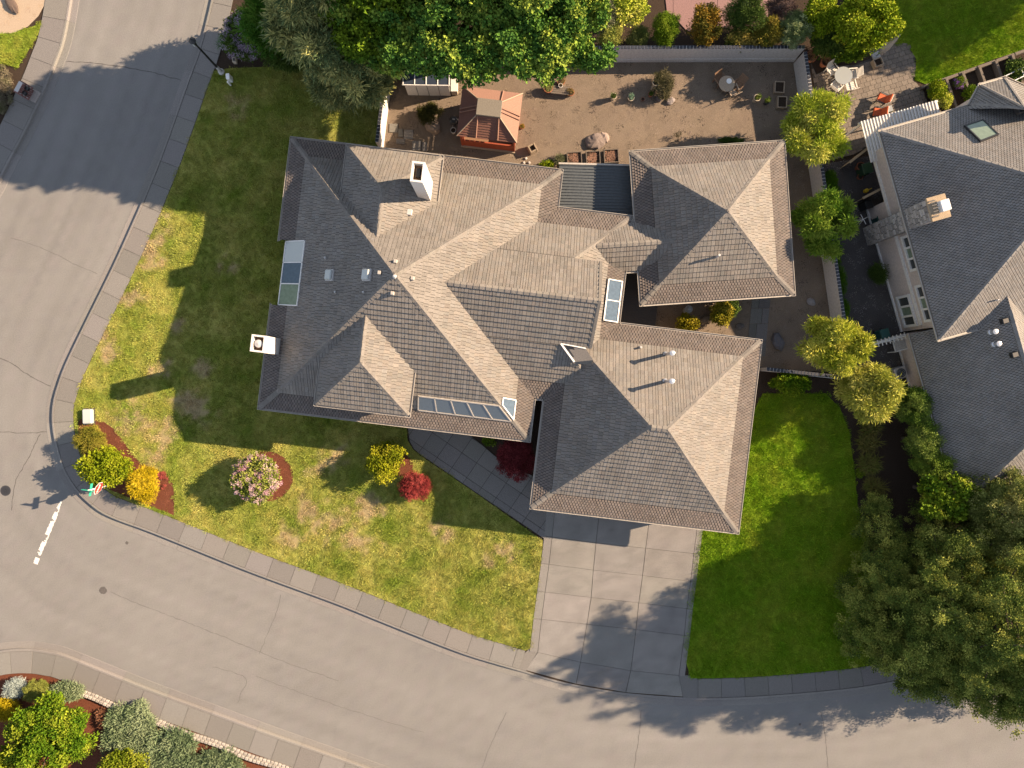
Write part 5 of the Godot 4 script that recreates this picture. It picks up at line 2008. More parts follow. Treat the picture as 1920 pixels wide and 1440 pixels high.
	pot("pot with a silvery green cabbage like plant", 1183, 184, 0.2, 0.3, M.cream_pot, "broad", SILVER)
	pot("round terracotta pot with pale rim on the shrub mound", 1229, 156, 0.18, 1.0, M.cream_pot)
	pot("small terracotta pot with green sprout beside the shrub mound", 1220, 177, 0.15, 0.35, M.terracotta, "broad", GR)
	pot("tiny reddish pot on the gravel between shrub and cabbage", 1205, 187, 0.11, 0.14, M.terracotta)
	pot("pale round pot with grassy top in the shaded corner", 1419, 184, 0.2, 0.55, M.cream_pot, "broad", GR)
	pot("leafy dark pot plant beside the cold frames", 1438, 190, 0.18, 0.4, M.dark_metal, "broad", GR)
	pot("small pot with golden tuft right of the gazebo", 979, 238, 0.16, 0.2, M.terracotta, "fine", [Color(0.25, 0.2, 0.03), Color(0.32, 0.26, 0.05)])
	pot("small white rimmed pot below the kettle barbecue", 850, 245, 0.17, 0.4, M.white_wood)
	pot("terracotta trough pot at the right end of the potting bench", 1070, 174, 0.22, 0.3, M.terracotta, "broad", [Color(0.16, 0.12, 0.05), Color(0.22, 0.16, 0.06)])
	pot("straw coloured pot plant behind the potting bench", 1052, 153, 0.24, 0.4, M.terracotta, "fine", [Color(0.26, 0.2, 0.09), Color(0.34, 0.26, 0.12)])
	pot("white ring topped pot on the potting bench", 1051, 161, 0.13, 0.5, M.white_wood)
	pot("green bushy pot plant at the left end of the potting bench", 1028, 166, 0.28, 0.4, M.terracotta, "fine", [Color(0.16, 0.2, 0.05), Color(0.25, 0.28, 0.08)])
	var wb := thing("potting_bench", "low wooden potting bench of slats among the pots", "bench", at(1050, 170, 0.4) * Vector3(1, 0, 1) + Vector3(0, 0.1, 0), -0.1)
	for i in 4:
		mb = MB.new()
		mb.box(Vector3(0, 0.38, -0.2 + i * 0.13), Vector3(1.15, 0.03, 0.11))
		obj("slat", mb, M.timber, wb)
	for s in [-0.5, 0.5]:
		for t in [-0.18, 0.18]:
			mb = MB.new()
			mb.box(Vector3(s, 0.19, t), Vector3(0.06, 0.37, 0.06))
			obj("leg", mb, M.timber, wb)
	# broken stone urn right of the gazebo
	var ur := thing("stone_planter", "square weathered stone planter casting a square shadow by the gazebo", "planter", at(998, 279, 0.4) * Vector3(1, 0, 1) + Vector3(0, 0.1, 0), 0.5)
	mb = MB.new()
	for s in [-1.0, 1.0]:
		mb.box(Vector3(s * 0.2, 0.26, 0), Vector3(0.09, 0.52, 0.5), Basis(), Color(0.4, 0.31, 0.22), 0.02)
		mb.box(Vector3(0, 0.26, s * 0.2), Vector3(0.32, 0.5, 0.09), Basis(), Color(0.4, 0.31, 0.22), 0.02)
	obj("trough", mb, M.stone, ur)
	mb = MB.new(); mb.box(Vector3(0, 0.2, 0), Vector3(0.32, 0.36, 0.32))
	obj("earth", mb, M.soil, ur)
	# kettle barbecue
	var bq := thing("kettle_barbecue", "black kettle barbecue at the shaded corner of the gazebo", "barbecue", at(851, 226, 0.9) * Vector3(1, 0, 1) + Vector3(0, 0.1, 0))
	mb = MB.new()
	mb.lathe(Vector3(0, 0.75, 0), [[0.0, -0.26], [0.18, -0.2], [0.29, -0.02], [0.3, 0.0], [0.28, 0.12], [0.17, 0.22], [0.0, 0.25]], 18)
	obj("kettle", mb, M.black_iron, bq)
	mb = MB.new(); mb.box(Vector3(0, 1.04, 0), Vector3(0.16, 0.04, 0.04), Basis(), Color.WHITE, 0.01)
	obj("handle", mb, M.steel, bq)
	for i in 3:
		mb = MB.new()
		var an := TAU * i / 3.0
		mb.tube(Vector3(cos(an) * 0.3, 0, sin(an) * 0.3), Vector3(cos(an) * 0.18, 0.58, sin(an) * 0.18), 0.015, 0.015, 6)
		obj("leg", mb, M.steel, bq)
	# seating group in the sun
	var tb := round_table("garden_table", "round pale wooden table with a white dish in the gravel yard", 1362, 158, 0.5, 0.65, M.pale_wood)
	var ds := thing("serving_dish", "white round dish on the pale garden table", "dish", at(1367, 152, 0.78) * Vector3(1, 0, 1) + Vector3(0, 0.752, 0))
	mb = MB.new()
	mb.lathe(Vector3.ZERO, [[0.1, 0.0], [0.16, 0.03], [0.17, 0.04], [0.08, 0.025], [0.0, 0.022]], 16)
	obj("plate", mb, M.sign_white, ds)
	slat_chair("brown folding chair left of the round yard table", 1349, 152, 0.6, M.wood, false, "wooden chairs at the yard table")
	slat_chair("brown reclining chair right of the round yard table", 1381, 163, -0.7, M.wood, true, "wooden chairs at the yard table")
	slat_chair("pale wooden chair below the round yard table", 1373, 172, 3.6, M.pale_wood, false, "wooden chairs at the yard table")
	build_patio()
	build_street_things()

func build_patio() -> void:
	# neighbouring paved patio
	var outline := poly_at([[1518, 110], [1530, 140], [1560, 125], [1600, 122], [1632, 110], [1628, 92], [1650, 76], [1684, 73], [1706, 84], [1716, 108], [1717, 140], [1712, 150], [1730, 168], [1742, 200], [1660, 235], [1652, 262], [1600, 290], [1560, 300], [1538, 230], [1528, 170]], 0.08)
	var root := thing("paved_patio", "brown block paved patio with rounded end behind the neighbouring house", "patio")
	root.set_meta("kind", "structure")
	var bed := MB.new()
	bed.flat(outline, 0.09)
	obj("bedding", bed, M.joint, root)
	var d := Vector2(0.956, -0.294)
	var n := Vector2(0.294, 0.956)
	var o := at2(1530, 100)
	var count := 0
	for j in range(-14, 26):
		for i in range(-6, 22):
			var w := 0.38
			var h := 0.3
			var c := o + d * ((i + (0.5 if j % 2 == 0 else 0.0)) * w) + n * (j * h)
			var p := PackedVector2Array([c, c + d * w, c + d * w + n * h, c + n * h])
			if not Geometry2D.is_point_in_polygon(c + (d * w + n * h) * 0.5, outline):
				continue
			for part in Geometry2D.intersect_polygons(p, outline):
				for sh in Geometry2D.offset_polygon(part, -0.01):
					if absf(poly_area(sh)) < 0.01:
						continue
					var mb := MB.new()
					var t := rng.randf_range(0.2, 0.26)
					mb.prism(sh, 0.07, 0.12 + rng.randf_range(-0.003, 0.003), Color(t, t * 0.83, t * 0.68))
					obj("paver", mb, M.concrete, root)
					count += 1
	print("pavers ", count)
	# red pavement at the top edge
	var rp := thing("red_terrace", "dusty red terrace slabs at the top edge behind the hedge", "terrace")
	rp.set_meta("kind", "structure")
	for q in [[[1243, -40], [1262, -40], [1262, 58], [1250, 22]], [[1262, -40], [1345, -40], [1345, 40], [1300, 62], [1285, 56], [1262, 30]], [[1345, -40], [1440, -40], [1440, 40], [1400, 60], [1345, 50]]]:
		var mb := MB.new()
		var sh := Geometry2D.offset_polygon(poly_at(q, 0.1), -0.012)
		mb.prism(sh[0], 0.05, 0.125)
		obj("slab", mb, M.patio_red, rp)
	# dining set
	var tb := thing("patio_table", "round glass patio table crowded by white chairs", "table", at(1580, 143, 0.72) * Vector3(1, 0, 1) + Vector3(0, 0.12, 0))
	var mb := MB.new()
	mb.lathe(Vector3.ZERO, [[0.0, 0.7], [0.55, 0.7], [0.55, 0.72], [0.0, 0.72]], 24)
	obj("glass_top", mb, M.glass_top, tb)
	for i in 4:
		mb = MB.new()
		var an := TAU * i / 4.0
		mb.tube(Vector3(cos(an) * 0.4, 0, sin(an) * 0.4), Vector3(cos(an) * 0.35, 0.7, sin(an) * 0.35), 0.02, 0.02, 6)
		obj("leg", mb, M.white_trim, tb)
	slat_chair("white slatted patio chair above left of the glass table", 1558, 133, 0.6, M.white_wood, false, "white chairs round the glass patio table")
	slat_chair("white slatted patio chair right of the glass table", 1596, 141, -1.5, M.white_wood, false, "white chairs round the glass patio table")
	slat_chair("white slatted patio chair below right of the glass table", 1592, 162, 3.4, M.white_wood, false, "white chairs round the glass patio table")
	slat_chair("white slatted patio chair below left of the glass table", 1566, 163, 2.4, M.white_wood, false, "white chairs round the glass patio table")
	slat_chair("upper orange cushioned armchair on the paved patio", 1651, 187, -2.0, M.dark_metal, false, "orange cushioned patio chairs", true)
	slat_chair("lower orange cushioned armchair beside the ribbed cover", 1643, 213, -1.7, M.dark_metal, false, "orange cushioned patio chairs", true)
	var gt := thing("side_table", "small glass side table between orange chairs and cover", "table", at(1664, 206, 0.4) * Vector3(1, 0, 1) + Vector3(0, 0.12, 0), 0.3)
	mb = MB.new(); mb.box(Vector3(0, 0.4, 0), Vector3(0.52, 0.02, 0.36), Basis(), Color.WHITE, 0.008)
	obj("glass_top", mb, M.glass_top, gt)
	for s in [-0.22, 0.22]:
		for t in [-0.15, 0.15]:
			mb = MB.new(); mb.tube(Vector3(s, 0, t), Vector3(s, 0.39, t), 0.012, 0.012, 6)
			obj("leg", mb, M.dark_metal, gt)
	pot("small green pot plant on the patio by the glass side table", 1669, 209, 0.1, 0.2, M.dark_metal, "broad", [Color(0.1, 0.16, 0.02), Color(0.16, 0.2, 0.03)], "pots on the paved patio")
	# closed parasol
	var um := thing("closed_parasol", "closed pale grey parasol standing on the rounded patio end", "parasol", at(1640, 108, 0.0) * Vector3(1, 0, 1) + Vector3(0, 0.12, 0))
	mb = MB.new(); mb.tube(Vector3.ZERO, Vector3(0, 2.9, 0), 0.025, 0.025, 8)
	obj("pole", mb, M.dark_metal, um)
	mb = MB.new()
	for i in 10:
		var a0 := TAU * i / 10.0; var a1 := TAU * (i + 1) / 10.0
		var prof := [[0.1, 0.6], [0.24, 1.05], [0.26, 1.5], [0.15, 2.3], [0.03, 2.95]]
		for j in 4:
			var r0: float = prof[j][0]; var r1: float = prof[j + 1][0]
			var k0 := 1.0 if i % 2 == 0 else 0.75
			var k1 := 0.75 if i % 2 == 0 else 1.0
			mb.face([Vector3(cos(a0) * r0 * k0, prof[j][1], sin(a0) * r0 * k0), Vector3(cos(a1) * r0 * k1, prof[j][1], sin(a1) * r0 * k1), Vector3(cos(a1) * r1 * k1, prof[j + 1][1], sin(a1) * r1 * k1), Vector3(cos(a0) * r1 * k0, prof[j + 1][1], sin(a0) * r1 * k0)], Vector3(cos(a0), 0.2, sin(a0)))
	obj("canopy", mb, M.canvas, um)
	mb = MB.new(); mb.box(Vector3(0, 0.06, 0), Vector3(0.5, 0.12, 0.5), Basis(Vector3.UP, 0.4), Color.WHITE, 0.03)
	obj("base", mb, M.canvas, um)
	tray_box("stone_trough", "square grey trough beside the closed parasol", 1646, 117, 0.55, 0.5, 0.4, 0.4, M.pale_wood, M.soil, "troughs on the paved patio")
	for q in [[1521, 106, 0.34, "large terracotta pot at the wall corner of the patio"], [1548, 116, 0.3, "broad terracotta pot with sunlit rim on the patio"]]:
		pot(q[3], q[0], q[1], q[2], 0.5, M.terracotta, "fine", [Color(0.3, 0.16, 0.08), Color(0.36, 0.22, 0.12)], "pots on the paved patio")
	# terraced timber edging behind the house
	var base := at2(1722, 168); var tip := at2(1935, 92)
	var dir := (tip - base).normalized()
	var nrm := Vector2(-dir.y, dir.x)
	var edge := thing("timber_edging", "weathered timber edging along the neighbouring lawn", "edging")
	for i in 6:
		mb = MB.new()
		var a := base + dir * (i * 1.25); var b := a + dir * 1.2
		mb.box(v3((a + b) / 2, 0.2), Vector3(1.2, 0.3, 0.18), Basis(Vector3.UP, -atan2(dir.y, dir.x)), Color.WHITE, 0.015)
		obj("timber", mb, M.timber, edge)
	var words := ["timber step wall nearest the ribbed patio cover", "second timber step wall from the patio cover", "third timber step wall beside the purple flowers", "fourth timber step wall up the slope", "timber step wall nearest the pointed bay roof", "uppermost timber step wall by the pale railing"]
	for i in 6:
		var a := base + dir * (0.5 + i * 1.1)
		var sw := thing("step_wall", words[i], "retaining wall", v3(a + nrm * 1.0, 0), -atan2(nrm.y, nrm.x) + 0.0, "timber step walls beside the neighbouring house")
		for r in 2:
			mb = MB.new()
			mb.box(Vector3(0, 0.15 + r * 0.2, 0), Vector3(2.0, 0.19, 0.17), Basis(), Color.WHITE, 0.015)
			obj("timber", mb, M.timber, sw)
	# pale railing
	var rl := thing("railing", "pale grey metal railing at the right edge behind the bay", "railing", at(1908, 140, 0.9) * Vector3(1, 0, 1), 0.45)
	for q in [-0.25, 0.25]:
		mb = MB.new(); mb.box(Vector3(0, 0.95, q), Vector3(2.6, 0.05, 0.05))
		obj("rail", mb, M.steel, rl)
	for q in [-0.8, 0.3]:
		mb = MB.new(); mb.box(Vector3(q, 0.95, 0), Vector3(0.05, 0.05, 0.5)); mb.box(Vector3(q, 0.47, 0.25), Vector3(0.05, 0.95, 0.05))
		obj("post", mb, M.steel, rl)
	# bins and bits in the side yard
	for q in [[1631, 316, 0.55, M.green_bin, "green wheeled bin in the bay of the neighbouring house"], [1664, 626, 0.5, M.teal_bin, "teal wheeled bin beside the picket gate"], [1658, 412, 0.45, M.teal_bin, "teal storage bin at the foot of the stone chimney"], [1634, 384, 0.4, M.black_iron, "black storage bin with pale lid below the tan screen"]]:
		var bn := thing("wheeled_bin", q[4], "bin", at(q[0] - 6, q[1], 0.9) * Vector3(1, 0, 1) + Vector3(0, 0.08, 0), 0.27, "bins in the neighbouring side yard")
		mb = MB.new(); mb.box(Vector3(0, 0.45, 0), Vector3(q[2], 0.86, q[2] * 1.1), Basis(), Color.WHITE, 0.05)
		obj("tub", mb, q[3], bn)
		mb = MB.new(); mb.box(Vector3(0, 0.92, 0), Vector3(q[2] + 0.06, 0.07, q[2] * 1.1 + 0.06), Basis(), Color.WHITE, 0.03)
		obj("lid", mb, q[3], bn)
		for s in [-1.0, 1.0]:
			mb = MB.new(); mb.tube(Vector3(s * q[2] * 0.5, 0.1, -q[2] * 0.5), Vector3(s * q[2] * 0.42, 0.1, -q[2] * 0.5), 0.1, 0.1, 10)
			obj("wheel", mb, M.black_iron, bn)
	pot("terracotta pot below the first tan screen", 1613, 312, 0.24, 0.5, M.terracotta, "", [], "pots in the neighbouring side yard")
	pot("smaller terracotta pot beside the green bin", 1612, 332, 0.17, 0.3, M.terracotta, "", [], "pots in the neighbouring side yard")
	var yd := thing("watering_can", "yellow watering can beside the tan screen", "watering can", at(1625, 357, 0.3) * Vector3(1, 0, 1) + Vector3(0, 0.1, 0), 0.4)
	mb = MB.new(); mb.lathe(Vector3.ZERO, [[0.13, 0.0], [0.12, 0.24], [0.06, 0.28], [0.0, 0.28]], 12)
	obj("body", mb, M.yellow, yd)
	mb = MB.new(); mb.tube(Vector3(0.1, 0.06, 0), Vector3(0.32, 0.28, 0), 0.03, 0.02, 8)
	obj("spout", mb, M.yellow, yd)
	var fc := thing("drying_rack", "white folding drying rack against the stone chimney", "drying rack", at(1617, 412, 0.7) * Vector3(1, 0, 1) + Vector3(0, 0.1, 0), 0.5)
	mb = MB.new()
	mb.tube(Vector3(-0.35, 0.7, 0), Vector3(0.35, 0.7, 0), 0.02, 0.02, 6); mb.tube(Vector3(0, 0.72, -0.35), Vector3(0, 0.72, 0.35), 0.02, 0.02, 6)
	mb.tube(Vector3(0.0, 0.0, 0.2), Vector3(0, 0.7, 0), 0.02, 0.02, 6); mb.tube(Vector3(0.2, 0.0, -0.2), Vector3(0, 0.7, 0), 0.02, 0.02, 6); mb.tube(Vector3(-0.2, 0.0, -0.2), Vector3(0, 0.7, 0), 0.02, 0.02, 6)
	obj("arms", mb, M.white_trim, fc)

func build_street_things() -> void:
	var mb: MB
	# street lamp
	var lp := thing("street_lamp", "black street lamp post with lantern leaning over the left sidewalk", "street lamp", at(417, 137) * Vector3(1, 0, 1) + Vector3(0, 0.1, 0))
	mb = MB.new()
	mb.lathe(Vector3.ZERO, [[0.2, 0.0], [0.2, 0.12], [0.12, 0.2], [0.1, 0.7], [0.075, 0.8]], 14)
	obj("base", mb, M.lead, lp)
	mb = MB.new(); mb.tube(Vector3(0, 0.75, 0), Vector3(0, 3.7, 0), 0.075, 0.05, 12)
	obj("post", mb, M.black_iron, lp)
	mb = MB.new()
	mb.lathe(Vector3(0, 3.7, 0), [[0.07, 0.0], [0.12, 0.06], [0.19, 0.42], [0.22, 0.45], [0.1, 0.56], [0.03, 0.6], [0.03, 0.68], [0.0, 0.7]], 8)
	obj("lantern", mb, M.black_iron, lp)
	mb = MB.new()
	for i in 4:
		var an := TAU * i / 4.0
		mb.box(Vector3(cos(an) * 0.165, 3.94, sin(an) * 0.165), Vector3(0.02, 0.26, 0.1), Basis(Vector3.UP, -an))
	obj("lantern_glass", mb, M.pane_milk, lp)
	# service pedestal and meter lid by the lamp
	var sb := thing("utility_pedestal", "white utility pedestal standing beside the lamp base", "utility box", at(428, 144, 0.6) * Vector3(1, 0, 1) + Vector3(0, 0.12, 0), 0.1)
	mb = MB.new(); mb.box(Vector3(0, 0.3, 0), Vector3(0.24, 0.6, 0.36), Basis(), Color.WHITE, 0.03)
	obj("cabinet", mb, M.sign_white, sb)
	mb = MB.new(); mb.lathe(Vector3(-0.06, 0, 0.32), [[0.06, 0.0], [0.06, 0.5], [0.0, 0.54]], 10)
	obj("stake", mb, M.sign_white, sb)
	var sp := thing("yard_light", "small cream garden light at the edge of the lavender shrub", "garden light", at(440, 113, 0.3) * Vector3(1, 0, 1) + Vector3(0, 0.1, 0))
	mb = MB.new(); mb.box(Vector3(0, 0.16, 0), Vector3(0.22, 0.32, 0.34), Basis(), Color.WHITE, 0.02)
	obj("case", mb, M.cream_pot, sp)
	mb = MB.new(); mb.box(Vector3(0, 0.34, 0), Vector3(0.1, 0.04, 0.18))
	obj("window", mb, M.black_iron, sp)
	# stop sign with street blades
	var c := at(183.5, 915, 2.1)
	var sg := thing("stop_sign", "red octagonal stop sign with green street name blades on one pole", "street sign", Vector3(c.x, 0.1, c.z), -atan2(0.39, 0.92))
	mb = MB.new(); mb.box(Vector3(0, 1.5, 0), Vector3(0.06, 3.0, 0.06))
	obj("pole", mb, M.sign_white, sg)
	var oct := func(r: float, x: float, m: Material, called: String, parent: Node) -> Node3D:
		var om := MB.new()
		var front := []
		var back := []
		for i in 8:
			var an := TAU * (i + 0.5) / 8.0
			front.append(Vector3(x, 2.0 + sin(an) * r, cos(an) * r)); back.append(Vector3(x - 0.008, 2.0 + sin(an) * r, cos(an) * r))
		om.face(front, Vector3.RIGHT); om.face(back, Vector3.LEFT)
		for i in 8:
			om.face([front[i], front[(i + 1) % 8], back[(i + 1) % 8], back[i]], front[i] - Vector3(x, 2.0, 0))
		return obj(called, om, m, parent)
	var plate: Node3D = oct.call(0.41, 0.045, M.sign_white, "sign_plate", sg)
	oct.call(0.375, 0.054, M.sign_red, "red_face", plate)
	var tm := TextMesh.new()
	tm.text = "STOP"
	var ft := SystemFont.new()
	ft.font_names = PackedStringArray(["Droid Sans"])
	ft.font_weight = 700
	tm.font = ft
	tm.font_size = 64
	tm.pixel_size = 0.0036
	tm.depth = 0.006
	var tx := MeshInstance3D.new()
	tx.mesh = tm
	tx.material_override = M.sign_white
	tx.position = Vector3(0.059, 2.0, 0)
	tx.rotation.y = PI / 2
	put(tx, "lettering", plate)
	mb = MB.new(); mb.box(Vector3(0, 2.72, 0), Vector3(0.02, 0.22, 0.75), Basis(Vector3.UP, 0.25))
	obj("street_blade", mb, M.sign_green, sg)
	mb = MB.new(); mb.box(Vector3(0, 2.97, 0), Vector3(0.75, 0.2, 0.02), Basis(Vector3.UP, 0.25))
	obj("street_blade", mb, M.sign_green, sg)
	# utility vault lid on the corner
	var ub := thing("utility_box", "pale green rounded utility box at the tip of the corner bed", "utility box", at(164, 781, 0.35) * Vector3(1, 0, 1) + Vector3(0, 0.12, 0), 0.03)
	mb = MB.new(); mb.box(Vector3(0, 0.16, 0), Vector3(0.6, 0.32, 0.92), Basis(), Color.WHITE, 0.06)
	obj("cover", mb, M.pane_milk, ub)
	mb = MB.new(); mb.box(Vector3(0, 0.02, 0), Vector3(0.72, 0.06, 1.04))
	obj("pad", mb, M.joint, ub)
	# mail boxes at the top left
	var ml := thing("mailbox_stand", "brick mailbox stand with twin black boxes on the far sidewalk", "mailbox", at(66, 181, 0.0) * Vector3(1, 0, 1) + Vector3(0, 0.14, 0), -0.5)
	mb = MB.new(); mb.box(Vector3(0.1, 0.05, 0), Vector3(0.55, 0.1, 0.75), Basis(), Color(0.42, 0.38, 0.35), 0.015)
	obj("pad", mb, M.stone, ml)
	for r in 7:
		for i in 3:
			mb = MB.new()
			var t := rng.randf_range(0.8, 1.2)
			mb.box(Vector3(-0.2, 0.16 + r * 0.15, -0.24 + i * 0.24 + (0.06 if r % 2 == 0 else -0.06)), Vector3(0.3, 0.135, 0.225), Basis(), Color(0.24 * t, 0.12 * t, 0.11 * t), 0.008)
			obj("brick", mb, M.stone, ml)
	mb = MB.new(); mb.box(Vector3(-0.2, 0.62, 0), Vector3(0.26, 1.05, 0.66))
	obj("mortar_core", mb, M.lead, ml)
	for s in [-0.17, 0.17]:
		mb = MB.new(); mb.box(Vector3(0.02, 0.75, s), Vector3(0.24, 0.26, 0.24), Basis(), Color.WHITE, 0.05)
		obj("mail_box", mb, M.black_iron, ml)

# ---------------------------------------------------------------- plants
var clumps := {}
func leaf(mb: MB, o: Vector3, d: Vector3, up: Vector3, l: float, w: float, shade: float) -> void:
	# one folded leaf: two halves meeting on the midrib
	var s := d.cross(up)
	if s.length() < 0.01:
		s = d.cross(Vector3.RIGHT)
	s = s.normalized()
	var n := s.cross(d).normalized()
	var tip := o + d * l - n * l * 0.12
	var mid := o + d * l * 0.45
	var col := Color(shade, shade, shade)
	mb.face([o, mid + s * w + n * w * 0.35, tip], n + s * -0.3, col)
	mb.face([o, tip, mid - s * w + n * w * 0.35], n + s * 0.3, col)
func make_clumps() -> void:
	# kind: number of leaves, length, half width, how far leaves point outward, flatness
	var kinds := {"broad": [22, 0.5, 0.17, 0.6], "fine": [34, 0.55, 0.055, 0.85], "scale": [30, 0.7, 0.07, 0.9], "small": [40, 0.26, 0.1, 0.5], "maple": [20, 0.5, 0.24, 0.45], "petal": [26, 0.3, 0.15, 0.7], "blade": [22, 1.5, 0.035, 0.0]}
	for kind in kinds:
		var q: Array = kinds[kind]
		var arr := []
		for variant in 3:
			var mb := MB.new()
			for i in q[0]:
				var d := Vector3(rng.randfn(), rng.randfn(), rng.randfn()).normalized()
				if kind == "blade":
					var an := rng.randf() * TAU
					var out := Vector3(cos(an), 0, sin(an))
					var base := out * rng.randf() * 0.25
					var m1 := base + out * 0.25 + Vector3.UP * rng.randf_range(0.6, 1.0)
					var tip := m1 + out * rng.randf_range(0.3, 0.75) + Vector3.UP * rng.randf_range(-0.3, 0.25)
					var s: Vector3 = out.cross(Vector3.UP) * q[2]
					var sh := rng.randf_range(0.7, 1.0)
					mb.face([base - s, base + s, m1 + s * 0.8, m1 - s * 0.8], out + Vector3.UP * 0.3, Color(sh, sh, sh))
					mb.face([m1 - s * 0.8, m1 + s * 0.8, tip], out + Vector3.UP, Color(sh, sh, sh))
					continue
				var o := d * pow(rng.randf(), 0.5) * 0.75
				var r := Vector3(rng.randfn(), rng.randfn(), rng.randfn()).normalized()
				var dir: Vector3 = (d * q[3] + r * (1.0 - q[3] * 0.6)).normalized()
				var upv := (Vector3.UP + r * 0.7).normalized()
				leaf(mb, o, dir, upv, q[1] * rng.randf_range(0.7, 1.2), q[2] * rng.randf_range(0.8, 1.2), rng.randf_range(0.72, 1.0))
			arr.append(mb.mesh())
		clumps[kind] = arr

func foliage(parent: Node, called: String, blobs: Array, n: int, size: float, kind: String, pal: Array, gap := -0.4, fill := 0.4, m: Material = null) -> void:
	var weights := []
	var total := 0.0
	for b in blobs:
		var w := pow(b[1].x * b[1].y * b[1].z, 0.667)
		total += w
		weights.append(total)
	var places := [[], [], []]
	var cols := [[], [], []]
	var off := rng.randf() * 1000.0
	var tries := 0
	var made := 0
	while made < n and tries < n * 3:
		tries += 1
		var pick := rng.randf() * total
		var bi := 0
		while weights[bi] < pick:
			bi += 1
		var c: Vector3 = blobs[bi][0]
		var r: Vector3 = blobs[bi][1]
		var d := Vector3(rng.randfn(), rng.randfn() * 1.0 + 0.25, rng.randfn()).normalized()
		var lump := 1.0 + 0.34 * n_lump.get_noise_3d(d.x * 60.0 + off, d.y * 60.0 + bi * 50.0, d.z * 60.0)
		var rad := 1.0 - rng.randf() * rng.randf() * fill * 1.6
		var p := c + d * r * rad * lump
		var g := n_lump.get_noise_3d(p.x * 34.0 / maxf(size * 3.0, 0.5) + off, p.y * 34.0 / maxf(size * 3.0, 0.5), p.z * 34.0 / maxf(size * 3.0, 0.5))
		if g < gap:
			continue
		if p.y < 0.05:
			p.y = 0.05 + rng.randf() * 0.1
		made += 1
		var s := size * rng.randf_range(0.65, 1.3)
		var bs := Basis(Vector3(rng.randfn(), rng.randfn(), rng.randfn()).normalized(), rng.randf() * TAU).scaled(Vector3.ONE * s)
		if kind == "blade":
			bs = Basis(Vector3.UP, rng.randf() * TAU).scaled(Vector3.ONE * s)
		var k := rng.randi() % 3
		places[k].append(Transform3D(bs, p))
		var t := clampf(n_mid.get_noise_3d(p.x * 40.0 + off, p.y * 40.0, p.z * 40.0) * 0.9 + 0.5 + rng.randf_range(-0.35, 0.35), 0.0, 0.999) * (pal.size() - 1)
		var i0 := int(t)
		var cc: Color = pal[i0].lerp(pal[mini(i0 + 1, pal.size() - 1)], t - i0)
		var j := rng.randf_range(0.85, 1.18)
		cols[k].append(Color(cc.r * j, cc.g * j, cc.b * j))
	for k in 3:
		if places[k].size() > 0:
			multi(called, clumps[kind][k], m if m else M.leaf, places[k], cols[k], parent)

func lobes(c: Vector3, r: Vector3, k: int, spread := 0.55, small := 0.55) -> Array:
	var out := [[c, r * 0.78]]
	for i in k:
		var an := TAU * (i + rng.randf() * 0.6) / k
		var e := rng.randf_range(-0.25, 0.75)
		var d := Vector3(cos(an) * sqrt(1.0 - e * e * 0.6), e, sin(an) * sqrt(1.0 - e * e * 0.6))
		out.append([c + d * r * spread * rng.randf_range(0.85, 1.15), r * small * rng.randf_range(0.75, 1.15)])
	return out

func split_lobes(blobs: Array, k: int, small: float) -> Array:
	# every lobe carries its own smaller bunches, so light and gaps break the crown up
	var out := []
	for b in blobs:
		out.append([b[0], b[1] * 0.72])
		for i in k:
			var d := Vector3(rng.randfn(), rng.randfn() * 0.8 + 0.35, rng.randfn()).normalized()
			out.append([b[0] + d * b[1] * rng.randf_range(0.62, 0.85), b[1] * small * rng.randf_range(0.7, 1.25)])
	return out
func cone_lobes(top: float, low: float, r: float, levels: int) -> Array:
	# tiers of boughs round a tall stem, measured from the crown's foot
	var out := [[Vector3(0, lerpf(low, top, 0.45), 0), Vector3(r * 0.42, (top - low) * 0.42, r * 0.42)]]
	for i in levels:
		var f := float(i) / levels
		var y := lerpf(low, top, f)
		var rr := r * pow(1.0 - f, 0.5)
		var n := maxi(3, int(9 * (1.0 - f) + 2))
		for j in n:
			var an := TAU * (j + rng.randf() * 0.7) / n + i * 0.9
			var reach := rr * rng.randf_range(0.62, 1.0)
			var w := maxf(0.35, rr * 0.26)
			out.append([Vector3(cos(an) * reach, y + rng.randf_range(-0.4, 0.3), sin(an) * reach), Vector3(w * 1.15, w * 0.6, w * 1.15)])
			if rng.randf() < 0.5:
				out.append([Vector3(cos(an + 0.1) * (reach + w * 0.9), y - 0.45, sin(an + 0.1) * (reach + w * 0.9)), Vector3(w * 0.6, w * 0.35, w * 0.6)])
			out.append([Vector3(cos(an) * reach * 0.55, y + 0.2, sin(an) * reach * 0.55), Vector3(w * 1.1, w * 0.7, w * 1.1)])
	out.append([Vector3(0, top, 0), Vector3(0.3, 0.7, 0.3)])
	return out

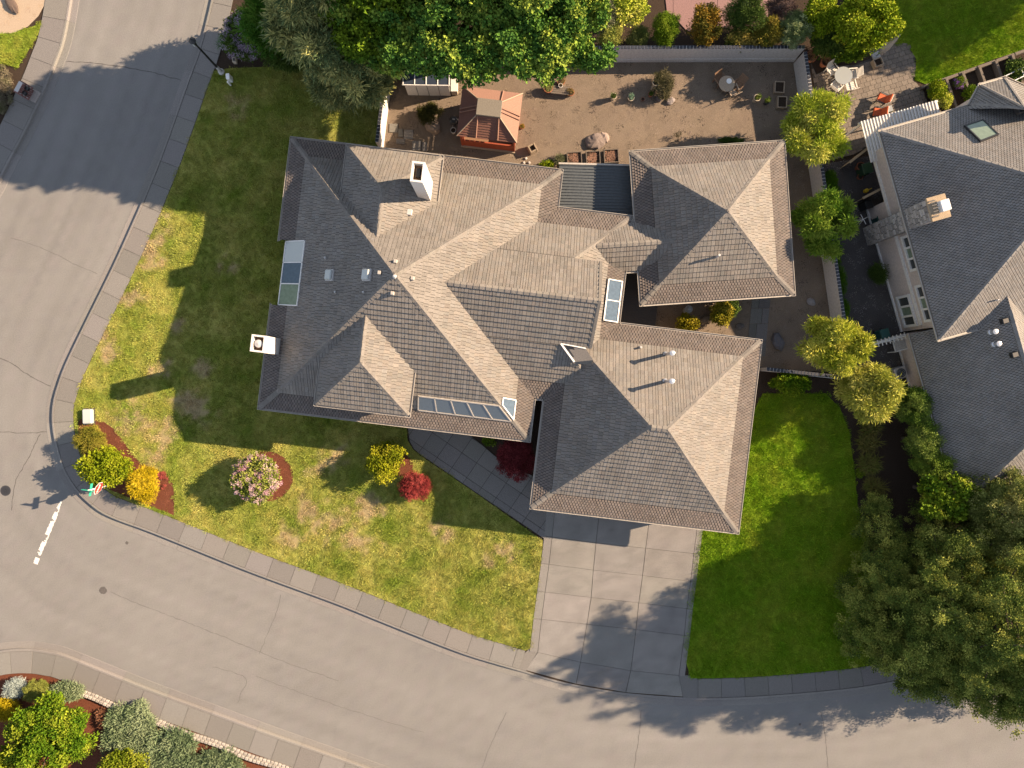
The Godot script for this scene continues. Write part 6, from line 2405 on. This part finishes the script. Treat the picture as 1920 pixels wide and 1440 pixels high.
# px, py: where the crown's middle shows; hc its height; r its radii in metres
func plant(called: String, label: String, category: String, px: float, py: float, hc: float, r: Vector3, kind: String, pal: Array, n: int, size: float, opt := {}) -> Node3D:
	var c := at(px, py, hc)
	var ground: float = opt.get("ground", 0.1)
	var root := thing(called, label, category, Vector3(c.x, ground, c.z), 0.0, opt.get("group", ""))
	var cl := Vector3(0, hc - ground, 0)
	var lean: Vector3 = opt.get("lean", Vector3.ZERO)
	root.position -= lean
	cl += lean
	var bl: Array = opt.get("blobs", [])
	if bl.is_empty():
		bl = lobes(cl, r, opt.get("lobes", 7), opt.get("spread", 0.5), opt.get("small", 0.5))
	else:
		for b in bl:
			b[0] = b[0] + cl
	if opt.has("sub"):
		bl = split_lobes(bl, opt.sub, opt.get("sub_size", 0.42))
	# stem and limbs
	var tr: float = opt.get("trunk", maxf(0.03, r.x * 0.06))
	var mb := MB.new()
	var fork := Vector3(0, maxf(cl.y - r.y * 0.7, 0.15), 0) + lean * 0.5
	mb.tube(Vector3(0, -0.05, 0), fork, tr * 1.25, tr, 8)
	for i in bl.size():
		if i > 26:
			break
		var e: Vector3 = bl[i][0]
		mb.tube(fork, fork.lerp(e, 0.55) + Vector3(0, 0.1, 0) * r.y, tr * 0.6, tr * 0.35, 6, Color.WHITE, false)
		mb.tube(fork.lerp(e, 0.55) + Vector3(0, 0.1, 0) * r.y, e, tr * 0.35, tr * 0.12, 5, Color.WHITE, false)
	obj("trunk", mb, M.bark, root)
	foliage(root, "crown", bl, n, size, kind, pal, opt.get("gap", -0.35), opt.get("fill", 0.4))
	if opt.has("bloom"):
		var b: Dictionary = opt.bloom
		var grown := []
		for q in bl:
			grown.append([q[0], q[1] * 1.06])
		foliage(root, "blossom", grown, b.n, b.size, "petal", b.pal, b.get("gap", -0.05), 0.08, M.petal)
	return root

func tall_conifer(label: String, px: float, py: float, h: float, r: float, pal: Array, n: int) -> void:
	var p := at(px, py, 0.0)
	var root := thing("conifer_tree", label, "tree", Vector3(p.x, 0.1, p.z), 0.0, "tall conifers at lower right")
	var bl := cone_lobes(h - 0.8, 2.0, r, 8)
	var mb := MB.new()
	mb.tube(Vector3.ZERO, Vector3(0, h * 0.5, 0), 0.3, 0.18, 10)
	mb.tube(Vector3(0, h * 0.5, 0), Vector3(0, h - 0.6, 0), 0.18, 0.04, 8)
	for i in range(1, bl.size()):
		var e: Vector3 = bl[i][0]
		mb.tube(Vector3(0, e.y - 0.5, 0), e, 0.07, 0.02, 5, Color.WHITE, false)
	obj("trunk", mb, M.bark, root)
	foliage(root, "crown", bl, n, 0.33, "small", pal, -0.14, 0.5)

func build_plants() -> void:
	var GREEN := [Color(0.05, 0.1, 0.008), Color(0.1, 0.165, 0.012), Color(0.17, 0.24, 0.018)]
	var MAPLE := [Color(0.05, 0.125, 0.025), Color(0.1, 0.2, 0.03), Color(0.26, 0.33, 0.05)]
	var LIME := [Color(0.11, 0.18, 0.008), Color(0.2, 0.27, 0.012), Color(0.32, 0.36, 0.025)]
	var GOLD := [Color(0.27, 0.35, 0.03), Color(0.46, 0.51, 0.06), Color(0.6, 0.58, 0.13)]
	var YELLOW := [Color(0.3, 0.24, 0.01), Color(0.46, 0.35, 0.012), Color(0.55, 0.42, 0.03)]
	var OLIVE := [Color(0.06, 0.095, 0.02), Color(0.14, 0.185, 0.035), Color(0.35, 0.37, 0.08)]
	var DARK := [Color(0.045, 0.08, 0.016), Color(0.07, 0.115, 0.022), Color(0.1, 0.15, 0.03)]
	var BLUE := [Color(0.12, 0.175, 0.09), Color(0.19, 0.25, 0.135), Color(0.28, 0.34, 0.2)]
	var SILVER := [Color(0.28, 0.34, 0.33), Color(0.42, 0.48, 0.46)]
	var GREY := [Color(0.1, 0.12, 0.06), Color(0.17, 0.18, 0.1), Color(0.24, 0.24, 0.14)]
	var RED := [Color(0.16, 0.024, 0.025), Color(0.27, 0.045, 0.042), Color(0.38, 0.085, 0.075)]
	var WINE := [Color(0.12, 0.022, 0.026), Color(0.18, 0.032, 0.036)]
	var ORANGE := [Color(0.08, 0.08, 0.015), Color(0.2, 0.14, 0.02), Color(0.36, 0.2, 0.03)]
	var PINK := [Color(0.42, 0.2, 0.27), Color(0.55, 0.34, 0.4), Color(0.62, 0.46, 0.45)]
	var LILAC := [Color(0.3, 0.22, 0.34), Color(0.42, 0.33, 0.46), Color(0.5, 0.44, 0.52)]
	# ---- great maple over the back wall, reaching out of the picture
	plant("maple_tree", "huge bright green maple overhanging the back wall and garden shed", "tree", 892, -42, 10.2, Vector3(6.0, 3.6, 4.4), "maple", MAPLE, 14000, 0.31, {"trunk": 0.34, "gap": -0.16, "sub": 5, "blobs": [
		[Vector3(0, 0.6, 0), Vector3(4.4, 2.8, 3.4)], [Vector3(-4.4, -0.4, 1.0), Vector3(2.4, 2.0, 2.2)], [Vector3(-2.6, -1.0, 2.9), Vector3(2.0, 1.6, 1.9)], [Vector3(0.2, -0.9, 3.2), Vector3(2.2, 1.7, 2.0)], [Vector3(2.8, -0.8, 2.5), Vector3(2.1, 1.7, 2.0)], [Vector3(4.9, -0.6, 0.6), Vector3(2.0, 1.7, 2.1)], [Vector3(3.0, -0.6, -2.6), Vector3(2.6, 2.0, 2.2)], [Vector3(-2.8, -0.4, -2.8), Vector3(2.8, 2.0, 2.2)], [Vector3(-1.4, 1.5, 0.6), Vector3(2.2, 1.6, 2.0)], [Vector3(2.0, 1.6, 0.3), Vector3(2.0, 1.5, 1.8)], [Vector3(5.3, -2.0, 2.6), Vector3(1.4, 1.2, 1.3)], [Vector3(-5.0, -1.9, 2.7), Vector3(1.5, 1.3, 1.4)]]})
	plant("maple_tree", "darker green maple between the cedar and the big maple", "tree", 690, 12, 8.6, Vector3(3.4, 3.0, 3.1), "maple", GREEN, 6000, 0.31, {"trunk": 0.2, "gap": -0.3, "lobes": 8, "sub": 4, "group": "deciduous trees behind the back wall"})
	plant("cedar_tree", "feathery grey green cedar with golden sunlit branches behind the yard wall", "tree", 598, 6, 8.3, Vector3(2.7, 4.6, 3.2), "scale", [Color(0.09, 0.14, 0.06), Color(0.16, 0.2, 0.08), Color(0.3, 0.32, 0.12), Color(0.58, 0.54, 0.2)], 4600, 0.46, {"trunk": 0.26, "gap": -0.35, "blobs": [
		[Vector3(0, 0.5, 0), Vector3(1.6, 4.3, 1.7)], [Vector3(-1.6, -1.5, 0.6), Vector3(1.4, 1.5, 1.4)], [Vector3(0.2, -0.6, 2.2), Vector3(1.2, 1.6, 1.2)], [Vector3(1.5, -1.6, 2.4), Vector3(1.2, 1.2, 1.2)], [Vector3(1.6, -1.0, -0.6), Vector3(1.5, 1.8, 1.5)], [Vector3(-1.3, -1.2, -1.6), Vector3(1.7, 1.8, 1.5)], [Vector3(1.9, -3.2, 3.1), Vector3(0.8, 0.7, 0.7)], [Vector3(1.6, -4.8, 0.6), Vector3(1.8, 1.6, 1.8)], [Vector3(-0.4, -5.2, 1.6), Vector3(1.6, 1.4, 1.5)]]})
	plant("conifer_tree", "dark bushy conifer left of the feathery cedar", "tree", 520, 30, 3.6, Vector3(1.9, 3.2, 2.1), "scale", [Color(0.04, 0.12, 0.015), Color(0.08, 0.18, 0.02), Color(0.12, 0.22, 0.03)], 1300, 0.4, {"trunk": 0.14, "gap": -0.25})
	plant("conifer_tree", "low dark conifer in deep shade below the cedar", "tree", 540, 92, 1.6, Vector3(1.5, 1.4, 1.1), "scale", DARK, 650, 0.34, {"gap": -0.3})
	plant("backdrop_maple", "tall maple outside the top edge nearer the street", "tree", 690, -130, 11.5, Vector3(4.0, 3.6, 3.2), "maple", GREEN, 2600, 0.6, {"trunk": 0.3, "gap": -0.4, "lobes": 9})
	# ---- street corner of the back garden
	plant("rhododendron", "lavender flowering rhododendron at the top by the street lamp", "shrub", 460, 68, 1.3, Vector3(1.35, 1.1, 1.5), "broad", DARK, 420, 0.3, {"bloom": {"n": 620, "size": 0.18, "pal": LILAC, "gap": -0.4}})
	plant("grass_tuft", "bright green grass tuft beside the lavender shrub", "plant", 422, 85, 0.3, Vector3(0.3, 0.2, 0.4), "blade", [Color(0.03, 0.11, 0.02), Color(0.06, 0.16, 0.03)], 12, 0.35, {"trunk": 0.01})
	# ---- hedge row behind the back wall
	var hedge := "mixed shrubs behind the back wall"
	plant("shrub", "grey leaved shrub at the right flank of the big maple", "shrub", 1132, 28, 2.2, Vector3(0.8, 1.2, 1.2), "small", GREY, 420, 0.24, {"group": hedge})
	plant("shrub", "pale yellow leaved shrub at the top left of the red terrace", "shrub", 1175, 20, 2.0, Vector3(1.3, 1.2, 1.0), "broad", GOLD, 460, 0.26, {"group": hedge})
	plant("shrub", "olive shrub beside the maple just above the wall coping", "shrub", 1146, 66, 1.9, Vector3(0.75, 1.1, 0.8), "small", OLIVE + [Color(0.2, 0.2, 0.05)], 380, 0.22, {"group": hedge})
	plant("shrub", "small light green shrub left of the round hedge shrub", "shrub", 1198, 72, 1.5, Vector3(0.7, 0.9, 0.65), "small", [Color(0.1, 0.13, 0.03), Color(0.22, 0.23, 0.08)], 330, 0.2, {"group": hedge})
	plant("shrub", "round bright green shrub centred above the back wall", "shrub", 1247, 58, 1.8, Vector3(0.9, 1.3, 1.0), "small", [Color(0.06, 0.12, 0.008), Color(0.11, 0.18, 0.012), Color(0.17, 0.23, 0.02)], 560, 0.22, {"group": hedge, "gap": -0.6})
	plant("shrub", "orange tipped shrub right of the round green one", "shrub", 1320, 52, 1.9, Vector3(1.0, 1.4, 1.2), "broad", ORANGE, 420, 0.24, {"group": hedge})
	plant("shrub", "dark green pine like shrub at the top edge", "shrub", 1395, 28, 2.2, Vector3(1.2, 1.5, 1.0), "fine", DARK + [Color(0.08, 0.12, 0.04)], 420, 0.3, {"group": hedge})
	plant("shrub", "low yellow flecked shrub against the wall right of the orange one", "shrub", 1392, 74, 1.5, Vector3(1.2, 0.9, 0.6), "broad", [Color(0.07, 0.1, 0.015), Color(0.2, 0.18, 0.04), Color(0.3, 0.24, 0.06)], 360, 0.22, {"group": hedge})
	plant("shrub", "yellow tipped shrub left of the pale leaved one", "shrub", 1440, 66, 1.8, Vector3(0.9, 1.1, 0.9), "broad", [Color(0.08, 0.1, 0.015), Color(0.24, 0.2, 0.03), Color(0.34, 0.26, 0.05)], 380, 0.22, {"group": hedge})
	plant("shrub", "pale mint leaved shrub above the wall corner", "shrub", 1486, 58, 2.0, Vector3(1.0, 1.3, 1.2), "small", [Color(0.12, 0.17, 0.06), Color(0.22, 0.28, 0.12), Color(0.3, 0.34, 0.17)], 560, 0.22, {"group": hedge})
	plant("shrub", "purple brown leaved shrub at the top edge above the corner", "shrub", 1462, 12, 2.2, Vector3(1.0, 1.0, 0.8), "small", [Color(0.05, 0.03, 0.03), Color(0.14, 0.1, 0.09)], 330, 0.22, {"group": hedge})
	plant("shrub", "sunny green shrub at the top right of the wall corner", "shrub", 1538, 30, 2.4, Vector3(1.0, 1.4, 1.3), "broad", LIME, 460, 0.28, {"group": hedge})
	plant("shrub", "dark leafy shrub in shade behind the patio pots", "shrub", 1555, 76, 1.5, Vector3(1.2, 1.1, 0.9), "broad", DARK + [Color(0.06, 0.1, 0.015)], 420, 0.28, {"group": hedge})
	plant("young_tree", "bright green spreading young tree beside the closed parasol", "tree", 1622, 46, 3.4, Vector3(2.0, 1.6, 1.5), "broad", LIME, 820, 0.32, {"gap": -0.15, "lean": Vector3(0.6, 0, 0.3)})
	plant("shrub", "low bright green shrub along the patio edge", "shrub", 1590, 100, 1.0, Vector3(1.3, 0.7, 0.5), "broad", [Color(0.06, 0.12, 0.01), Color(0.14, 0.2, 0.015)], 360, 0.24)
	plant("shrub", "small yellow green shrub on the first timber terrace", "shrub", 1756, 170, 0.8, Vector3(0.55, 0.5, 0.7), "broad", LIME, 200, 0.2, {"group": "plants on the timber terraces"})
	plant("shrub", "sunny shrub at the end of the ribbed patio cover", "shrub", 1770, 188, 0.8, Vector3(0.4, 0.5, 0.5), "broad", GOLD, 150, 0.2, {"group": "plants on the timber terraces"})
	plant("flowering_plant", "purple flowering plant on the timber terrace", "plant", 1800, 155, 0.5, Vector3(0.35, 0.3, 0.4), "small", GREEN, 90, 0.16, {"group": "plants on the timber terraces", "bloom": {"n": 26, "size": 0.12, "pal": [Color(0.2, 0.05, 0.4), Color(0.32, 0.12, 0.5)]}})
	plant("shrub", "dark green shrub between timber terrace and bay", "shrub", 1820, 176, 0.8, Vector3(0.5, 0.5, 0.5), "broad", GREEN, 150, 0.2, {"group": "plants on the timber terraces"})
	plant("shrub", "shaded shrub at the right edge below the pale railing", "shrub", 1908, 132, 0.6, Vector3(0.8, 0.5, 0.7), "broad", DARK, 170, 0.24)
	plant("side_tree", "tall tree just outside the right edge shading the back lawn", "tree", 2290, -170, 6.5, Vector3(3.0, 3.0, 3.0), "maple", GREEN, 1100, 0.5, {"trunk": 0.2, "gap": -0.1})
	plant("side_tree", "second tall tree outside the top right corner", "tree", 2140, -220, 6.0, Vector3(2.6, 2.8, 2.6), "maple", GREEN, 900, 0.5, {"trunk": 0.2, "gap": -0.1})
	# ---- trees along the side wall
	plant("golden_cypress", "golden feathery tree at the walled yard's right corner", "tree", 1527, 243, 2.8, Vector3(1.85, 2.0, 1.95), "fine", GOLD, 1500, 0.42, {"gap": -0.12, "lobes": 8, "sub": 4, "spread": 0.68, "small": 0.42})
	plant("cypress_tree", "fresh green feathery tree standing over the side wall", "tree", 1543, 422, 2.7, Vector3(1.5, 1.6, 1.55), "fine", [Color(0.1, 0.2, 0.02), Color(0.18, 0.28, 0.03), Color(0.28, 0.36, 0.05)], 1000, 0.42, {"gap": -0.08, "lobes": 7, "sub": 4, "spread": 0.72, "small": 0.4})
	plant("golden_cypress", "golden feathery tree beside the white picket gate", "tree", 1557, 650, 3.5, Vector3(1.55, 2.2, 1.55), "fine", [Color(0.24, 0.3, 0.02), Color(0.42, 0.44, 0.05), Color(0.56, 0.53, 0.1)], 1200, 0.42, {"gap": -0.1, "lobes": 7, "sub": 4, "spread": 0.75, "small": 0.4})
	plant("golden_cypress", "tawny golden tree below the picket gate by the air conditioner", "tree", 1627, 733, 3.0, Vector3(1.6, 2.1, 1.5), "fine", [Color(0.26, 0.29, 0.04), Color(0.44, 0.44, 0.08), Color(0.58, 0.54, 0.14)], 1200, 0.42, {"gap": -0.2, "lobes": 8, "sub": 3, "spread": 0.65})
	plant("shrub", "low bright green shrub below the guest court wall", "shrub", 1481, 719, 0.8, Vector3(1.35, 0.7, 0.62), "broad", [Color(0.05, 0.12, 0.006), Color(0.1, 0.18, 0.008), Color(0.17, 0.23, 0.015)], 420, 0.24)
	for q in [[1558, 345, 0.5, 1.0, "ivy clump at the top of the green strip by the wall"], [1562, 480, 0.5, 1.0, "ivy clump below the fresh green tree"], [1572, 530, 0.42, 1.3, "ivy clump in the middle of the green strip by the wall"], [1580, 585, 0.42, 1.3, "ivy clump at the bottom of the green strip by the wall"]]:
		plant("ivy_clump", q[4], "ivy", q[0], q[1], 0.5, Vector3(q[2], 0.4, q[3]), "small", [Color(0.05, 0.13, 0.01), Color(0.1, 0.2, 0.012)], 260, 0.2, {"trunk": 0.02, "group": "ivy along the outside of the yard wall"})
	plant("shrub", "dark spiky shrub against the neighbouring wall below the chimney", "shrub", 1646, 512, 0.6, Vector3(0.5, 0.5, 0.6), "fine", DARK, 120, 0.26)
	# ---- hedge along the neighbouring garage
	var nh := "tall hedge shrubs along the neighbouring garage"
	plant("hedge_shrub", "mid green hedge shrub beside the air conditioner", "shrub", 1712, 762, 2.2, Vector3(1.1, 1.5, 1.3), "small", [Color(0.07, 0.13, 0.02), Color(0.12, 0.19, 0.03), Color(0.18, 0.24, 0.05)], 640, 0.26, {"group": nh, "ground": 0.0})
	plant("hedge_shrub", "mid green hedge shrub halfway down the neighbouring garage", "shrub", 1730, 826, 2.3, Vector3(1.15, 1.5, 1.4), "small", [Color(0.08, 0.14, 0.022), Color(0.14, 0.2, 0.035), Color(0.21, 0.27, 0.06)], 680, 0.26, {"group": nh, "ground": 0.0})
	plant("hedge_shrub", "broad hedge shrub low on the neighbouring garage", "shrub", 1748, 872, 2.2, Vector3(1.2, 1.4, 1.0), "small", [Color(0.09, 0.16, 0.02), Color(0.16, 0.23, 0.03), Color(0.26, 0.32, 0.06)], 540, 0.26, {"group": nh, "ground": 0.0})
	plant("maple_tree", "lime leaved maple at the corner of the neighbouring garage", "tree", 1775, 928, 3.4, Vector3(1.9, 1.6, 1.6), "maple", GREEN + [Color(0.28, 0.32, 0.03)], 900, 0.32, {"gap": -0.1, "sub": 4})
	# ---- big trees at lower right
	tall_conifer("very large drooping olive conifer over the sidewalk at lower right", 1700, 1096, 13.6, 5.0, OLIVE, 14000)
	tall_conifer("olive conifer filling the gap between the two tallest ones", 1768, 1136, 13.2, 3.8, OLIVE, 5000)
	tall_conifer("tall olive conifer overhanging the road in the lower right corner", 1842, 1168, 13.6, 4.7, OLIVE, 10000)
	tall_conifer("sunlit olive conifer at the right edge below the neighbouring garage", 1800, 958, 9.0, 3.2, [Color(0.1, 0.13, 0.03), Color(0.2, 0.23, 0.06), Color(0.36, 0.36, 0.12)], 5200)
	# ---- ornamental grasses beside the side lawn
	var og := "ornamental grasses beside the side lawn"
	var names := ["topmost ornamental grass tuft right of the side lawn", "second ornamental grass tuft right of the side lawn", "third ornamental grass tuft right of the side lawn", "fourth ornamental grass tuft right of the side lawn", "lowest ornamental grass tuft right of the side lawn"]
	for i in 5:
		plant("ornamental_grass", names[i], "grass tuft", [1620, 1622, 1624, 1634, 1640][i], [800, 830, 868, 908, 948][i], 0.35, Vector3(0.5, 0.25, 0.45), "blade", [Color(0.08, 0.075, 0.02), Color(0.14, 0.12, 0.035), Color(0.09, 0.11, 0.02)], 40, 0.55, {"trunk": 0.01, "group": og})
	plant("shrub", "tiny light green shrub among the ornamental grasses", "shrub", 1612, 888, 0.3, Vector3(0.25, 0.25, 0.3), "broad", GREEN, 50, 0.16)
	# ---- front garden
	plant("shrub", "olive green shrub next to the pale utility box", "shrub", 173, 826, 1.0, Vector3(1.05, 0.85, 0.95), "small", [Color(0.1, 0.11, 0.015), Color(0.19, 0.18, 0.025), Color(0.27, 0.23, 0.04)], 620, 0.22, {"gap": -0.6, "group": "shrubs on the street corner bed"})
	plant("shrub", "large lime green shrub behind the stop sign", "shrub", 203, 876, 1.3, Vector3(1.5, 1.15, 1.2), "broad", [Color(0.09, 0.13, 0.006), Color(0.19, 0.24, 0.01), Color(0.28, 0.31, 0.02)], 640, 0.28, {"gap": -0.5, "group": "shrubs on the street corner bed"})
	plant("shrub", "golden yellow feathery shrub at the end of the corner bed", "shrub", 270, 908, 0.9, Vector3(0.9, 0.8, 1.05), "fine", YELLOW, 420, 0.28, {"gap": -0.5, "group": "shrubs on the street corner bed"})
	plant("flowering_plant", "low pink red flowering plant in the corner bed", "plant", 302, 900, 0.2, Vector3(0.5, 0.14, 0.6), "petal", [Color(0.36, 0.08, 0.07), Color(0.45, 0.13, 0.11)], 90, 0.12, {"trunk": 0.01, "lobes": 4, "gap": -0.1})
	plant("rhododendron", "round pink flowering rhododendron on the front lawn", "shrub", 484, 896, 1.3, Vector3(1.5, 1.15, 1.5), "broad", [Color(0.1, 0.14, 0.02), Color(0.2, 0.24, 0.04), Color(0.3, 0.32, 0.08)], 700, 0.25, {"gap": -0.6, "bloom": {"n": 520, "size": 0.15, "pal": PINK, "gap": -0.2}})
	plant("shrub", "round golden green shrub on the front lawn", "shrub", 724, 866, 1.2, Vector3(1.2, 1.05, 1.2), "broad", [Color(0.11, 0.14, 0.008), Color(0.24, 0.26, 0.012), Color(0.36, 0.34, 0.03)], 560, 0.24, {"gap": -0.6, "lobes": 5})
	plant("japanese_maple", "small red lace leaf maple beside the golden shrub", "tree", 777, 911, 1.0, Vector3(0.98, 0.8, 0.98), "small", RED, 760, 0.19, {"gap": -0.6, "lobes": 9})
	plant("japanese_maple", "wine red maple in deep shade by the entry walk", "tree", 968, 856, 1.6, Vector3(1.35, 1.1, 1.35), "small", WINE, 720, 0.24, {"gap": -0.6})
	plant("shrub", "small green shrub under the front eave by the walk", "shrub", 917, 826, 0.3, Vector3(0.4, 0.3, 0.35), "broad", GREEN, 70, 0.18)
	# ---- court and yard shrubs
	plant("shrub", "yellow flecked shrub at the foot of the court wall", "shrub", 1287, 607, 0.9, Vector3(0.68, 0.65, 0.6), "broad", [Color(0.12, 0.12, 0.01), Color(0.27, 0.23, 0.015), Color(0.38, 0.31, 0.04)], 240, 0.2, {"gap": -0.4, "group": "yellow shrubs in the court"})
	plant("shrub", "yellow flecked shrub beside the wedge shaped rock", "shrub", 1352, 588, 1.0, Vector3(0.78, 0.75, 0.75), "broad", [Color(0.1, 0.12, 0.012), Color(0.24, 0.22, 0.018), Color(0.36, 0.3, 0.04)], 300, 0.2, {"gap": -0.4, "group": "yellow shrubs in the court"})
	plant("shrub", "dark green shrub half hidden by a yellow one in the court", "shrub", 1368, 576, 0.8, Vector3(0.6, 0.6, 0.65), "broad", DARK, 150, 0.2)
	plant("shrub", "grey green feathery shrub on the mound in the gravel yard", "shrub", 1243, 160, 0.7, Vector3(0.62, 0.6, 0.95), "fine", [Color(0.07, 0.07, 0.03), Color(0.13, 0.12, 0.06), Color(0.18, 0.16, 0.1)], 260, 0.24, {"gap": -0.3})
	plant("shrub", "dark shaded shrub round the pointed boulder", "shrub", 806, 214, 0.6, Vector3(0.75, 0.55, 0.6), "fine", [Color(0.05, 0.055, 0.015), Color(0.1, 0.09, 0.03)], 220, 0.26, {"gap": -0.3})
	plant("shrub", "small yellow green shrub under the eave left of the planters", "shrub", 1027, 308, 0.3, Vector3(0.5, 0.25, 0.2), "broad", LIME, 70, 0.16)
	plant("shrub", "small spiky plant beside the left planter box", "shrub", 1050, 300, 0.35, Vector3(0.28, 0.25, 0.28), "fine", GREY, 60, 0.2)
	plant("hedge", "low clipped dark hedge at the guest wing eave", "hedge", 1370, 264, 0.5, Vector3(0.95, 0.35, 0.22), "small", DARK, 220, 0.16, {"trunk": 0.02, "lobes": 4, "gap": -0.8})
	plant("shrub", "dark seedling shadowed by the guest wing eave", "shrub", 1272, 262, 0.4, Vector3(0.25, 0.35, 0.4), "fine", [Color(0.05, 0.05, 0.03), Color(0.09, 0.08, 0.05)], 40, 0.2, {"gap": -0.1})
	# ---- bottom left garden
	var bg := "shrubs in the bottom left garden"
	plant("shrub", "huge spreading green shrub filling the bottom left corner", "shrub", 95, 1378, 1.7, Vector3(3.0, 1.4, 2.5), "broad", [Color(0.06, 0.13, 0.008), Color(0.12, 0.2, 0.012), Color(0.24, 0.29, 0.025)], 1900, 0.3, {"gap": -0.12, "lobes": 11, "sub": 3, "group": bg})
	plant("shrub", "green shrub cut by the bottom edge below the junipers", "shrub", 235, 1432, 1.0, Vector3(1.6, 0.9, 0.9), "broad", [Color(0.08, 0.12, 0.008), Color(0.14, 0.19, 0.012), Color(0.24, 0.26, 0.03)], 420, 0.28, {"gap": -0.15, "group": bg})
	plant("boxwood_ball", "clipped round green boxwood ball by the bottom left sidewalk", "shrub", 70, 1296, 0.6, Vector3(0.98, 0.75, 0.86), "small", [Color(0.16, 0.19, 0.035), Color(0.24, 0.26, 0.06)], 700, 0.13, {"gap": -1.0, "lobes": 1, "spread": 0.1, "small": 0.5})
	plant("dwarf_spruce", "small silver blue dwarf spruce at the left edge", "shrub", 30, 1290, 0.5, Vector3(0.62, 0.5, 0.6), "fine", SILVER, 220, 0.22, {"gap": -0.4})
	plant("shrub", "golden domed shrub cut by the left edge", "shrub", 12, 1326, 0.7, Vector3(0.85, 0.7, 0.72), "fine", YELLOW, 360, 0.2, {"gap": -0.8})
	var jn := "blue green junipers along the block edging"
	plant("juniper", "small juniper mat between boxwood ball and sidewalk", "shrub", 128, 1297, 0.3, Vector3(1.1, 0.3, 0.5), "scale", BLUE, 240, 0.26, {"gap": -0.3, "group": jn, "lean": Vector3.ZERO})
	plant("juniper", "juniper mat just right of the red mulch gap", "shrub", 243, 1368, 0.35, Vector3(1.5, 0.32, 1.6), "scale", BLUE, 620, 0.3, {"gap": -0.3, "group": jn, "lobes": 9, "spread": 0.7})
	plant("juniper", "juniper mat in the middle of the block edging", "shrub", 318, 1408, 0.35, Vector3(1.7, 0.32, 1.25), "scale", BLUE, 680, 0.3, {"gap": -0.3, "group": jn, "lobes": 9, "spread": 0.7})
	plant("juniper", "juniper mat at the right end of the block edging", "shrub", 400, 1440, 0.35, Vector3(1.9, 0.32, 0.9), "scale", BLUE, 560, 0.3, {"gap": -0.3, "group": jn, "lobes": 9, "spread": 0.7})
	plant("juniper", "juniper mat cut by the bottom edge between the green shrub and edging", "shrub", 290, 1440, 0.35, Vector3(1.6, 0.32, 0.9), "scale", BLUE, 420, 0.3, {"gap": -0.3, "group": jn, "lobes": 7, "spread": 0.7})
	plant("shrub", "green shrub in the very bottom left corner", "shrub", 25, 1436, 1.2, Vector3(1.8, 1.0, 1.2), "broad", [Color(0.09, 0.15, 0.008), Color(0.17, 0.22, 0.012), Color(0.28, 0.3, 0.03)], 460, 0.3, {"gap": -0.15, "group": bg})
	plant("juniper", "russet tinged juniper clump in the red mulch gap", "shrub", 196, 1345, 0.25, Vector3(0.35, 0.2, 0.6), "scale", [Color(0.2, 0.09, 0.05), Color(0.3, 0.15, 0.09)], 70, 0.22, {"gap": -0.2})
	# ---- block edging beside the bottom left sidewalk
	var edge := thing("block_edging", "low double row of pale split stone blocks beside the bottom left sidewalk", "edging")
	for row in 2:
		for i in range(0, K3.size() - 1):
			for half in 2:
				var p := K3[i].lerp(K3[i + 1], 0.25 + half * 0.5)
				var px := p.x / SCALE + 960.0
				if px < 168.0 or px > 640.0:
					continue
				var s := side_of(K3, i)
				var wob := sin(px * 0.055) * 0.05
				p += s * (1.70 + row * 0.17 + wob)
				var d := (K3[i + 1] - K3[i]).normalized()
				var mb := MB.new()
				var t := rng.randf_range(0.38, 0.56)
				mb.box(v3(p + d * (0.06 if row == 1 else 0.0), 0.14 + row * 0.09), Vector3(0.225, 0.19, 0.19), Basis(Vector3.UP, -atan2(d.y, d.x) + rng.randf_range(-0.08, 0.08)), Color(t, t * 0.92, t * 0.83), 0.03)
				obj("block", mb, M.stone, edge)
	plant("dry_shrub", "grey brown dry ground cover at the left edge below the grass", "plant", 2, 170, 0.3, Vector3(0.7, 0.25, 1.8), "small", [Color(0.12, 0.1, 0.07), Color(0.2, 0.17, 0.12), Color(0.14, 0.14, 0.07)], 320, 0.2, {"gap": -0.3, "trunk": 0.02})
	# fallen log and shrub hint at the very top left
	rock("weathered log end at the top left corner of the picture", 22, 8, Vector3(0.3, 0.16, 0.7), 0.5, Color(0.14, 0.1, 0.08), "log")
